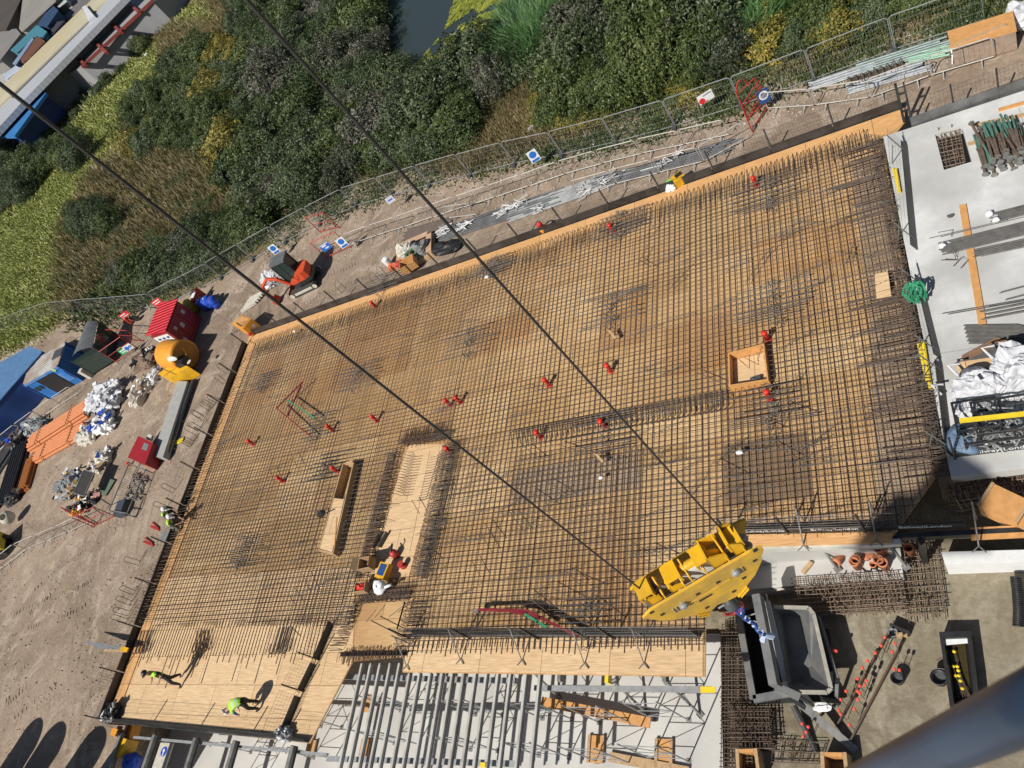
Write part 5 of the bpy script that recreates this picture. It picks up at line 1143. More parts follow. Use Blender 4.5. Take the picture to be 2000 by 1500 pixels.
# ================================================================ fence and barriers north of the deck
rn = random.Random(77)
def along(line, step):
    """points along a polyline every step metres"""
    out = [V(line[0])]; need = step; cur = V(line[0])
    for p in line[1:]:
        p = V(p)
        while (p - cur).length >= need: cur = cur + (p - cur).normalized() * need; out.append(cur.copy()); need = step
        need -= (p - cur).length; cur = p
    return out
FL = 3.1; FH = 1.62
fp = thing('fence_panel', 'temporary', 'fence panel', (0, 0, 0), 'temporary fence panels along the bank')
m = MB(); h_ = FL / 2 - .03
m.tube([(-h_, 0, .1), (-h_, 0, FH - .1), (-h_ + .09, 0, FH), (h_ - .09, 0, FH), (h_, 0, FH - .1), (h_, 0, .1), (-h_, 0, .1)], .021, 5); m.build('frame', GALV, fp, False, True)
m = MB()
for i in range(1, 26): m.bar((-h_ + 2 * h_ * i / 26, 0, .12), (-h_ + 2 * h_ * i / 26, 0, FH - .02), .0022, 3)
for z in (.5, .9, 1.3): m.bar((-h_, 0, z), (h_, 0, z), .0025, 3)
m.build('mesh_infill', GALV, fp, False, True)
m = MB(); m.box((-FL / 2, 0, .07), (.2, .55, .14)); m.build('block_foot', GREYD, fp, False, True)
pts = along(FENCE_LINE, FL); pos = []
fr = ['by the blue containers', 'behind the curved shelter', 'behind the red hut', 'behind the red hut', 'behind the drums', 'behind the excavator', 'behind the excavator', 'behind the excavator', 'behind the hose pile', 'beside the pond bushes', 'beside the pond bushes', 'along the rebar stacks', 'along the rebar stacks', 'with a blue notice on it', 'along the rebar stacks', 'along the dry grass', 'along the dry grass', 'with a white notice on it', 'by the red gate', 'by the red gate', 'behind the silver tubes', 'behind the silver tubes', 'behind the timber crate', 'behind the timber crate']
for i in range(len(pts) - 1):
    o = fp if i == 0 else dup(fp, (0, 0, 0)); c = mid(pts[i], pts[i + 1]); o.location = c; o.rotation_euler = (rn.uniform(-.04, .02), 0, heading(pts[i], pts[i + 1]))
    t_ = int(i / max(1, len(pts) - 2) * (len(fr) - 1)); o['label'] = 'grey temporary mesh fence panel ' + fr[t_]
BL = 2.05
br = thing('crowd_barrier', 'pale', 'crowd barrier', (0, 0, 0), 'pedestrian barriers along the path')
m = MB(); h_ = BL / 2 - .03; m.tube([(-h_, 0, .2), (-h_, 0, .95), (-h_ + .1, 0, 1.05), (h_ - .1, 0, 1.05), (h_, 0, .95), (h_, 0, .2), (-h_, 0, .2)], .024, 6); m.build('frame', mat('pale_barrier_steel', (.52, .49, .44), .5, .3, .2, 4), br, False, True)
m = MB(); m.bar((0, 0, .2), (0, 0, 1.05), .012, 5)
for i in range(1, 12):
    if i != 6: m.bar((-h_ + 2 * h_ * i / 12, 0, .2), (-h_ + 2 * h_ * i / 12, 0, 1.05), .0035, 3)
m.build('bars', GALV, br, False, True)
for s in (-1, 1): m = MB(); m.tube([(s * h_ * .62, -.28, .02), (s * h_ * .62, 0, .2), (s * h_ * .62, .1, .02)], .022, 6); m.build('foot', GALV, br, False, True)
nb_ = 0
def barriers(px, label, z=ZG, step=BL + .06):
    global nb_
    ps = along([P(u, v, z) for u, v in px], step)
    for i in range(len(ps) - 1):
        o = br if nb_ == 0 else dup(br, (0, 0, 0)); nb_ += 1; o.location = mid(ps[i], ps[i + 1]); o.rotation_euler = (0, 0, heading(ps[i], ps[i + 1]) + rn.uniform(-.03, .03)); o['label'] = label
barriers([(690, 480), (880, 418), (1000, 380), (1100, 347), (1200, 318), (1330, 289), (1462, 262)], 'pale pedestrian barrier between the fence and the long steel bundles')
barriers([(1130, 384), (1280, 345), (1375, 322), (1440, 282), (1470, 272)], 'pale pedestrian barrier standing between the steel bundles and the deck guard')
barriers([(1500, 218), (1600, 212), (1690, 200), (1790, 166), (1900, 126), (2080, 88)], 'pale pedestrian barrier in front of the silver tubes and the crate')
barriers([(-30, 1140), (60, 1072), (130, 1045), (188, 1018)], 'pale pedestrian barrier crossing the yard beside the red gate')
barriers([(-20, 900), (40, 850), (110, 800), (185, 752)], 'pale pedestrian barrier behind the orange pipes and the containers')
barriers([(255, 745), (300, 650), (330, 620)], 'pale pedestrian barrier beside the curved shelter')
barriers([(880, 430), (960, 420)], 'pale pedestrian barrier next to the hose pile')
# signs on the fence
def sign(label, u, v, w_, h, base, parts, z=ZG + 1.0, rz=.33, tilt=-.12):
    c = P(u, v, z); t = thing('safety_sign', label, 'sign', c, None, 0); t.rotation_euler = (tilt, 0, rz)
    m = MB(); m.box((0, 0, 0), (w_, .02, h)); m.build('board', base, t, False, True)
    for (shape, mm, x, zz, a, b_) in parts:
        m = MB()
        if shape == 'disc': m.lathe([(a, 0), (a, .006)], (x, -.011, zz), 18, (0, -1, 0))
        else: m.box((x, -.0135, zz), (a, .005, b_))
        m.build({'disc': 'round_symbol', 'box': 'colour_panel', 'bar': 'printed_line'}[shape], mm, t, False, True)
    return t
BS = mat('sign_blue', (.02, .16, .55), .5, 0, .05, 4); SR = mat('sign_red', (.62, .03, .04), .5, 0, .05, 4); SG = mat('sign_green', (.02, .4, .15), .5, 0, .05, 4)
def mand(label, u, v, **k): return sign(label, u, v, .52, .68, WHITE, [('disc', BS, 0, .09, .19, 0), ('bar', WHITE, 0, .11, .08, .14), ('box', BS, 0, -.24, .42, .14)], **k)
mand('white notice with a blue round symbol on the fence along the rebar stacks', 1042, 305); mand('white notice with a blue round symbol at the red gate by the excavator', 668, 474); mand('small blue and white notice on the fence behind the excavator arm', 535, 487)
sign('blue notice with white figures on the red gate by the excavator', 636, 482, .62, .48, BS, [('bar', WHITE, -.05, .1, .3, .1), ('bar', WHITE, .05, -.08, .25, .08), ('bar', WHITE, 0, .2, .6, .05)])
sign('white notice with a red symbol on the fence near the round gate', 1378, 190, .7, .45, WHITE, [('disc', SR, -.2, -.08, .14, 0), ('bar', SR, -.1, -.18, .3, .05), ('bar', GREY, .1, .12, .4, .05)])
sign('dark blue round notice on the red gate beside the round hoop', 1492, 188, .5, .62, BLUED, [('disc', WHITE, 0, .05, .2, 0), ('disc', BLUED, 0, .05, .15, 0)], z=ZG + .9)
sign('red notice on the fence right behind the red hut', 306, 590, .75, .5, SR, [('bar', WHITE, 0, .1, .6, .07), ('bar', WHITE, 0, -.08, .5, .07)])
sign('red and white notice on the fence between shelter and red hut', 243, 615, .8, .45, SR, [('bar', WHITE, -.1, .08, .5, .08), ('bar', WHITE, 0, -.1, .6, .06)])
sign('blue and white notice on the low red barrier by the shelter', 250, 679, .7, .5, WHITE, [('disc', BS, -.12, 0, .17, 0), ('disc', BS, .18, 0, .12, 0)], z=ZG + .8)
sign('green notice on the low red barrier by the shelter', 240, 686, .6, .45, SG, [('bar', WHITE, 0, .08, .4, .08), ('bar', WHITE, 0, -.08, .3, .08)], z=ZG + .7)
sign('green notice under the curved shelter', 168, 697, .65, .45, SG, [('bar', WHITE, -.1, .0, .25, .2), ('bar', WHITE, .15, .05, .2, .07)], z=ZG + .9, rz=.5)
sign('pale blue scrap notice hanging on the fence above the hose pile', 762, 390, .5, .4, BAGW, [('bar', BS, 0, 0, .3, .1)])
# red pedestrian gates
def gate(label, px, hoop=False):
    a, b_ = P(*px[0], ZG), P(*px[1], ZG); t = thing('pedestrian_gate', label, 'gate', mid(a, b_), None, heading(a, b_)); L = (b_ - a).length
    m = MB(); m.tube([(-L / 2, 0, 0), (-L / 2, 0, 1.5), (L / 2, 0, 1.5), (L / 2, 0, 0)], .03, 6); m.tube([(-L / 2, 0, .15), (L / 2, 0, .15)], .025, 6); m.tube([(-L / 2, 0, .8), (L / 2, 0, .8)], .02, 6)
    if hoop: m.tube([(-L * .2 + .3 * math.cos(k), 0, 1.5 + .45 * math.sin(k)) for k in [PI * i / 8 for i in range(9)]], .03, 6)
    m.build('frame', REDP, t, False, True)
    m = MB()
    for i in range(1, 9): m.bar((-L / 2 + L * i / 9, 0, .15), (-L / 2 + L * i / 9, 0, .8), .008, 4)
    m.build('bars', REDP, t, False, True)
    return t
gate('red steel gate with a hoop in the barrier line by the round blue notice', ((1462, 236), (1494, 205)), True)
gate('red steel gate leaf standing across the path by the round blue notice', ((1470, 258), (1502, 212)))
gate('red gate in the fence beside the excavator', ((628, 455), (664, 446))); gate('red gate leaf carrying two notices beside the excavator', ((640, 505), (686, 484)))
gate('red barrier around the curved shelter, nearest the green notice', ((196, 690), (230, 708))); gate('red barrier carrying notices beside the curved shelter', ((230, 708), (270, 680))); gate('red barrier leaning by the red hut steps', ((235, 665), (282, 668)))
gate('red gate in the barrier line beside the cable drum pile', ((163, 1010), (190, 1026))); gate('red gate leaf lying open by the caged trolley', ((185, 1030), (228, 1010)))
for i, (a, b_) in enumerate((((294, 1028), (312, 1036)), ((280, 1058), (300, 1066)))):
    k = mid(P(*a, ZG), P(*b_, ZG)); t = thing('foot_stand', ('northern', 'southern')[i] + ' red steel stand on the ground outside the west guard', 'stand', k)
    m = MB(); m.beam(P(*a, ZG + .04), P(*b_, ZG + .04), .1, .06); m.build('base_bar', REDP, t); m = MB(); m.beam(P(*a, ZG + .04) + V((.1, .2, .05)), P(*b_, ZG + .04) + V((-.1, .1, .05)), .08, .05); m.build('cross_bar', REDP, t)
# long steel bundles with white rope tangles
DST = mat('blue_grey_tube', (.085, .088, .095), .55, .25, .5, 1.5); DST2 = mat('mid_grey_tube', (.20, .21, .22), .5, .35, .4, 1.5)
for (a, b_, n, w_, m_, lab) in (((788, 462), (880, 436), 14, 1.0, mat('brown_plate', (.12, .09, .075), .7), 'short brown stack of bars at the west end of the steel bundles'), ((850, 462), (1085, 385), 15, 1.0, DST, 'long grey bundle of steel tubes under the white rope tangles'), ((1000, 418), (1190, 350), 13, 1.0, DST2, 'middle grey bundle of steel tubes along the barriers'), ((1160, 362), (1432, 282), 13, .75, DST, 'eastern grey bundle of steel tubes reaching the round gate'), ((1170, 352), (1300, 318), 4, .3, GALV, 'few bright tubes lying on the eastern grey bundle')):
    bundle(lab, a, b_, n, w_, ZG + .08, m_, .035, .5, 'steel bundles along the north path')
for i, (u, v, s) in enumerate([(862, 452, 1.2), (905, 442, 1.0), (985, 408, 1.1), (1010, 402, 1.0), (1052, 408, .7), (1138, 378, .8), (1180, 352, .8), (1296, 316, .7), (1322, 303, .8)]):
    m = MB(); c = P(u, v, ZG + .22); p = c.copy(); pts_ = []
    for k in range(int(26 * s)): p = c + V((rn.gauss(0, .3) * s, rn.gauss(0, .22) * s, abs(rn.gauss(0, .06)))); pts_.append(p)
    m.tube(pts_, .017, 5); single('rope_tangle', m, WHITE, 'tangle of white rope lying on the grey steel bundles', 'rope', 'white rope tangles on the steel bundles')
# hose and timber pile by the deck edge
c = P(815, 500, ZG); t = thing('material_skip', 'heap of green hoses and sacks in a timber tray by the deck edge', 'material heap', c)
m = MB(); m.box(c + V((0, 0, .12)), (2.6, 1.7, .2), .2); m.build('timber_tray', WOOD, t)
m = MB()
for k in range(9): m.tube([(c.x + .1 + (.35 + .1 * rn.random()) * math.cos(a) + rn.uniform(-.1, .1), c.y - .25 + (.3 + .1 * rn.random()) * math.sin(a), c.z + .5 + rn.uniform(-.1, .1)) for a in [i * PI / 5 for i in range(10)]], .035, 5, True)
m.build('green_hose', mat('dull_green_hose', (.12, .2, .13), .6, 0, .2, 6), t, True)
m = MB(); m.blob(c + V((-.6, .3, .2)), (1.1, .8, .6), .4, 10, 51); m.build('sacking', PALEP, t); m = MB(); m.blob(c + V((.7, -.1, .2)), (.8, .8, .7), .4, 10, 52); m.build('grey_sacking', GREY, t); m = MB(); m.blob(c + V((-.9, -.5, .1)), (.5, .4, .4), .3, 8, 53); m.build('red_bag', REDP, t)
m = MB(); m.beam(c + V((-1.1, .8, .45)), c + V((.9, .9, .5)), .3, .06); m.beam(c + V((1.0, .8, .5)), c + V((1.3, -.6, .5)), .35, .06); m.build('loose_board', mat('pinkish_board', (.5, .33, .22), .8), t)
t = crate('plywood_box', 'open plywood box on the edge plywood beside the hose heap', P(804, 522, .02), .9, .62, .5, WOODO, None, .35)
single('orange_bag', MB().blob(P(773, 523, ZG), (.8, .4, .35), .3, 9, 6), mat('orange_red_sheet', (.6, .14, .05), .6), 'orange red bag at the foot of the hose heap', 'bag')
single('white_drum', MB().lathe([(.2, 0), (.2, .55), (.12, .6), (.001, .6)], P(763, 518, ZG), 14), WHITE, 'white plastic drum beside the orange bag', 'drum')
single('black_sheet', MB().blob(P(876, 488, ZG), (1.5, 1.0, .5), .35, 10, 9), BLKP, 'black sheet heap east of the hose heap', 'sheet')
for i, (u, v, lab) in enumerate([(748, 545, 'between the excavator and the plywood box'), (735, 556, 'nearer the excavator'), (668, 572, 'against the guard below the excavator')]):
    m = MB(); a = P(u, v, .05); m.tube([a, a + V((0, 0, .6)), a + V((.1, .25, .75)), a + V((.25, .25, .7)), a + V((.25, .2, 0))], .014, 5); single('starter_loop', m, BAR, 'bent bar loop standing at the north edge ' + lab, 'bar loop')
m = MB(); a = P(1062, 450, .02); t = thing('site_light', 'red and orange beacon on the north edge plywood with a black cable', 'beacon', a)
m.lathe([(.2, 0), (.22, .2), (.1, .3)], a, 12); m.build('orange_base', ORG, t); m = MB(); m.lathe([(.13, .3), (.14, .5), (.001, .6)], a, 12); m.build('red_lamp', RED, t); m = MB(); m.tube([a + V((.35 + .3 * math.cos(k), .2 + .25 * math.sin(k), .05)) for k in [i * .6 for i in range(16)]], .025, 5); m.build('cable_coil', BLKP, t)
a = P(1325, 360, .02); t = thing('tool_crate', 'yellow tool crate with white and green rags on the north edge plywood', 'tool crate', a); m = MB(); m.box(a + V((.1, .05, .2)), (.5, .45, .4), .5); m.build('body', YEL, t); m = MB(); m.box(a + V((.15, .1, .42)), (.3, .2, .06), .5); m.build('handle', BLKP, t); m = MB(); m.blob(a + V((-.3, -.15, 0)), (.45, .4, .25), .4, 9, 3); m.build('white_rag', WHITE, t); m = MB(); m.blob(a + V((-.35, .15, 0)), (.3, .25, .2), .4, 9, 4); m.build('green_rag', mat('lime_green', (.25, .6, .08), .6), t)
# silver tubes, spring mats and the crate at the north east
PGN = mat('pale_green_tube', (.20, .26, .25), .55, .3, .3, 4); SLV = mat('dull_silver_tube', (.26, .28, .30), .55, .4, .3, 4)
for (a, b_, n, w_, m_, lab) in (((1585, 168), (1700, 130), 7, .5, SLV, 'western bundle of silver tubes under the fence'), ((1680, 135), (1850, 82), 11, .7, PGN, 'long pale green bundle of tubes running to the crate'), ((1660, 172), (1810, 128), 9, .6, SLV, 'silver bundle of tubes nearest the barriers'), ((1770, 118), (1860, 98), 6, .4, mat('mint_green_tube', (.16, .30, .22), .5, .3), 'short mint green tubes beside the crate')):
    bundle(lab, a, b_, n, w_, ZG + .08, m_, .045, .25, 'tube bundles by the timber crate')
t = thing('spring_mat', 'stack of dark coiled wire spacers between the silver tubes', 'wire spacers', P(1710, 140, ZG)); 
for k in range(9):
    m = MB(); a, b_ = P(1655 + k * .6, 155 + k * 1.6, ZG + .1 + .05 * (k % 3)), P(1762 + k * .5, 115 + k * 1.8, ZG + .1 + .05 * (k % 3)); d = (b_ - a).normalized(); s_ = V((-d.y, d.x, 0)); n = 34
    m.tube([lerp(a, b_, i / n) + s_ * (.07 if i % 2 else -.07) + V((0, 0, .07 if i % 4 < 2 else 0)) for i in range(n + 1)], .014, 4); m.build('wire_coil', BAR, t)
q_ = xy((1850, 62), (1978, 22), (1986, 60), (1858, 96), z=ZG + .85); t = thing('timber_crate', 'long timber crate with an orange plywood lid at the north east', 'crate', sum(q_, V()) / 4)
m = MB(); m.prism(q_, ZG + .82, ZG + .87); m.build('lid', WOODO, t); m = MB(); qi = [lerp(p, sum(q_, V()) / 4, .03) for p in q_]; m.prism(qi, ZG + .05, ZG + .818); m.build('box_shell', mat('grey_timber', (.33, .25, .19), .8, 0, .2, 6), t)
m = MB(); m.beam(P(1852, 92, ZG + .9), P(1965, 48, ZG + .9), .1, .06); m.build('timber_batten', WOOD, t)
m = MB(); m.tube([P(1858, 94, ZG + .5), P(1860, 110, ZG + .3), P(1860, 125, ZG + .02)], .03, 6); m.build('leg_post', WHITE, t)
single('white_bag', MB().blob(P(1996, 45, ZG), (1.0, 1.2, .8), .3, 10, 8), BAGW, 'white bag at the end of the timber crate', 'bag')
# ---------------------------------------------------------------- mini excavator
bx = P(603, 556, ZG); rzx = heading(P(632, 540), P(587, 562)); s = 1.06
t = thing('mini_excavator', 'orange mini excavator with a dark cab lifting a white bag by the fence', 'mini excavator', bx, None, rzx); t.scale = (s, -s, s)
EOR = mat('excavator_orange', (.62, .085, .03), .4, 0, .12, 4)
for yy in (-.55, .55):
    m = MB(); sh = [(-.85, .12), (-.95, .25), (-.85, .42), (.85, .42), (.97, .25), (.85, .06), (-.8, .04)]
    m.plate([(x, yy - .16, z) for x, z in sh], (0, .32, 0)); tr = m.build('track', mat('track_rubber', (.05, .05, .048), .9, 0, .2, 12), t, False, True)
    m = MB(); m.box((0, yy + (.165 if yy > 0 else -.165), .25), (1.25, .03, .16))
    for k in (-.85, .85): m.lathe([(.14, -.02), (.14, .02)], (k, yy + (.17 if yy > 0 else -.17), .24), 12, (0, 1, 0))
    m.build('track_frame', PALEP, tr, False, True)
m = MB(); m.box((0, 0, .38), (.9, .9, .2)); m.lathe([(.4, .45), (.4, .55)], n=16); m.build('undercarriage', BLK, t, False, True)
m = MB(); m.prism([(-.95, -.45), (-1.0, 0), (-.95, .45), (-.7, .6), (.2, .6), (.2, -.6), (-.7, -.6)], .55, .8); m.build('counterweight', BLK, t, False, True)
m = MB(); m.prism([(-.9, -.42), (-.95, 0), (-.9, .42), (-.65, .56), (-.25, .56), (-.25, -.56), (-.65, -.56)], .802, 1.3); m.prism([(-.24, -.58), (.3, -.58), (.3, -.2), (-.24, -.2)], .802, 1.0); m.build('engine_cover', EOR, t, False, True)
m = MB(); m.prism([(-.24, -.18), (.75, -.12), (.75, .56), (-.24, .56)], .81, 2.18); m.build('cab_glazing', GLASS, t, False, True)
m = MB()
cs = [(-.24, -.18), (.75, -.12), (.75, .56), (-.24, .56)]
for i in range(4):
    a, b_ = cs[i], cs[(i + 1) % 4]; m.bar((a[0], a[1], .81), (a[0], a[1], 2.2), .04, 5); m.bar((a[0], a[1], 2.19), (b_[0], b_[1], 2.19), .04, 5); m.bar((a[0], a[1], .83), (b_[0], b_[1], .83), .04, 5)
m.bar((.25, .57, .81), (.25, .57, 2.2), .03, 5); m.bar((.25, -.15, .81), (.25, -.15, 2.2), .03, 5); m.bar((.755, -.12, 1.45), (.755, .56, 1.45), .03, 5); m.build('cab_frame', BLK, t, False, True)
m = MB(); m.prism([(-.32, -.24), (.72, -.18), (.84, .0), (.84, .5), (.72, .62), (-.32, .62)], 2.2, 2.3); m.build('cab_roof', mat('grey_cab_roof', (.13, .14, .145), .5), t, False, True)
m = MB(); m.tube([(.6, -.28, .75), (1.0, -.28, 1.45), (1.5, -.28, 1.75), (2.1, -.28, 1.45)], .11, 6); m.build('boom', EOR, t, False, True)
m = MB(); m.tube([(2.1, -.28, 1.5), (2.35, -.28, .95), (2.3, -.28, .45)], .09, 6); m.build('dipper_arm', EOR, t, False, True)
m = MB(); m.tube([(.95, -.28, .95), (1.4, -.28, 1.35)], .04, 6); m.tube([(1.3, -.28, 1.6), (1.9, -.28, 1.4)], .035, 6); m.build('hydraulic_ram', GALV, t, False, True)
m = MB(); m.plate([(2.2, -.5, .5), (2.5, -.5, .25), (2.35, -.5, .02), (2.05, -.5, .15)], (0, .44, 0)); m.build('bucket', EOR, t, False, True)
m = MB(); m.plate([(.98, -.6, .1), (1.06, -.6, .4), (1.1, -.6, .1)], (0, 1.2, 0)); m.tube([(.6, -.3, .3), (1.0, -.3, .25)], .05, 5); m.tube([(.6, .3, .3), (1.0, .3, .25)], .05, 5); m.build('dozer_blade', REDP, t, False, True)
m = MB(); m.tube([(-.3, -.6, 1.0), (-.3, -.8, 1.5), (-.25, -.82, 1.7)], .015, 5); m.build('mirror_arm', BLK, t, False, True)
for i, (u, v, d, m_, lab) in enumerate([(535, 552, (1.2, 1.1, .8), BAGW, 'white bag hanging at the excavator bucket'), (556, 535, (1.1, .9, .8), mat('pale_grey_bag', (.33, .33, .35), .8, 0, .1, 4), 'grey bag leaning on the excavator blade')]):
    single('bulk_bag', MB().blob(P(u, v, ZG), d, .2, 20, 60 + i, True, .3), m_, lab, 'bulk bag')
for i in range(5): single('concrete_lintel', MB().beam(P(472 + i * 4, 608 - i * 6, ZG + .12 + .02 * i), P(500 + i * 4, 590 - i * 5, ZG + .14 + .02 * i), .2, .16), PALEP, 'pale beam in the small stack west of the excavator', 'beam', 'pale beams west of the excavator')
# ================================================================ the yard west of the deck
def wbox(mb, q, z0, z1): mb.prism(q, z0, z1)
def quad(px, z): return xy(*px, z=z)
def corr(name, col, axis, scale=18.0, **k): return wave_bump(mat(name, col, .5, 0.1, .12, 1.5, **k), axis, scale, .8, .04)
def frame4(c, ax, L, W):
    """four floor corners of a box whose long side runs along angle ax"""
    d = V((math.cos(ax), math.sin(ax), 0)) * L / 2; s_ = V((-math.sin(ax), math.cos(ax), 0)) * W / 2; return [c - d - s_, c + d - s_, c + d + s_, c - d + s_]
# red hut
zt = ZG + 2.1; q_ = quad([(314, 595), (347, 584), (323, 647), (289, 658)], zt); ctr = sum(q_, V()) / 4; ax = heading(q_[0], q_[3])
t = thing('red_hut', 'bright red site hut with a corrugated lid roof beside the yellow tank', 'site hut', V((ctr.x, ctr.y, ZG)))
dd = V((math.cos(ax), math.sin(ax), 0)); RW_ = mat('dark_red_wall', (.30, .018, .025), .5, 0, .15, 2)
qi = [lerp(p, ctr, .07) for p in q_]
m = MB(); m.prism(qi, ZG + .08, zt - .14); m.build('wall', RW_, t)
m = MB(); m.plate([q_[0] + V((0, 0, .1)), q_[1] - V((0, 0, .05)), q_[2] - V((0, 0, .05)), q_[3] + V((0, 0, .1))], (0, 0, .07)); m.build('roof', corr('red_roof_sheet', (.62, .025, .04), tuple(dd), 24), t)
e0, e1 = qi[1], qi[2]; n_ = V(((e1 - e0).y, -(e1 - e0).x, 0)).normalized(); n_ = n_ if (mid(e0, e1) - ctr).dot(n_) > 0 else -n_
def hw(a, z0, b_, z1, o_=.02): p0, p1 = lerp(e0, e1, a) + n_ * o_, lerp(e0, e1, b_) + n_ * o_; return [V((p0.x, p0.y, ZG + z0)), V((p1.x, p1.y, ZG + z0)), V((p1.x, p1.y, ZG + z1)), V((p0.x, p0.y, ZG + z1))]
for (a, z0, b_, z1) in ((.15, 1.3, .25, 1.6), (.5, 1.0, .62, 1.35), (.72, 1.4, .82, 1.65), (.85, .5, .93, .8)): m = MB(); m.plate(hw(a, z0, b_, z1), n_ * .012); m.build('notice_plate', PALEP, t)
m = MB(); m.plate(hw(.02, .15, .98, .25), n_ * .04); m.plate(hw(.34, .25, .36, 1.85), n_ * .03); m.plate(hw(.66, .25, .68, 1.85), n_ * .03); m.build('door_rail', REDP, t)
e0, e1 = qi[2], qi[3]; n_ = V(((e1 - e0).y, -(e1 - e0).x, 0)).normalized(); n_ = n_ if (mid(e0, e1) - ctr).dot(n_) > 0 else -n_
m = MB(); m.plate(hw(.1, .7, .95, 1.8), n_ * .02); m.build('white_notice', WHITE, t)
m = MB()
for a in (.25, .5, .75):
    for z in (1.1, 1.45): m.plate(hw(a - .07, z, a + .07, z + .16, .045), n_ * .01)
m.build('printed_mark', BLUED, t)
# yellow fuel tank with its box
t = thing('fuel_tank', 'large orange yellow round tank with a square yellow cabinet in front', 'fuel tank', P(352, 712, ZG))
c1, c2 = P(322, 688, ZG + 1.1), P(376, 690, ZG + 1.1); d = (c2 - c1).normalized()
m = MB(); r_ = .98; m.lathe([(.5, -.02), (r_ * .96, 0), (r_, .05), (r_, 2.0), (r_ * .96, 2.05), (.5, 2.07)], P(330, 692, ZG + 1.02), 28, d); m.build('round_tank', ORG, t, True)
m = MB(); e_ = P(330, 692, ZG + 1.02) + d * 2.085; m.lathe([(.86, 0), (.86, .02)], e_, 24, d); m.build('tank_end', mat('brown_orange_end', (.42, .2, .03), .5, 0, .15, 3), t)
m = MB(); m.tube([e_ + d * .06 + V((0, .3, .4)), e_ + d * .1 + V((0, 0, 0)), e_ + d * .06 + V((0, -.4, -.5))], .05, 6); m.lathe([(.1, 0), (.1, .06)], e_ + d * .03 + V((0, .4, .3)), 12, d); m.build('valve', YEL, t)
m = MB(); p = P(336, 680, ZG + 1.9); m.blob(p + V((.2, -.75, -.35)), (.8, .1, .35), .2, 8, 2); m.build('white_patch', WHITE, t)
q_ = quad([(308, 730), (344, 706), (368, 716), (332, 740)], ZG + 1.0); m = MB(); m.prism(q_, ZG + .05, ZG + 1.0); m.build('cabinet', YEL, t)
m = MB(); m.box(P(356, 706, ZG + 1.15), (.7, .55, .35), ax); m.build('pump_box', BLKP, t)
m = MB(); c = sum(q_, V()) / 4; m.beam(lerp(q_[0], q_[3], .5) + V((0, 0, .006)), lerp(q_[1], q_[2], .5) + V((0, 0, .006)), .03, .01); m.beam(lerp(q_[0], q_[1], .35) + V((0, 0, .006)), lerp(q_[3], q_[2], .35) + V((0, 0, .006)), .03, .01); m.build('lid_seam', BLKP, t)
m = MB(); m.lathe([(.16, 0), (.16, .01)], P(369, 707, ZG + 1.33), 14); m.build('round_label', PALEP, t)
# drums
for i, (u, v, r_, h, m_, lab) in enumerate([(381, 612, .55, 1.0, mat('mustard_drum', (.42, .28, .02), .5), 'mustard yellow tank behind the red hut'), (408, 602, .32, .9, BLUEB, 'western blue drum in the row behind the red hut'), (418, 599, .32, .9, BLUEB, 'middle blue drum in the row behind the red hut'), (428, 598, .3, .85, BLUEB, 'eastern blue drum with a red lid in the row behind the red hut')]):
    t = thing('drum', lab, 'drum', P(u, v, ZG)); m = MB(); m.lathe([(r_, 0), (r_, h * .32), (r_ * 1.04, h * .34), (r_, h * .36), (r_, h * .64), (r_ * 1.04, h * .66), (r_, h * .68), (r_, h), (r_ * .9, h + .02), (.01, h + .02)], n=18); m.build('drum_body', m_, t, True, True)
    m = MB(); m.lathe([(r_ * .25, h + .02), (r_ * .25, h + .05)], n=10); m.build('bung', REDP if i == 3 else PALEP, t, False, True)
t = thing('red_cart', 'red framed cart with a white notice by the blue drums', 'cart', P(395, 595, ZG)); m = MB(); c = P(396, 596, ZG); m.box(c + V((0, .3, .5)), (1.3, .06, .9), ax); m.box(c + V((.4, -.2, .4)), (.08, .9, .8), ax); m.build('frame', REDP, t); m = MB(); m.box(c + V((.1, .1, .97)), (.5, .35, .02), ax); m.build('notice', WHITE, t)
t = thing('fire_point_cart', 'dark red fire point trolley with wheels between the shelter and the hut', 'fire trolley', P(258, 632, ZG)); c = P(260, 634, ZG); m = MB(); m.tube([c + V((-.5, 0, .4)), c + V((0, .2, 1.1)), c + V((.4, 0, .3))], .06, 6); m.lathe([(.14, 0), (.14, .6), (.05, .7)], c + V((.1, 0, .2)), 12); m.build('frame', REDP, t); m = MB(); m.lathe([(.3, -.05), (.3, .05)], c + V((.8, .1, .3)), 14, (0, 1, 0)); m.build('wheel', BLKP, t)
# boxed form at the north west corner of the deck
t = thing('corner_form', 'orange yellow formwork box on the north west corner of the deck', 'formwork box', P(474, 648, 0)); q_ = quad([(452, 632), (472, 616), (491, 622), (474, 642)], .85)
m = MB(); m.prism(q_, -.2, .85); m.build('box_shell', ORG, t); c = sum(q_, V()) / 4; m = MB(); m.lathe([(.1, 0), (.1, .02)], V((q_[2].x + .0, q_[2].y - .3, .5)), 12, (1, -.6, 0)); m.build('round_mark', WHITE, t); m = MB(); m.prism([lerp(p, c, .15) for p in q_], .852, .88); m.build('lid_panel', WOODO, t)
single('warning_topper', MB().lathe([(.1, 0), (.12, .15), (.001, .2)], P(490, 654, .2), 10), RED, 'small red cap at the north west corner of the mat', 'cap')
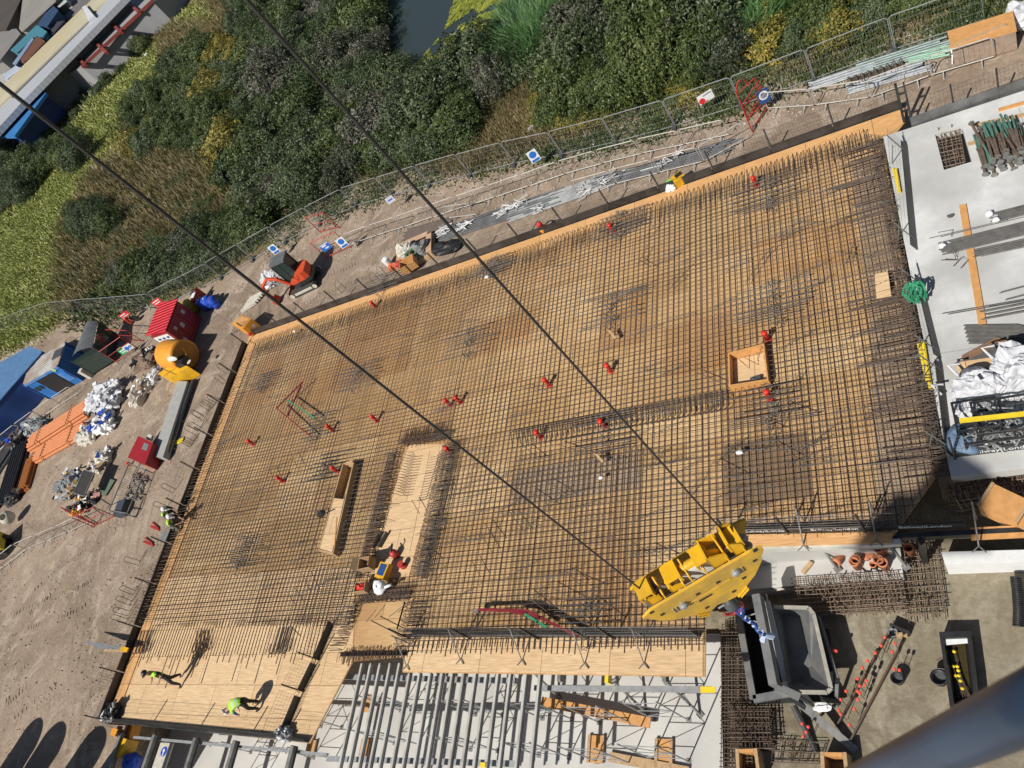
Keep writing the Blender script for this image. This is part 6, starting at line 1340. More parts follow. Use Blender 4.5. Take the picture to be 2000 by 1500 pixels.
# blue containers and cabin
def container(label, roof_px, zt, depth_dir, wcol, rcol, name='blue_container', open_front=False, cat='container'):
    q_ = quad(roof_px, zt); c = sum(q_, V()) / 4; t = thing(name, label, cat, V((c.x, c.y, ZG))); e = (q_[1] - q_[0]).normalized()
    m = MB(); qi = [lerp(p, c, .02) for p in q_]; m.prism(qi, ZG + .02, zt - .06); m.build('wall', wave_bump(mat(wcol[0], wcol[1], .5, .1, .15, 1.5), tuple(e), 20, .7, .04), t)
    m = MB(); m.prism(q_, zt - .06, zt); m.build('roof', wave_bump(mat(rcol[0], rcol[1], .5, .1, .2, 2, col2=rcol[2] if len(rcol) > 2 else None, scale2=.7, amount2=.35), tuple(e), 20, .7, .03), t)
    m = MB()
    for p in qi: m.beam((p.x, p.y, ZG + .02), (p.x, p.y, zt + .012), .12, .12, (1, 0, 0))
    m.build('corner_post', BLUED, t); return t, q_
t, q_ = container('long blue container with a plain blue roof at the edge of the photo', [(-60, 850), (-60, 740), (58, 676), (82, 686)], ZG + 2.4, None, ('deep_blue_wall', (.015, .06, .22)), ('blue_container_roof', (.10, .22, .42)))
t, q_ = container('open blue container with a rust streaked white roof and solar panel', [(44, 752), (58, 708), (128, 668), (112, 714)], ZG + 2.2, None, ('bright_blue_wall', (.03, .17, .50)), ('streaked_white_roof', (.55, .55, .52), (.35, .22, .14)), cat='container')
m = MB(); m.prism(quad([(100, 704), (107, 686), (125, 676), (117, 694)], ZG + 2.24), ZG + 2.205, ZG + 2.25); m.build('solar_panel', GREYD, t)
c = sum(q_, V()) / 4; f0, f1 = q_[0], q_[3]
m = MB(); fd = (f1 - f0); fd.z = 0; n_ = V((fd.y, -fd.x, 0)).normalized(); n_ = n_ if (mid(f0, f1) - c).dot(n_) > 0 else -n_
def onwall(a, z0, b_, z1, th, off=.02): p0, p1 = lerp(f0, f1, a) + n_ * off, lerp(f0, f1, b_) + n_ * off; return [V((p0.x, p0.y, ZG + z0)), V((p1.x, p1.y, ZG + z0)), V((p1.x, p1.y, ZG + z1)), V((p0.x, p0.y, ZG + z1))]
m.plate(onwall(.3, .1, .75, 1.9, .05), n_ * .01); m.build('dark_opening', BLKP, t)
m = MB(); m.plate(onwall(.02, 1.95, .98, 2.15, .05), n_ * .02); m.build('door_lintel', BLUE, t); m = MB(); m.plate(onwall(.78, .6, .95, 1.6, .05), n_ * .015); m.build('door_panel', BLUE, t)
m = MB(); m.lathe([(.16, 0), (.16, .012)], mid(onwall(.8, 1.95, .9, 2.15, 0, .045)[0], onwall(.8, 1.95, .9, 2.15, 0, .045)[2]), 14, n_); m.build('round_mark', mat('lime_mark', (.45, .65, .2), .5), t)
m = MB(); m.plate(onwall(.06, 1.1, .13, 1.5, 0), n_ * .02); m.plate(onwall(.17, 1.1, .24, 1.5, 0), n_ * .02); m.build('window_grille', GLASS, t)
# curved smoking shelter
t = thing('curved_shelter', 'dark shelter with a curved grey roof sheet beside the open container', 'shelter', P(185, 680, ZG)); za = ZG + 2.0
a, b_, c, d = P(138, 705, za), P(180, 678, za), P(190, 628, za), P(168, 638, za); m = MB(); vs = []; n = 8
for i in range(n + 1):
    k = i / n; p, q_ = lerp(a, d, k), lerp(b_, c, k)
    for j in range(7): l = j / 6; vs.append(lerp(p, q_, l) + V((0, 0, .35 * math.sin(PI * l))))
m.add(vs, [(i * 7 + j, i * 7 + j + 1, (i + 1) * 7 + j + 1, (i + 1) * 7 + j) for i in range(n) for j in range(6)]); m.add([v - V((0, 0, .03)) for v in vs], [(i * 7 + j, (i + 1) * 7 + j, (i + 1) * 7 + j + 1, i * 7 + j + 1) for i in range(n) for j in range(6)]); m.build('curved_roof', mat('grey_roof_sheet', (.16, .165, .17), .3, .1, .2, 2), t, True)
for (p) in (a, b_, c, d): m = MB(); m.bar((p.x, p.y, ZG), (p.x, p.y, za), .04, 6); m.build('post', GREYD, t)
for (p, q_) in ((b_, c), (a, b_)):
    m = MB(); m.plate([V((p.x, p.y, ZG + .2)), V((q_.x, q_.y, ZG + .2)), V((q_.x, q_.y, za - .1)), V((p.x, p.y, za - .1))], (.02, .02, 0)); m.build('side_panel', GLASS, t)
m = MB(); p = mid(a, c); m.box((p.x, p.y, ZG + .45), (1.8, .5, .08), ax); m.build('bench', WOOD, t)
single('round_table', MB().lathe([(.05, 0), (.05, .7), (.4, .71), (.4, .76)], P(188, 712, ZG), 16), PALEP, 'small pale table in front of the curved shelter', 'table'); single('white_dispenser', MB().box(P(168, 730, ZG + .5), (.4, .35, 1.0)), PALEP, 'pale upright bin in front of the open container', 'bin')
# orange clay pipes in two banded stacks and black pipes
def pipes(label, a, b_, n, w_, r, m_, group, lay=2, band=False, z=ZG):
    a, b_ = P(*a, z), P(*b_, z); d = (b_ - a).normalized(); s_ = V((-d.y, d.x, 0)); k = 0
    for L in range(lay):
        for i in range(n - L):
            of = s_ * (w_ * ((i + L * .5) / (n - 1) - .5)) + V((0, 0, r + L * r * 1.75)); m = MB(); e = rn.uniform(-.15, .15); m.tube([a + of + d * e, b_ + of + d * e], r, 9)
            o = single('pipe', m, m_, label, 'pipe', group, smooth=False)
    if band:
        for f in (.2, .75):
            p = lerp(a, b_, f); m = MB(); m.tube([p - s_ * (w_ / 2 + r * 1.3) + V((0, 0, .03)), p - s_ * (w_ / 2 + r * 1.3) + V((0, 0, r * 2 * lay)), p + s_ * (w_ / 2 + r * 1.3) + V((0, 0, r * 2 * lay)), p + s_ * (w_ / 2 + r * 1.3) + V((0, 0, .03))], .035, 5)
            single('timber_band', m, WOODO, 'timber band round the ' + group, 'band', 'timber bands, ' + group)
OPIPE = mat('orange_drain_pipe', (.60, .22, .09), .5, 0, .1, 3)
pipes('orange drain pipe in the upper banded stack beside the white bags', (68, 870), (178, 800), 7, 1.5, .11, OPIPE, 'orange pipes, upper stack', 3, True)
pipes('orange drain pipe in the lower banded stack beside the grey sacks', (76, 893), (170, 840), 6, 1.2, .11, OPIPE, 'orange pipes, lower stack', 2, True)
pipes('brown orange pipe in the short bundle below the orange stacks', (50, 960), (68, 898), 5, .85, .11, mat('brown_orange_pipe', (.40, .14, .035), .5, 0, .15, 3), 'brown orange pipes', 2)
pipes('long black pipe lying in the pile at the edge of the photo', (14, 985), (48, 870), 7, 1.8, .11, BLKP, 'black pipes in the yard', 2)
pipes('dark grey pipe lying behind the black pile at the edge of the photo', (-20, 945), (30, 868), 5, 1.5, .12, GREYD, 'dark pipes in the yard', 2)
# piles and heaps
def heap(label, u, v, d, m_, seed, cat='material heap', name='material_heap', z=ZG, extra=None):
    t = thing(name, label, cat, P(u, v, z)); k = MB(); r2 = random.Random(seed); c = P(u, v, z)
    for i in range(4): k.blob(c + V((r2.uniform(-.3, .3) * d[0], r2.uniform(-.3, .3) * d[1], 0)), (d[0] * r2.uniform(.4, .8), d[1] * r2.uniform(.4, .8), d[2] * r2.uniform(.6, 1.1)), .3, 13, seed + i, True, .3)
    k.build('sacking', m_, t)
    if extra:
        for nm, em, n, sz in extra:
            k = MB()
            for i in range(n): p = c + V((r2.uniform(-.45, .45) * d[0], r2.uniform(-.45, .45) * d[1], d[2] * r2.uniform(.4, .95))); sv = len(k.v); k.box(p, (sz * r2.uniform(.5, 1.7), sz * r2.uniform(.3, .9), sz * r2.uniform(.1, .45)), r2.uniform(0, 3)); rm = Matrix.Rotation(r2.uniform(-.5, .5), 3, 'X') @ Matrix.Rotation(r2.uniform(-.5, .5), 3, 'Y'); k.v[sv:] = [p + rm @ (q9 - p) for q9 in k.v[sv:]]
            o = k.build(nm, em, t); o['kind'] = 'stuff'
    return t
heap('large heap of crumpled white bags beyond the orange pipes', 222, 782, (3.6, 2.6, 1.1), BAGW, 100, 'bag heap', 'bag_heap', extra=[('grey_scrap', GREY, 26, .3), ('white_scrap', WHITE, 40, .3)])
heap('heap of grey plastic fittings on the corner behind the orange pipes', 75, 838, (2.6, 1.6, .8), GREY, 110, extra=[('pale_fitting', GALV, 40, .25)])
heap('blue and white wrapped pallet beside the orange pipes', 212, 828, (2.0, 1.8, .9), WHITE, 120, 'pallet', 'wrapped_pallet', extra=[('blue_pack', BLUEB, 24, .35), ('grey_scrap', GREY, 14, .3)])
heap('grey sacks on the ground below the wrapped pallet', 185, 850, (1.8, 1.4, .8), PALEP, 130, 'sack heap', 'sack_heap', extra=[('white_scrap', WHITE, 10, .3)])
heap('timber pallet with cardboard and white wrapping near the yellow tank', 282, 768, (1.5, 2.0, .8), PALEP, 140, 'pallet', 'loaded_pallet', extra=[('card_pack', CARD, 14, .4), ('white_scrap', WHITE, 12, .4)])
heap('heap of blue and pale packs in front of the red chest', 202, 905, (1.8, 1.5, .6), PALEP, 150, 'material heap', extra=[('blue_pack', BLUEB, 20, .3), ('white_pack', WHITE, 20, .3), ('timber_scrap', WOOD, 10, .4)])
heap('large mixed heap of sacks, boards and tools in the middle of the yard', 150, 950, (2.8, 2.2, .8), GREY, 160, 'material heap', extra=[('white_scrap', WHITE, 26, .3), ('timber_scrap', WOOD, 14, .4), ('black_scrap', BLKP, 26, .35), ('yellow_scrap', YEL, 6, .3)])
heap('yellow and black tools and barriers heaped by the red gate', 165, 990, (1.8, 1.2, .6), BLKP, 170, 'material heap', extra=[('yellow_scrap', YEL, 14, .35), ('white_scrap', WHITE, 12, .3), ('red_scrap', REDP, 6, .3)])
heap('dark tools beside the heap near the caged trolley', 190, 972, (1.0, .8, .5), BLKP, 180, 'tool heap', extra=[('pink_scrap', mat('pale_pink', (.6, .3, .28), .6), 5, .3)])
heap('dark rubbish and bricks piled beside the red hut steps', 290, 705, (2.2, 1.6, .6), mat('brown_rubble', (.2, .14, .1), .9), 190, 'rubble heap', 'rubble_heap', extra=[('pale_scrap', PALEP, 26, .3), ('black_scrap', BLKP, 20, .35)])
heap('row of white sacks between the yellow cabinet and the heap', 308, 735, (1.2, 2.2, .5), WHITE, 200, 'sack heap', 'sack_heap', extra=[('grey_scrap', GREYD, 8, .3)])
heap('dark machine parts heaped at the end of the black pipes', 35, 972, (1.8, 1.2, .5), BLKP, 210, 'machine parts', extra=[('rusty_scrap', RUST, 12, .3)])
heap('black barrows and clutter behind the first barrier line', 40, 862, (2.0, 1.6, .8), GREYD, 220, 'clutter heap', extra=[('blue_scrap', BLUEB, 8, .4), ('rusty_scrap', RUST, 12, .4)])
t = thing('slatted_board', 'dark slatted metal panel lying on the mixed heap in the yard', 'metal panel', P(163, 940, ZG + .8)); m = MB(); q_ = quad([(146, 964), (166, 918), (186, 924), (166, 970)], ZG + .95); m.plate(q_, (0, 0, .05)); m.build('panel', mat('brown_black_panel', (.045, .04, .035), .6, 0, .3, 8), t); m = MB()
for i in range(4): m.beam(q_[i] + V((0, 0, .06)), q_[(i + 1) % 4] + V((0, 0, .06)), .05, .05)
m.build('frame', GREY, t)
# stack of long grey sheets
t = thing('sheet_stack', 'long stack of pale grey sheets beside the west edge of the deck', 'sheet stack', P(335, 820, ZG)); q_ = quad([(297, 892), (346, 744), (366, 745), (318, 893)], ZG + .55)
m = MB(); m.prism(q_, ZG + .12, ZG + .55); m.build('sheet_pile', mat('pale_grey_sheet', (.36, .36, .34), .6, 0, .12, 3), t)
m = MB(); m.tube([P(316, 893, ZG + .2), P(326, 888, ZG + .3), P(378, 742, ZG + .3)], .1, 8); m.tube([P(322, 892, ZG + .1), P(384, 742, ZG + .12)], .07, 8); m.build('edge_pipe', GREYD, t)
for f in (.15, .5, .85): m = MB(); m.beam(lerp(q_[0], q_[1], f) + V((-.1, 0, -.48)), lerp(q_[3], q_[2], f) + V((.1, 0, -.48)), .1, .1); m.build('timber_bearer', WOOD, t)
# red chest
t = thing('red_chest', 'red steel tool chest with a grey plate beside the sheet stack', 'tool chest', P(272, 892, ZG)); q_ = quad([(250, 893), (270, 852), (298, 865), (283, 906)], ZG + .95)
m = MB(); m.prism(q_, ZG + .05, ZG + .85); m.build('body', mat('chest_red', (.32, .015, .02), .45, 0, .12, 3), t); m = MB(); c = sum(q_, V()) / 4; m.prism([lerp(c, p, 1.03) for p in q_], ZG + .852, ZG + .95); m.build('lid', mat('chest_red', (.32, .015, .02)), t)
m = MB(); m.prism([lerp(c, p, .3) + V((.35, .15, 0)) for p in q_], ZG + .952, ZG + .96); m.build('grey_plate', GREY, t); m = MB(); m.prism([lerp(c, p, .25) + V((-.1, 1.0, 0)) for p in q_], ZG + .6, ZG + .75); m.build('label_plate', PALEP, t)
# caged trolley on the ground
t = thing('cage_trolley', 'long low mesh cage of rubble with a dark box at its end', 'mesh cage', P(245, 950, ZG)); q_ = quad([(213, 996), (252, 905), (284, 917), (248, 1003)], ZG + .6)
m = MB()
for z in (-.55, 0):
    for i in range(4): m.beam(q_[i] + V((0, 0, z)), q_[(i + 1) % 4] + V((0, 0, z)), .05, .05)
for i in range(4): m.beam(q_[i] + V((0, 0, -.55)), q_[i], .05, .05, (1, 0, 0))
for f in (.33, .66): m.beam(lerp(q_[0], q_[1], f), lerp(q_[3], q_[2], f), .04, .04)
m.build('frame', GALVD, t); m = MB()
for i in range(1, 22): m.bar(lerp(q_[0], q_[1], i / 22), lerp(q_[0], q_[1], i / 22) + V((0, 0, -.55)), .006, 3); m.bar(lerp(q_[3], q_[2], i / 22), lerp(q_[3], q_[2], i / 22) + V((0, 0, -.55)), .006, 3)
for i in range(1, 5): m.bar(lerp(q_[0], q_[3], i / 5) + V((0, 0, -.5)), lerp(q_[1], q_[2], i / 5) + V((0, 0, -.5)), .008, 3)
m.build('mesh_side', GALVD, t); m = MB()
for i in range(130): m.blob(lerp(lerp(q_[0], q_[1], rn.uniform(.35, .95)), lerp(q_[3], q_[2], rn.uniform(.35, .95)), rn.uniform(.1, .9)) + V((0, 0, -.56)), (rn.uniform(.08, .25),) * 3, .3, 4, i)
o = m.build('rubble', mat('grey_rubble', (.25, .22, .19), .95, 0, .3, 8), t); o['kind'] = 'stuff'
m = MB(); m.box(P(240, 993, ZG + .3), (.9, .7, .5), ax); m.build('dark_box', mat('dark_blue_box', (.05, .06, .085), .5), t)
single('red_sleeve_spare', MB().lathe([(.1, 0), (.1, .3), (.001, .32)], P(256, 908, ZG + .05), 10), RED, 'small red tub under the red chest', 'tub')
single('green_folder', MB().prism(quad([(188, 965), (212, 934), (224, 938), (206, 968)], ZG + .15), ZG + .1, ZG + .15), mat('green_grey_net', (.12, .17, .12), .7, 0, .3, 12), 'green and grey folded trestle lying beside the mixed heap', 'trestle')
single('concrete_mixer', MB().lathe([(.2, 0), (.42, .3), (.45, .6), (.25, .95), (.22, .95), (.4, .6), (.35, .3)], P(24, 1012, ZG + .35), 16, (.5, -.3, .8)), PALEP, 'pale mixing drum tipped beside the barrier at the edge of the photo', 'mixer', smooth=True)
t = thing('yellow_dumper', 'yellow site dumper half out of the photo at the west', 'dumper', P(0, 1085, ZG)); c = P(4, 1086, ZG); m = MB(); m.prism(frame4(c + V((-.2, .1, 0)), .6, 2.2, 1.4), ZG + .5, ZG + 1.1); m.build('body', mat('dusty_yellow', (.5, .42, .02), .5, 0, .2, 3), t)
for dx, dy in ((-.7, -.8), (.7, -.1), (-1.1, .3), (.3, .9)): m = MB(); m.lathe([(.38, -.15), (.42, -.1), (.42, .1), (.38, .15)], c + V((dx, dy, .42)), 16, (-.56, .83, 0)); m.build('wheel', BLKP, t)
m = MB(); m.tube([c + V((.3, -.2, 1.1)), c + V((.5, -.3, 1.7)), c + V((-.4, .3, 1.8)), c + V((-.6, .4, 1.1))], .04, 6); m.build('roll_bar', BLK, t)
# starter loops along the capping beam outside the west edge
lp = [(430, 778), (414, 792), (418, 788), (400, 812), (398, 808), (392, 832), (384, 838), (378, 858), (374, 862), (342, 952), (326, 985), (272, 1092), (262, 1150), (256, 1170), (252, 1190), (248, 1205), (440, 740), (445, 720)]
loop = MB(); loop.tube([(-.12, 0, 0), (-.13, 0, .75), (-.08, 0, .85), (.08, 0, .85), (.13, 0, .75), (.12, 0, 0)], .016, 5); lm_ = loop.mesh('starter_loop', BAR)
for i, (u, v) in enumerate(lp):
    o = bpy.data.objects.new('starter_loop', lm_); C.objects.link(o); o.location = P(u, v + 8, ZG); o.rotation_euler = (rn.uniform(-.1, .1), rn.uniform(-.1, .1), 1.2 + rn.uniform(-.3, .3))
    tag(o, 'dark bent bar loop standing in the ground outside the west guard', 'bar loop', 'bar loops outside the west guard')
single('yellow_spade', MB().beam(P(336, 868, ZG + .06), P(358, 858, ZG + .1), .3, .05), YELB, 'yellow shovel lying by the sheet stack', 'shovel'); single('timber_batten', MB().beam(P(334, 870, ZG + .1), P(332, 912, ZG + .05), .06, .05), WOOD, 'bent timber batten hanging down from the yellow shovel', 'batten')
t = thing('access_board', 'grey board bridge with a yellow end crossing the west guard', 'access board', P(205, 1256, .1)); m = MB(); m.plate(xy((160, 1252), (240, 1262), (246, 1270), (198, 1268), z=.5), (0, 0, .05)); m.build('grey_panel', GREY, t); m = MB(); m.beam(P(236, 1266, .56), P(250, 1270, .56), .2, .06); m.build('yellow_end', YEL, t); m = MB(); m.beam(P(205, 1270, .5), P(246, 1272, .5), .1, .08); m.build('timber_edge', WOOD, t)
single('grey_panel', MB().plate(xy((312, 1055), (322, 1035), (333, 1040), (322, 1062), z=.1), (0, 0, .03)), GREY, 'small grey panel at the west edge below the crouching workers', 'panel')
heap('black and white clutter at the south west deck corner', 225, 1395, (.9, .8, .5), BLKP, 230, 'clutter heap', z=.02, extra=[('white_scrap', WHITE, 8, .25), ('grey_scrap', GREY, 14, .25)])
heap('silver clamps heaped at the foot of the dividing guard', 560, 1432, (.7, .6, .35), GALV, 240, 'clamp heap', z=.02, extra=[('white_scrap', WHITE, 5, .2)])
# bundles of bent bars laid on the bare sheets
for i, (a, b_, lab) in enumerate((((290, 1232), (278, 1275), 'bundle of dark bars at the south west edge of the mat'), ((400, 1232), (396, 1272), 'bundle of dark bars in the shadow of the standing worker'), ((562, 1226), (548, 1275), 'bundle of dark hooked bars by the dividing guard'))):
    t = thing('bar_bundle', lab, 'bar bundle', mid(P(*a, .1), P(*b_, .1)), 'bar bundles on the bare sheets')
    for k in range(12):
        m = MB(); o_ = V((-.5 + k * .085, 0, .05 + (k % 3) * .03)); e0, e1 = P(*a, .05) + o_, P(*b_, .05) + o_; m.tube([e0, e1, e1 + V((.03, -.1, .1)), e1 + V((.05, .0, .22)), e1 + V((.06, .3, .22))], .014, 4); m.build('steel_bar', BAR, t)
# round tanks standing just south west of the photo
tk = thing('round_tank', 'grey round tank whose long shadow falls on the dirt', 'tank', (0, 0, 0), 'round tanks south west of the deck')
m = MB(); m.lathe([(.95, 0), (.95, 3.6), (.85, 3.9), (.5, 4.1), (.001, 4.15)], n=24); m.build('shell', GREY, tk, True, True); m = MB(); m.lathe([(.3, 4.05), (.3, 4.25), (.001, 4.26)], n=14); m.build('hatch', GREYD, tk, True, True)
for i, (u, v) in enumerate([(68, 1432), (112, 1440), (186, 1452), (232, 1490)]):
    o = tk if i == 0 else dup(tk, (0, 0, 0)); p = P(u, v, ZG); o.location = (p.x - 4.0 * .406, p.y - 4.0 * .849, ZG)
# ================================================================ far sheds and containers
def slab_roof(px, z0, z1, m, t, nm='roof_sheet'):
    q_ = [P(u, v, z1) for u, v in px]; k = MB(); k.prism(q_, z0, z1); return k.build(nm, m, t)
def rz_dir(a, b_): d = (b_ - a); d.z = 0; return tuple(d.normalized())
t = thing('long_shed', 'long pale shed with a cream corrugated roof strip and a grey lower roof', 'shed', P(100, 120, ZG))
dr = rz_dir(P(0, 170, 6), P(160, 16, 6))
CREAM = wave_bump(mat('cream_roof_sheet', (.52, .49, .38), .7, 0, .12, .12, col2=(.46, .38, .2), scale2=.08, amount2=.3), dr, 9, .12, .05)
GREYR = wave_bump(mat('pale_grey_roof_sheet', (.42, .44, .47), .6, 0, .06, .2), dr, 9, .12, .05)
slab_roof([(-40, 212), (4, 168), (160, 16), (171, 40), (20, 187), (-40, 246)], 4.4, 5.2, CREAM, t)
slab_roof([(20, 190), (171, 43), (203, 8), (215, -6), (250, -14), (47, 195), (-40, 290), (-40, 250)], 4.2, 5.0, GREYR, t, 'lower_roof_sheet')
slab_roof([(18, 180), (172, 32), (178, 40), (24, 192)], 4.3, 5.02, mat('dark_gutter', (.10, .105, .11), .6), t, 'gutter')
slab_roof([(160, 14), (167, 10), (183, 30), (172, 41)], 4.3, 5.5, mat('white_gable', (.6, .62, .64), .6), t, 'gable_end')
slab_roof([(-40, 300), (47, 203), (240, 4), (232, 0), (40, 190), (-40, 270)], ZG, 4.18, mat('shed_wall', (.2, .21, .22), .8), t, 'wall')
t = thing('cream_roof_shed', 'second cream roofed shed beyond the dark gable gap', 'shed', P(190, 10, ZG)); slab_roof([(166, 12), (182, -4), (212, -4), (174, 28)], 4.4, 5.1, CREAM, t); slab_roof([(168, 14), (184, 0), (205, 0), (175, 26)], ZG, 4.38, GREYR, t, 'wall')
t = thing('red_frame_canopy', 'low grey corrugated canopy crossed by dark red rails below the long shed', 'canopy', P(210, 90, ZG)); CAN = wave_bump(mat('canopy_sheet', (.30, .30, .31), .7, 0, .08, .2), rz_dir(P(180, 60, 2), P(200, 90, 2)), 9, .2, .05)
slab_roof([(82, 172), (245, 0), (262, -14), (330, -40), (300, 5), (160, 132), (118, 150)], ZG, 3.0, CAN, t)
k = MB()
for (a, b_) in (((161, 130), (300, 0)), ((208, 38), (238, 64)), ((174, 73), (210, 104)), ((142, 105), (168, 128)), ((243, 0), (274, 26))): k.beam(P(*a, 3.2), P(*b_, 3.2), .4, .38)
k.build('red_rail', mat('oxide_red_rail', (.22, .045, .035), .6, 0, .2, .5), t)
k = MB()
for (u, v) in ((161, 130), (238, 64), (210, 104), (168, 128)): k.beam(P(u, v, ZG), P(u, v, 3.2), .3, .3, (1, 0, 0))
k.build('red_post', REDP, t)
t = thing('blue_roof_shed', 'low shed with a bright blue corrugated roof at the end of the long shed', 'shed', P(40, 220, ZG)); slab_roof([(42, 198), (75, 170), (90, 181), (28, 266), (-30, 268), (-20, 240)], 3.4, 3.8, wave_bump(mat('blue_corrugated', (.04, .2, .50), .5, 0, .1, .5), rz_dir(P(50, 190, 3), P(80, 176, 3)), 7, .5, .12), t); slab_roof([(45, 202), (75, 176), (86, 183), (26, 262), (-20, 264), (-15, 245)], ZG, 3.38, BLUED, t, 'wall')
for (px, z0, z1, c_, lab, cat) in (([(-30, 62), (-30, -40), (44, -40), (40, 0), (12, 58)], ZG, 3.5, (.075, .06, .05), 'brown flat roofed shed in the far corner behind the long shed', 'shed'), ([(44, 0), (46, -30), (130, -30), (108, 2), (42, 62), (37, 56)], ZG, 3.2, (.27, .255, .23), 'grey beige roofed shed between the containers and the far corner', 'shed'),
        ([(0, 60), (32, 56), (40, 66), (0, 118), (-30, 130), (-30, 70)], ZG, 2.8, (.22, .21, .2), 'grey roofed shed left of the teal container', 'shed'), ([(101, 46), (112, 22), (180, -20), (178, 0), (128, 42)], ZG, .6, (.15, .145, .14), 'flat grey tarmac roof beside the cream roof', 'shed'),
        ([(72, 50), (100, 8), (114, 20), (92, 52)], ZG, 2.8, (.02, .055, .13), 'dark blue container beyond the teal one', 'container'), ([(20, 98), (72, 48), (92, 62), (84, 72), (66, 72), (30, 104)], ZG, 2.8, (.05, .2, .26), 'teal container with a pale mark behind the long shed', 'container'),
        ([(40, 116), (72, 70), (88, 80), (60, 110), (42, 122)], ZG, 2.8, (.14, .055, .03), 'rust brown container behind the cream roof strip', 'container'), ([(24, 124), (62, 74), (66, 76), (30, 128)], ZG, 2.9, (.2, .27, .4), 'narrow pale blue container between the teal and brown ones', 'container'), ([(8, 145), (30, 128), (40, 132), (10, 156)], ZG, 2.2, (.4, .45, .55), 'pale blue flat roof beside the cream strip', 'shed'), ([(98, 66), (104, 44), (126, 40), (102, 68)], ZG, 2.0, (.045, .04, .06), 'dark open bay behind the cream roof strip', 'shed'), ([(104, 0), (124, -14), (130, 2), (112, 16)], ZG, 2.2, (.42, .46, .44), 'pale striped rack at the far end of the yard', 'rack')):
    o = thing('far_container' if cat == 'container' else 'far_shed', lab, cat, P(*px[0], ZG)); m_ = wave_bump(mat('far_' + lab[:18], c_, .7, 0, .12, .15), dr, 6.0, .2, .05); slab_roof(px, z1 - .15, z1, m_, o); c = [sum(x) / len(px) for x in zip(*px)]
    slab_roof([(u + (c[0] - u) * .03, v + (c[1] - v) * .03) for u, v in px], z0, z1 - .152, m_, o, 'wall')

# ================================================================ vegetation
L_DARK = leaf_mat('grey_green_leaf', (.020, .036, .012), (.050, .080, .026), (.125, .155, .075))
L_GREEN = leaf_mat('mid_green_leaf', (.024, .045, .010), (.058, .088, .020), (.115, .15, .04))
L_GOLD = leaf_mat('yellow_green_leaf', (.050, .065, .012), (.15, .15, .025), (.36, .27, .05))
L_REED = leaf_mat('reed_leaf', (.025, .065, .022), (.06, .15, .045), (.13, .24, .07))
L_DRY = leaf_mat('dry_grass_blade', (.085, .085, .03), (.215, .17, .075), (.38, .30, .16))
L_LIME = leaf_mat('lime_grass_blade', (.10, .14, .028), (.24, .285, .06), (.40, .41, .14))
L_PUR = leaf_mat('purple_grey_leaf', (.024, .036, .015), (.055, .070, .034), (.18, .165, .14))
BARK = mat('dull_bark', (.10, .075, .055), .9, 0, .3, 6)
rv = random.Random(2024)
from mathutils import noise as mn
def crown_mesh(name, m, n, leaf, seed, flat=.75, squash=1.0, twigs=0):
    r2 = random.Random(seed); k = MB(); k.cur = 0
    for i in range(n):
        while True:
            d = V((r2.gauss(0, 1), r2.gauss(0, 1), r2.gauss(0, 1) + .35)).normalized()
            if d.z > -.35: break
        lump = 1 + .55 * mn.noise(d * 1.9 + V((seed * 7.1, 0, 0))) + .28 * mn.noise(d * 4.5 + V((0, seed * 3.3, 0)))
        rr = lump * (1 - .62 * r2.random() ** 2.2); p = V((d.x * rr, d.y * rr, max(0.02, .42 + d.z * rr * flat)))
        nn = (d + V((r2.gauss(0, .65), r2.gauss(0, .65), r2.gauss(0, .5)))).normalized(); a = nn.cross(V((0, 0, 1)) if abs(nn.z) < .9 else V((1, 0, 0))).normalized(); b_ = nn.cross(a)
        th = r2.uniform(0, 6.28); u_ = (a * math.cos(th) + b_ * math.sin(th)); w_ = nn.cross(u_); s = leaf * r2.uniform(.45, 1.55)
        k.add([p - u_ * s, p + w_ * s * .42, p + u_ * s, p - w_ * s * .42], [(0, 1, 2, 3)])
    k.cur = 1
    for i in range(34):
        d = V((r2.gauss(0, 1), r2.gauss(0, 1), abs(r2.gauss(0, .8)) + .1)).normalized(); l = r2.uniform(.8, 1.25); q = V((d.x * l, d.y * l, .3 + d.z * l * flat)); k.tube([(d.x * .08, d.y * .08, 0), (q.x * .6, q.y * .6, q.z * .72), q], .012, 3, r2=.003)
    return k.mesh(name, [m, BARK])
def reed_mesh(name, m, n, seed, hgt=1.0, lean=.35, wd=.022):
    r2 = random.Random(seed); k = MB()
    for i in range(n):
        rr = r2.random() ** .5; a = r2.uniform(0, 6.28); p = V((rr * math.cos(a), rr * math.sin(a), 0)); l = hgt * r2.uniform(.55, 1.1); d = V((r2.gauss(0, lean), r2.gauss(0, lean), 1)); d2 = V((d.x * 2.2, d.y * 2.2, .75)); w_ = V((math.cos(a + 1), math.sin(a + 1), 0)) * wd
        q1 = p + d * l * .55; q2 = q1 + d2 * l * .45
        k.add([p - w_, p + w_, q1 + w_ * .8, q1 - w_ * .8, q2], [(0, 1, 2, 3), (3, 2, 4)])
    return k.mesh(name, m)
PROTO = {}
for nm, m, n, lf in (('dark', L_DARK, 9500, .041), ('purple', L_PUR, 9500, .039), ('green', L_GREEN, 9500, .043), ('gold', L_GOLD, 7000, .045)):
    PROTO[nm] = [crown_mesh(nm + '_crown', m, n, lf, 11 * i + len(nm), flat=.6 + .12 * i) for i in range(4)]
PROTO['reed'] = [reed_mesh('reed_crown', L_REED, 1500, 5 + i) for i in range(2)]
PROTO['dry'] = [reed_mesh('dry_crown', L_DRY, 1300, 9 + i, .5, .55, .016) for i in range(2)]
PROTO['lime'] = [reed_mesh('lime_crown', L_LIME, 1300, 19 + i, .4, .5, .02) for i in range(2)]
trk = MB(); 
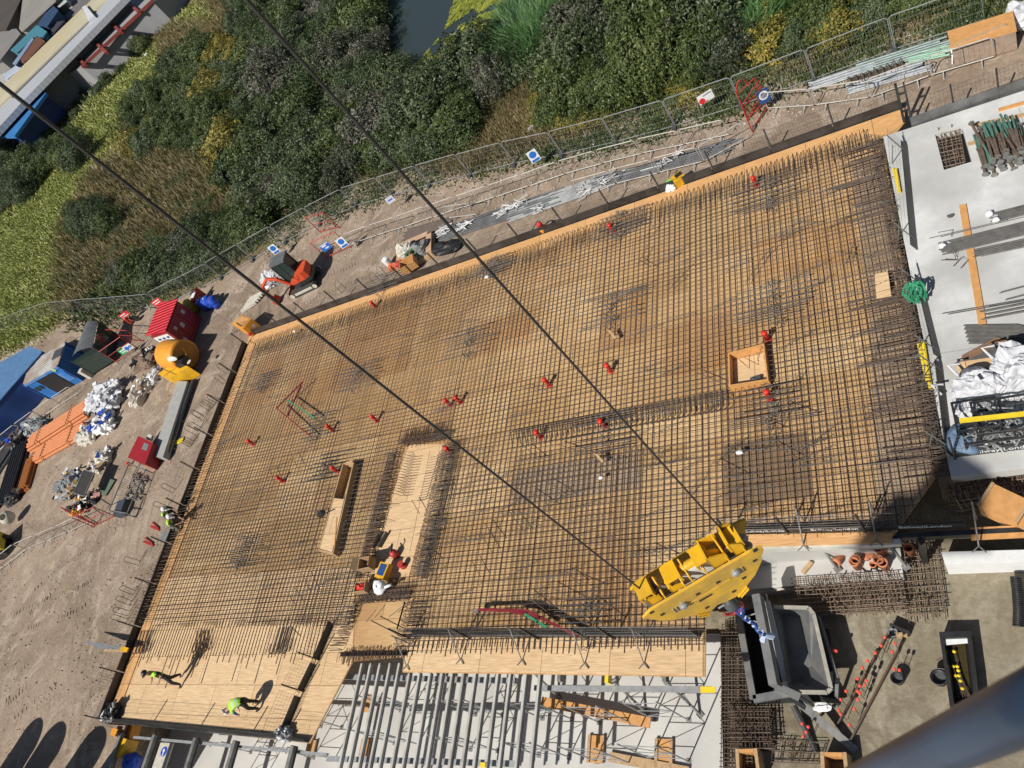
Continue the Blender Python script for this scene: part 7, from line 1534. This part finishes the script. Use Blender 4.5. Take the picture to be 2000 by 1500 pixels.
for i in range(6):
    a = i * 1.05; trk.tube([(.04 * math.cos(a), .04 * math.sin(a), 0), (.12 * math.cos(a), .12 * math.sin(a), .35), (.45 * math.cos(a), .45 * math.sin(a), .8)], .05, 5, r2=.012)
TRUNK = trk.mesh('trunk', BARK)
PLACED = []
def pick(ws):
    x = rv.random() * sum(w_ for _, w_ in ws)
    for k_, w_ in ws:
        x -= w_
        if x <= 0: return k_
    return ws[-1][0]
def plant(kind, p, R, hz, label, group, name, tree=False):
    if tree:
        t = thing(name, label, 'tree', p, group, rv.uniform(0, 6.28)); t.scale = (R, R, hz)
        for nm, me in (('crown', rv.choice(PROTO[kind])), ('trunk', TRUNK)): o = bpy.data.objects.new(nm, me); C.objects.link(o); o.parent = t
        return t
    o = bpy.data.objects.new(name, rv.choice(PROTO[kind])); C.objects.link(o); o.location = p; o.scale = (R * rv.uniform(.85, 1.15), R * rv.uniform(.85, 1.15), hz); o.rotation_euler = (0, 0, rv.uniform(0, 6.28))
    return tag(o, label, 'tree' if tree else 'bush', group)
def fill(poly, kinds, R, dens, label, group, name, hk=(.7, 1.1), tree=False, most=90, sep=.75, lift=.5):
    us = [p[0] for p in poly]; vs = [p[1] for p in poly]; n = 0
    for _ in range(int(dens)):
        u, v = rv.uniform(min(us), max(us)), rv.uniform(min(vs), max(vs))
        if not inside((u, v), poly) or n >= most: continue
        r = rv.uniform(*R); h = r * rv.uniform(*hk); p = P(u, v, ZG + h * lift); p.z = ZG - .05
        fd = min((p - f0 - (f1 - f0) * max(0, min(1, (p - f0).dot(f1 - f0) / (f1 - f0).length_squared))).length for f0, f1 in zip(FENCE_LINE[:-1], FENCE_LINE[1:]))
        if fd < r * 1.15 + 1.0: continue
        if any((p - q).length < (r + s) * .5 * sep for q, s in PLACED): continue
        PLACED.append((p, r)); kd = pick(kinds); lab = label[kd] if isinstance(label, dict) else label
        plant(kd, p, r, h, lab, group + ', ' + kd, name[kd] if isinstance(name, dict) else name, tree); n += 1
    return n
NAMES = {'dark': 'dark_bush', 'purple': 'purple_grey_bush', 'green': 'green_bush', 'gold': 'yellow_bush'}
def labs(where): return {'dark': 'dark grey green bush ' + where, 'purple': 'purple grey flowering bush ' + where, 'green': 'mid green leafy bush ' + where, 'gold': 'yellow leaved bush ' + where}
A_ = [(455, -30), (705, -30), (715, 90), (785, 190), (850, 172), (915, 118), (965, 90), (1010, 100), (985, 165), (880, 205), (850, 292), (700, 372), (520, 452), (490, 390), (500, 250), (520, 200), (470, 110)]
n1 = fill(A_, [('dark', 5), ('purple', 2.4), ('green', 1.6)], (1.5, 2.5), 6000, labs('in the dense mass beside the pond'), 'bushes in the mass beside the pond', NAMES, most=120)
B_ = [(330, 100), (400, 75), (470, 110), (515, 215), (492, 300), (470, 345), (440, 320), (350, 262), (250, 290), (215, 260), (280, 180)]
n2 = fill(B_, [('green', 4), ('dark', 3), ('gold', 2)], (1.4, 2.3), 3000, labs('on the bank between the lime strip and the pond'), 'bushes on the upper bank', NAMES, most=60)
C_ = [(130, 610), (180, 560), (235, 528), (295, 500), (350, 472), (400, 440), (500, 425), (520, 470), (440, 530), (300, 590), (200, 645), (140, 635)]
n3 = fill(C_, [('dark', 4), ('green', 5), ('purple', .8)], (1.2, 2.0), 3000, labs('close behind the fence west of the excavator'), 'bushes behind the western fence', NAMES, most=60)
D_ = [(1110, 45), (1300, -30), (1395, 20), (1430, 90), (1400, 135), (1270, 165), (1210, 205), (1120, 215), (1080, 150)]
n4 = fill(D_, [('green', 4), ('dark', 3), ('purple', 2)], (1.4, 2.3), 3000, {'dark': 'dark tree in the stand north of the round blue notice', 'green': 'mid green tree in the stand north of the round blue notice', 'purple': 'purple grey tree in the stand north of the round blue notice'}, 'trees in the northern stand', {'dark': 'dark_tree', 'green': 'green_tree', 'purple': 'purple_grey_tree'}, hk=(1.0, 1.5), tree=True, most=45)
E_ = [(1470, 95), (1500, 40), (1560, 10), (1830, -30), (1815, 15), (1650, 85), (1530, 110)]
n5 = fill(E_, [('green', 4), ('gold', 2.5), ('dark', 1)], (.9, 1.6), 2500, labs('along the fence north of the silver tubes'), 'bushes north of the silver tubes', NAMES, most=60)
F_ = [(30, 285), (95, 212), (155, 158), (205, 135), (295, 48), (335, 0), (350, 15), (278, 92), (205, 168), (125, 242), (60, 300)]
n6 = fill(F_, [('dark', 4), ('green', 3), ('purple', 1)], (.9, 1.5), 3000, labs('in the hedge line below the red railed canopy'), 'bushes below the canopy', NAMES, most=42)
G_ = [(0, 300), (60, 300), (130, 260), (160, 300), (90, 330), (40, 380), (0, 400)]
n7 = fill(G_, [('dark', 4), ('green', 3)], (1.6, 2.4), 1500, labs('at the far west edge below the blue roof'), 'bushes below the blue roof', NAMES, most=30)
n8 = fill([(140, 410), (170, 400), (210, 412), (215, 440), (180, 450), (145, 440)], [('dark', 3), ('green', 2)], (1.3, 1.9), 800, labs('standing alone in the dry grass of the west bank'), 'bushes in the western dry grass', NAMES, most=9)
n9 = fill([(815, 240), (900, 225), (905, 285), (830, 315)], [('green', 4)], (1.2, 1.7), 600, labs('at the corner of the pond mass above the blue notice'), 'bushes above the blue notice', NAMES, most=8)
n10 = fill([(1060, 180), (1130, 200), (1190, 215), (1140, 240), (1060, 235)], [('gold', 3), ('green', 2)], (.8, 1.3), 800, labs('on the dry slope behind the fence'), 'bushes on the dry slope', NAMES, most=22)
n11 = fill([(1290, 160), (1400, 120), (1480, 95), (1490, 130), (1420, 165), (1300, 190)], [('green', 5), ('gold', 1)], (.8, 1.2), 1000, labs('low by the fence near the white notice'), 'bushes near the white notice', NAMES, hk=(.4, .7), most=26)
n12 = fill([(400, 95), (455, 80), (470, 150), (440, 230), (410, 200), (395, 140)], [('gold', 3)], (1.4, 2.0), 800, labs('glowing yellow at the head of the bank'), 'yellow bushes at the head of the bank', NAMES, most=10)
n15 = fill([(140, 470), (260, 380), (330, 330), (440, 360), (480, 410), (330, 470), (200, 530), (130, 560)], [('green', 2), ('dark', 1)], (.5, .9), 900, labs('small in the dry grass of the west bank'), 'small bushes in the dry grass', NAMES, hk=(.5, .8), most=26)
R1 = [(985, 70), (1020, -10), (1140, -30), (1080, 60), (1000, 90), (975, 85)]
n13 = fill(R1, [('reed', 1)], (1.2, 1.8), 1500, 'tall bright green reed clump at the edge of the pond', 'reeds by the pond', 'reed_clump', hk=(1.2, 1.7), most=40, sep=.6)
R2 = [(1370, 30), (1400, -30), (1560, -30), (1520, 30), (1460, 90), (1430, 90)]
n14 = fill(R2, [('reed', 1)], (1.2, 1.8), 1500, 'tall bright green reed clump between the northern stand and the yellow bushes', 'reeds north of the yellow bushes', 'reed_clump', hk=(1.0, 1.5), most=40, sep=.6)
print('plants', n1, n2, n3, n4, n5, n6, n7, n8, n9, n10, n11, n12, n13, n14)
# ground cover that nobody could count
def cover(name, label, polys, m, n, hgt, wd, lean, clump=None, seed=1):
    r2 = random.Random(seed); k = MB(); done = 0
    while done < n:
        poly = polys[r2.randrange(len(polys))]; us = [p[0] for p in poly]; vs = [p[1] for p in poly]
        u, v = r2.uniform(min(us), max(us)), r2.uniform(min(vs), max(vs))
        if not inside((u, v), poly): continue
        p = P(u, v, ZG)
        if clump and mn.noise(p * clump[0]) < clump[1]: done += .25; continue
        dist = math.sqrt(p.x ** 2 + p.y ** 2 + H * H); f = max(1.0, dist / 55.0)
        for j in range(4):
            b_ = p + V((r2.gauss(0, .5 * f), r2.gauss(0, .5 * f), 0)); b_.z = ZG; a = r2.uniform(0, 6.28); l = hgt * r2.uniform(.5, 1.3) * f ** .5; d = V((r2.gauss(0, lean), r2.gauss(0, lean), 1)).normalized(); w_ = V((math.cos(a), math.sin(a), 0)) * wd * f
            k.add([b_ - w_, b_ + w_, b_ + d * l + w_ * .25, b_ + d * l - w_ * .25], [(0, 1, 2, 3)])
        done += 1
    o = k.build(name, m); tag(o, label, name.replace('_', ' '), None, 'stuff')
LEFT = [(-10, 690), (-10, 330), (90, 320), (230, 130), (330, 45), (400, 0), (480, -20), (470, 110), (330, 90), (220, 240), (190, 270), (120, 560), (130, 620), (60, 660)]
cover('lime_grass', 'lime green grass strip running up the western bank', [LEFT, [(200, 240), (290, 110), (300, 150), (180, 330), (100, 420), (0, 620), (0, 480), (90, 360)]], L_LIME, 30000, .30, .05, .6, seed=3)
cover('dry_grass', 'dry straw coloured grass between the bushes', [[(180, 330), (330, 268), (350, 275), (440, 335), (490, 400), (500, 430), (400, 450), (300, 510), (200, 560), (120, 620), (105, 560), (120, 440)], [(1055, 120), (985, 150), (880, 205), (850, 300), (900, 330), (1000, 295), (1170, 235), (1190, 210), (1080, 150)], [(310, 60), (460, 60), (400, -20), (480, -30), (470, 110), (330, 100)]], L_DRY, 24000, .55, .028, .5, seed=4)
cover('dark_undergrowth', 'dark green undergrowth between the bushes', [A_, B_, C_, D_, E_, F_, G_, R1, R2], L_GREEN, 14000, .5, .06, .7, seed=5)
cover('olive_undergrowth', 'olive weeds among the dry straw grass of the west bank', [[(180, 330), (330, 268), (350, 275), (440, 335), (490, 400), (500, 430), (400, 450), (300, 510), (200, 560), (120, 620), (105, 560), (120, 440)]], L_GREEN, 5000, .35, .045, .8, (.25, .0), seed=15)
VG = [(p[0], p[1] - 62) for p in fl[4:]] + [(p[0], p[1] + 2) for p in fl[4:]][::-1]
cover('verge_weeds', 'low green weeds scattered along the fence', [VG], L_GREEN, 11000, .18, .055, 1.2, (.9, .02), seed=6)
cover('verge_straw', 'short straw coloured grass along the fence', [[(p[0], p[1] - 85) for p in fl[5:]] + [(p[0], p[1] - 35) for p in fl[5:]][::-1]], L_DRY, 6500, .25, .02, .7, (.6, -.05), seed=7)
# floating weed on the pond
ALG = leaf_mat('floating_weed', (.08, .11, .012), (.18, .21, .02), (.36, .37, .06)); k = MB(); r2 = random.Random(8); k_n = 0
AP = [(798, 135), (830, 105), (870, 60), (880, 20), (905, -40), (1060, -40), (1010, 30), (960, 60), (905, 100), (835, 142)]; AP2 = [(722, 0), (738, 0), (742, 40), (756, 38), (748, 48), (735, 46)]
while k_n < 5200:
    poly = AP if r2.random() < .95 else AP2; u, v = r2.uniform(715, 1065), r2.uniform(-40, 145)
    if not inside((u, v), poly): continue
    p = P(u, v, ZG + .06); k_n += 1
    if mn.noise(p * .55) + .5 * mn.noise(p * 1.7) < -.12 + .25 * ((v > 40) and (u < 900)) * r2.random(): continue
    a = r2.uniform(0, 6.28); s = r2.uniform(.08, .26); x_, y_ = V((math.cos(a), math.sin(a), 0)) * s, V((-math.sin(a), math.cos(a), 0)) * s * .5; z_ = V((0, 0, r2.uniform(0, .05)))
    k.add([p - x_ + z_, p - y_ + z_, p + x_ + z_, p + y_ + z_], [(0, 1, 2, 3)])
o = k.build('floating_weed', ALG); tag(o, 'yellow green weed floating on the pond', 'pond weed', None, 'stuff')
for i, (u, v) in enumerate([(288, 108), (212, 226), (1042, 255), (1155, 130)]):
    single('litter', MB().blob(P(u, v, ZG + .1), (.7, .4, .3), .3, 6, i), WHITE, ('pale litter lying at the top of the lime strip', 'white litter lying on the lime grass strip', 'white litter on the dry slope', 'pale litter among the northern trees')[i], 'litter')
m = MB(); a, b_ = P(445, 285, ZG), P(470, 378, ZG); m.beam(a + V((0, 0, .9)), b_ + V((0, 0, .9)), .06, 1.8); single('old_fence', m, mat('dark_old_fence', (.03, .028, .022), .9), 'dark old fence running through the bushes of the bank', 'fence')
# ================================================================ workers
SKIN = mat('skin', (.42, .24, .16), .6, 0, .06, 6); VEST = mat('hi_vis_lime', (.42, .78, .05), .6, 0, .06, 8); TRO = mat('dark_work_trousers', (.045, .045, .05), .85, 0, .25, 10); BOOT = mat('black_boot', (.015, .014, .013), .6); SLB = mat('blue_sleeve', (.02, .17, .4), .8, 0, .1, 8); SLK = mat('black_sleeve', (.02, .02, .022), .8, 0, .1, 8); TAN2 = mat('stone_trousers', (.20, .17, .14), .85, 0, .15, 8); BAND = mat('reflective_band', (.6, .62, .6), .4); HAT = mat('white_hard_hat', (.78, .78, .78), .35); HATK = mat('black_hard_hat', (.02, .02, .022), .35)
def person(label, loc, face, pose, sleeve, trouser, hat, sc=1.0):
    """pose: joints in metres, x to the person's right, y forward; one continuous skinned body"""
    J = dict(pose); bm = bmesh.new(); sk = bm.verts.layers.skin.verify(); vs = {}; cls = {}
    def jv(n, p, r, c):
        v = bm.verts.new(p); v[sk].radius = (r, r); vs[n] = v; cls[n] = (V(p), c); return v
    R_ = {'pelvis': (.145, 't'), 'waist': (.15, 'v'), 'chest': (.18, 'v'), 'neck': (.062, 's'), 'head': (.088, 's'), 'crown': (.085, 's')}
    for n in ('pelvis', 'waist', 'chest', 'neck', 'head', 'crown'): jv(n, J[n], *R_[n])
    E_ = [('pelvis', 'waist'), ('waist', 'chest'), ('chest', 'neck'), ('neck', 'head'), ('head', 'crown')]
    for s in 'lr':
        jv('sh' + s, J['sh' + s], .068, 'v'); jv('el' + s, J['el' + s], .048, 'a'); jv('wr' + s, J['wr' + s], .032, 'k'); jv('hp' + s, J['hp' + s], .11, 't'); jv('kn' + s, J['kn' + s], .08, 't'); jv('an' + s, J['an' + s], .048, 't'); jv('to' + s, J['to' + s], .04, 'b')
        E_ += [('chest', 'sh' + s), ('sh' + s, 'el' + s), ('el' + s, 'wr' + s), ('pelvis', 'hp' + s), ('hp' + s, 'kn' + s), ('kn' + s, 'an' + s), ('an' + s, 'to' + s)]
        w_ = V(J['wr' + s]); d = (w_ - V(J['el' + s])).normalized(); sd = d.cross(V((0, .4, 1))).normalized(); dn = sd.cross(d)
        jv('pm' + s, w_ + d * .06, .034, 'k'); E_.append(('wr' + s, 'pm' + s))
        for f, ln in enumerate((.075, .085, .08, .062)):
            o_ = sd * (-.03 + .02 * f); a = 'f%d%s' % (f, s); jv(a, w_ + d * .105 + o_, .0095, 'k'); jv(a + 't', w_ + d * (.105 + ln * .8) + o_ + dn * .03, .008, 'k'); E_ += [('pm' + s, a), (a, a + 't')]
        jv('th' + s, w_ + d * .06 - sd * .055, .011, 'k'); jv('tt' + s, w_ + d * .10 - sd * .07 + dn * .02, .009, 'k'); E_ += [('pm' + s, 'th' + s), ('th' + s, 'tt' + s)]
    for a, b_ in E_: bm.edges.new((vs[a], vs[b_]))
    vs['pelvis'][sk].use_root = True
    me = bpy.data.meshes.new('body_skeleton'); bm.to_mesh(me); bm.free(); tmp = bpy.data.objects.new('tmp', me); C.objects.link(tmp)
    tmp.modifiers.new('skin', 'SKIN').branch_smoothing = .6; tmp.modifiers.new('sub', 'SUBSURF').levels = 2; tmp.modifiers['sub'].render_levels = 2
    bpy.context.view_layer.update(); bme = bpy.data.meshes.new_from_object(tmp.evaluated_get(bpy.context.evaluated_depsgraph_get())); bpy.data.objects.remove(tmp); bpy.data.meshes.remove(me)
    bme.name = 'person'; bme.materials.clear()
    for m in (SKIN, sleeve, trouser, BOOT): bme.materials.append(m)
    ix = {'s': 0, 'k': 0, 'v': 1, 'a': 1, 't': 2, 'b': 3}; pt = [(p, c) for p, c in cls.values()]
    mids = [((cls[a][0] + cls[b_][0]) / 2, cls[b_][1] if cls[b_][1] != 'k' or a[:2] != 'el' else 's') for a, b_ in E_ if a not in ('chest',)]
    tor = []; ch, pe = V(J['chest']), V(J['pelvis'])
    for poly in bme.polygons:
        c = poly.center; q = min(pt + mids, key=lambda k_: (c - k_[0]).length_squared)[1]; poly.material_index = ix[q]; poly.use_smooth = True
        if q == 'v': tor.append(poly)
    t = bpy.data.objects.new('person', bme); C.objects.link(t); t.location = loc; t.rotation_euler = (0, 0, face - PI / 2); t.scale = (sc,) * 3; tag(t, label, 'person')
    vm = MB(); idx = {}
    for poly in tor:
        f = []
        for i in poly.vertices:
            if i not in idx: idx[i] = len(vm.v); vm.v.append(bme.vertices[i].co + bme.vertices[i].normal * .016)
            f.append(idx[i])
        up = (poly.center - pe).dot((ch - pe).normalized()) / (ch - pe).length
        vm.f.append(tuple(f)); vm.mi.append(1 if (.38 < up < .5 or .72 < up < .82) else 0)
    vm.build('hi_vis_vest', [VEST, BAND], t, True, True)
    hd, cr, nk = V(J['head']), V(J['crown']), V(J['neck']); up = (cr - hd).normalized(); fw = V((0, 1, 0)); fw = (fw - up * fw.dot(up)); fw = fw.normalized() if fw.length > .1 else V((0, 0, -1))
    hm = MB(); hm.lathe([(.118, 0), (.128, .005), (.12, .03), (.108, .085), (.07, .125), (.001, .138)], hd + up * .045, 18, up); hm.plate([hd + up * .05 + fw * .10 + fw.cross(up) * .09, hd + up * .05 + fw * .185 + fw.cross(up) * .05, hd + up * .05 + fw * .185 - fw.cross(up) * .05, hd + up * .05 + fw * .10 - fw.cross(up) * .09], up * .012)
    hm.build('hard_hat', hat, t, True, True)
    fm = MB(); fm.blob(hd + fw * .085 - up * .02, (.03, .035, .04), .1, 5, 1, False); fm.build('nose', SKIN, t, True, True)
    for s in (-1, 1):
        em = MB(); em.blob(hd + fw * .082 + fw.cross(up) * .033 * s + up * .022, (.02, .012, .012), 0, 5, 1, False); em.build('eye', BOOT, t, True, True); em = MB(); em.blob(hd + fw.cross(up) * .088 * s, (.02, .035, .05), 0, 5, 1, False); em.build('ear', SKIN, t, True, True)
    fm = MB(); fm.blob(hd + fw * .083 - up * .055, (.045, .012, .012), 0, 5, 1, False); fm.build('mouth', REDP, t, True, True)
    return t
WALK = dict(pelvis=(0, 0, .96), waist=(0, .02, 1.14), chest=(0, .03, 1.40), neck=(0, .05, 1.56), head=(0, .08, 1.68), crown=(0, .09, 1.76), shl=(-.2, .02, 1.47), shr=(.2, .02, 1.47), ell=(-.27, -.04, 1.2), elr=(.28, .06, 1.2), wrl=(-.2, .2, 1.12), wrr=(.16, .27, 1.2), hpl=(-.1, 0, .9), hpr=(.1, 0, .9), knl=(-.11, .16, .5), knr=(.11, -.02, .49), anl=(-.11, .12, .09), anr=(.11, -.26, .11), tol=(-.12, .28, .04), tor=(.12, -.12, .04))
BEND = dict(pelvis=(0, -.1, .88), waist=(0, .04, 1.0), chest=(0, .30, 1.02), neck=(0, .45, .99), head=(0, .57, .95), crown=(0, .64, .92), shl=(-.19, .32, 1.0), shr=(.19, .32, 1.0), ell=(-.23, .38, .72), elr=(.23, .36, .72), wrl=(-.14, .48, .5), wrr=(.12, .46, .5), hpl=(-.1, -.1, .83), hpr=(.1, -.1, .83), knl=(-.14, .04, .46), knr=(.14, .0, .46), anl=(-.15, -.12, .09), anr=(.15, -.14, .09), tol=(-.17, .06, .04), tor=(.17, .04, .04))
CROUCH = dict(pelvis=(0, -.12, .46), waist=(0, .02, .62), chest=(0, .24, .80), neck=(0, .38, .90), head=(0, .48, .98), crown=(0, .53, 1.05), shl=(-.19, .24, .84), shr=(.19, .24, .84), ell=(-.24, .42, .62), elr=(.24, .44, .62), wrl=(-.12, .62, .48), wrr=(.12, .64, .48), hpl=(-.11, -.1, .43), hpr=(.11, -.1, .43), knl=(-.2, .3, .42), knr=(.19, .22, .12), anl=(-.18, .04, .09), anr=(.18, -.2, .1), tol=(-.2, .22, .04), tor=(.18, -.34, .06))
fdir = lambda a, b_: heading(P(*a), P(*b_))
person('worker in a lime vest and black helmet walking across the bare sheets', P(355, 1331, .02), fdir((340, 1330), (330, 1355)), WALK, SLK, TRO, HATK, 1.08)
person('worker in a lime vest with blue sleeves and white helmet bending to the sheets', P(503, 1381, .02), fdir((500, 1375), (478, 1392)), BEND, SLB, BOOT, HAT, 1.05)
person('crouching worker with a white helmet, the farther one at the west edge', P(342, 1012, .02), fdir((330, 1000), (365, 996)), CROUCH, SLK, TRO, HAT, 1.12)
person('crouching worker in stone trousers, the nearer one at the west edge', P(352, 1030, .02), fdir((335, 1022), (370, 1012)), CROUCH, SLK, TAN2, HAT, 1.15)
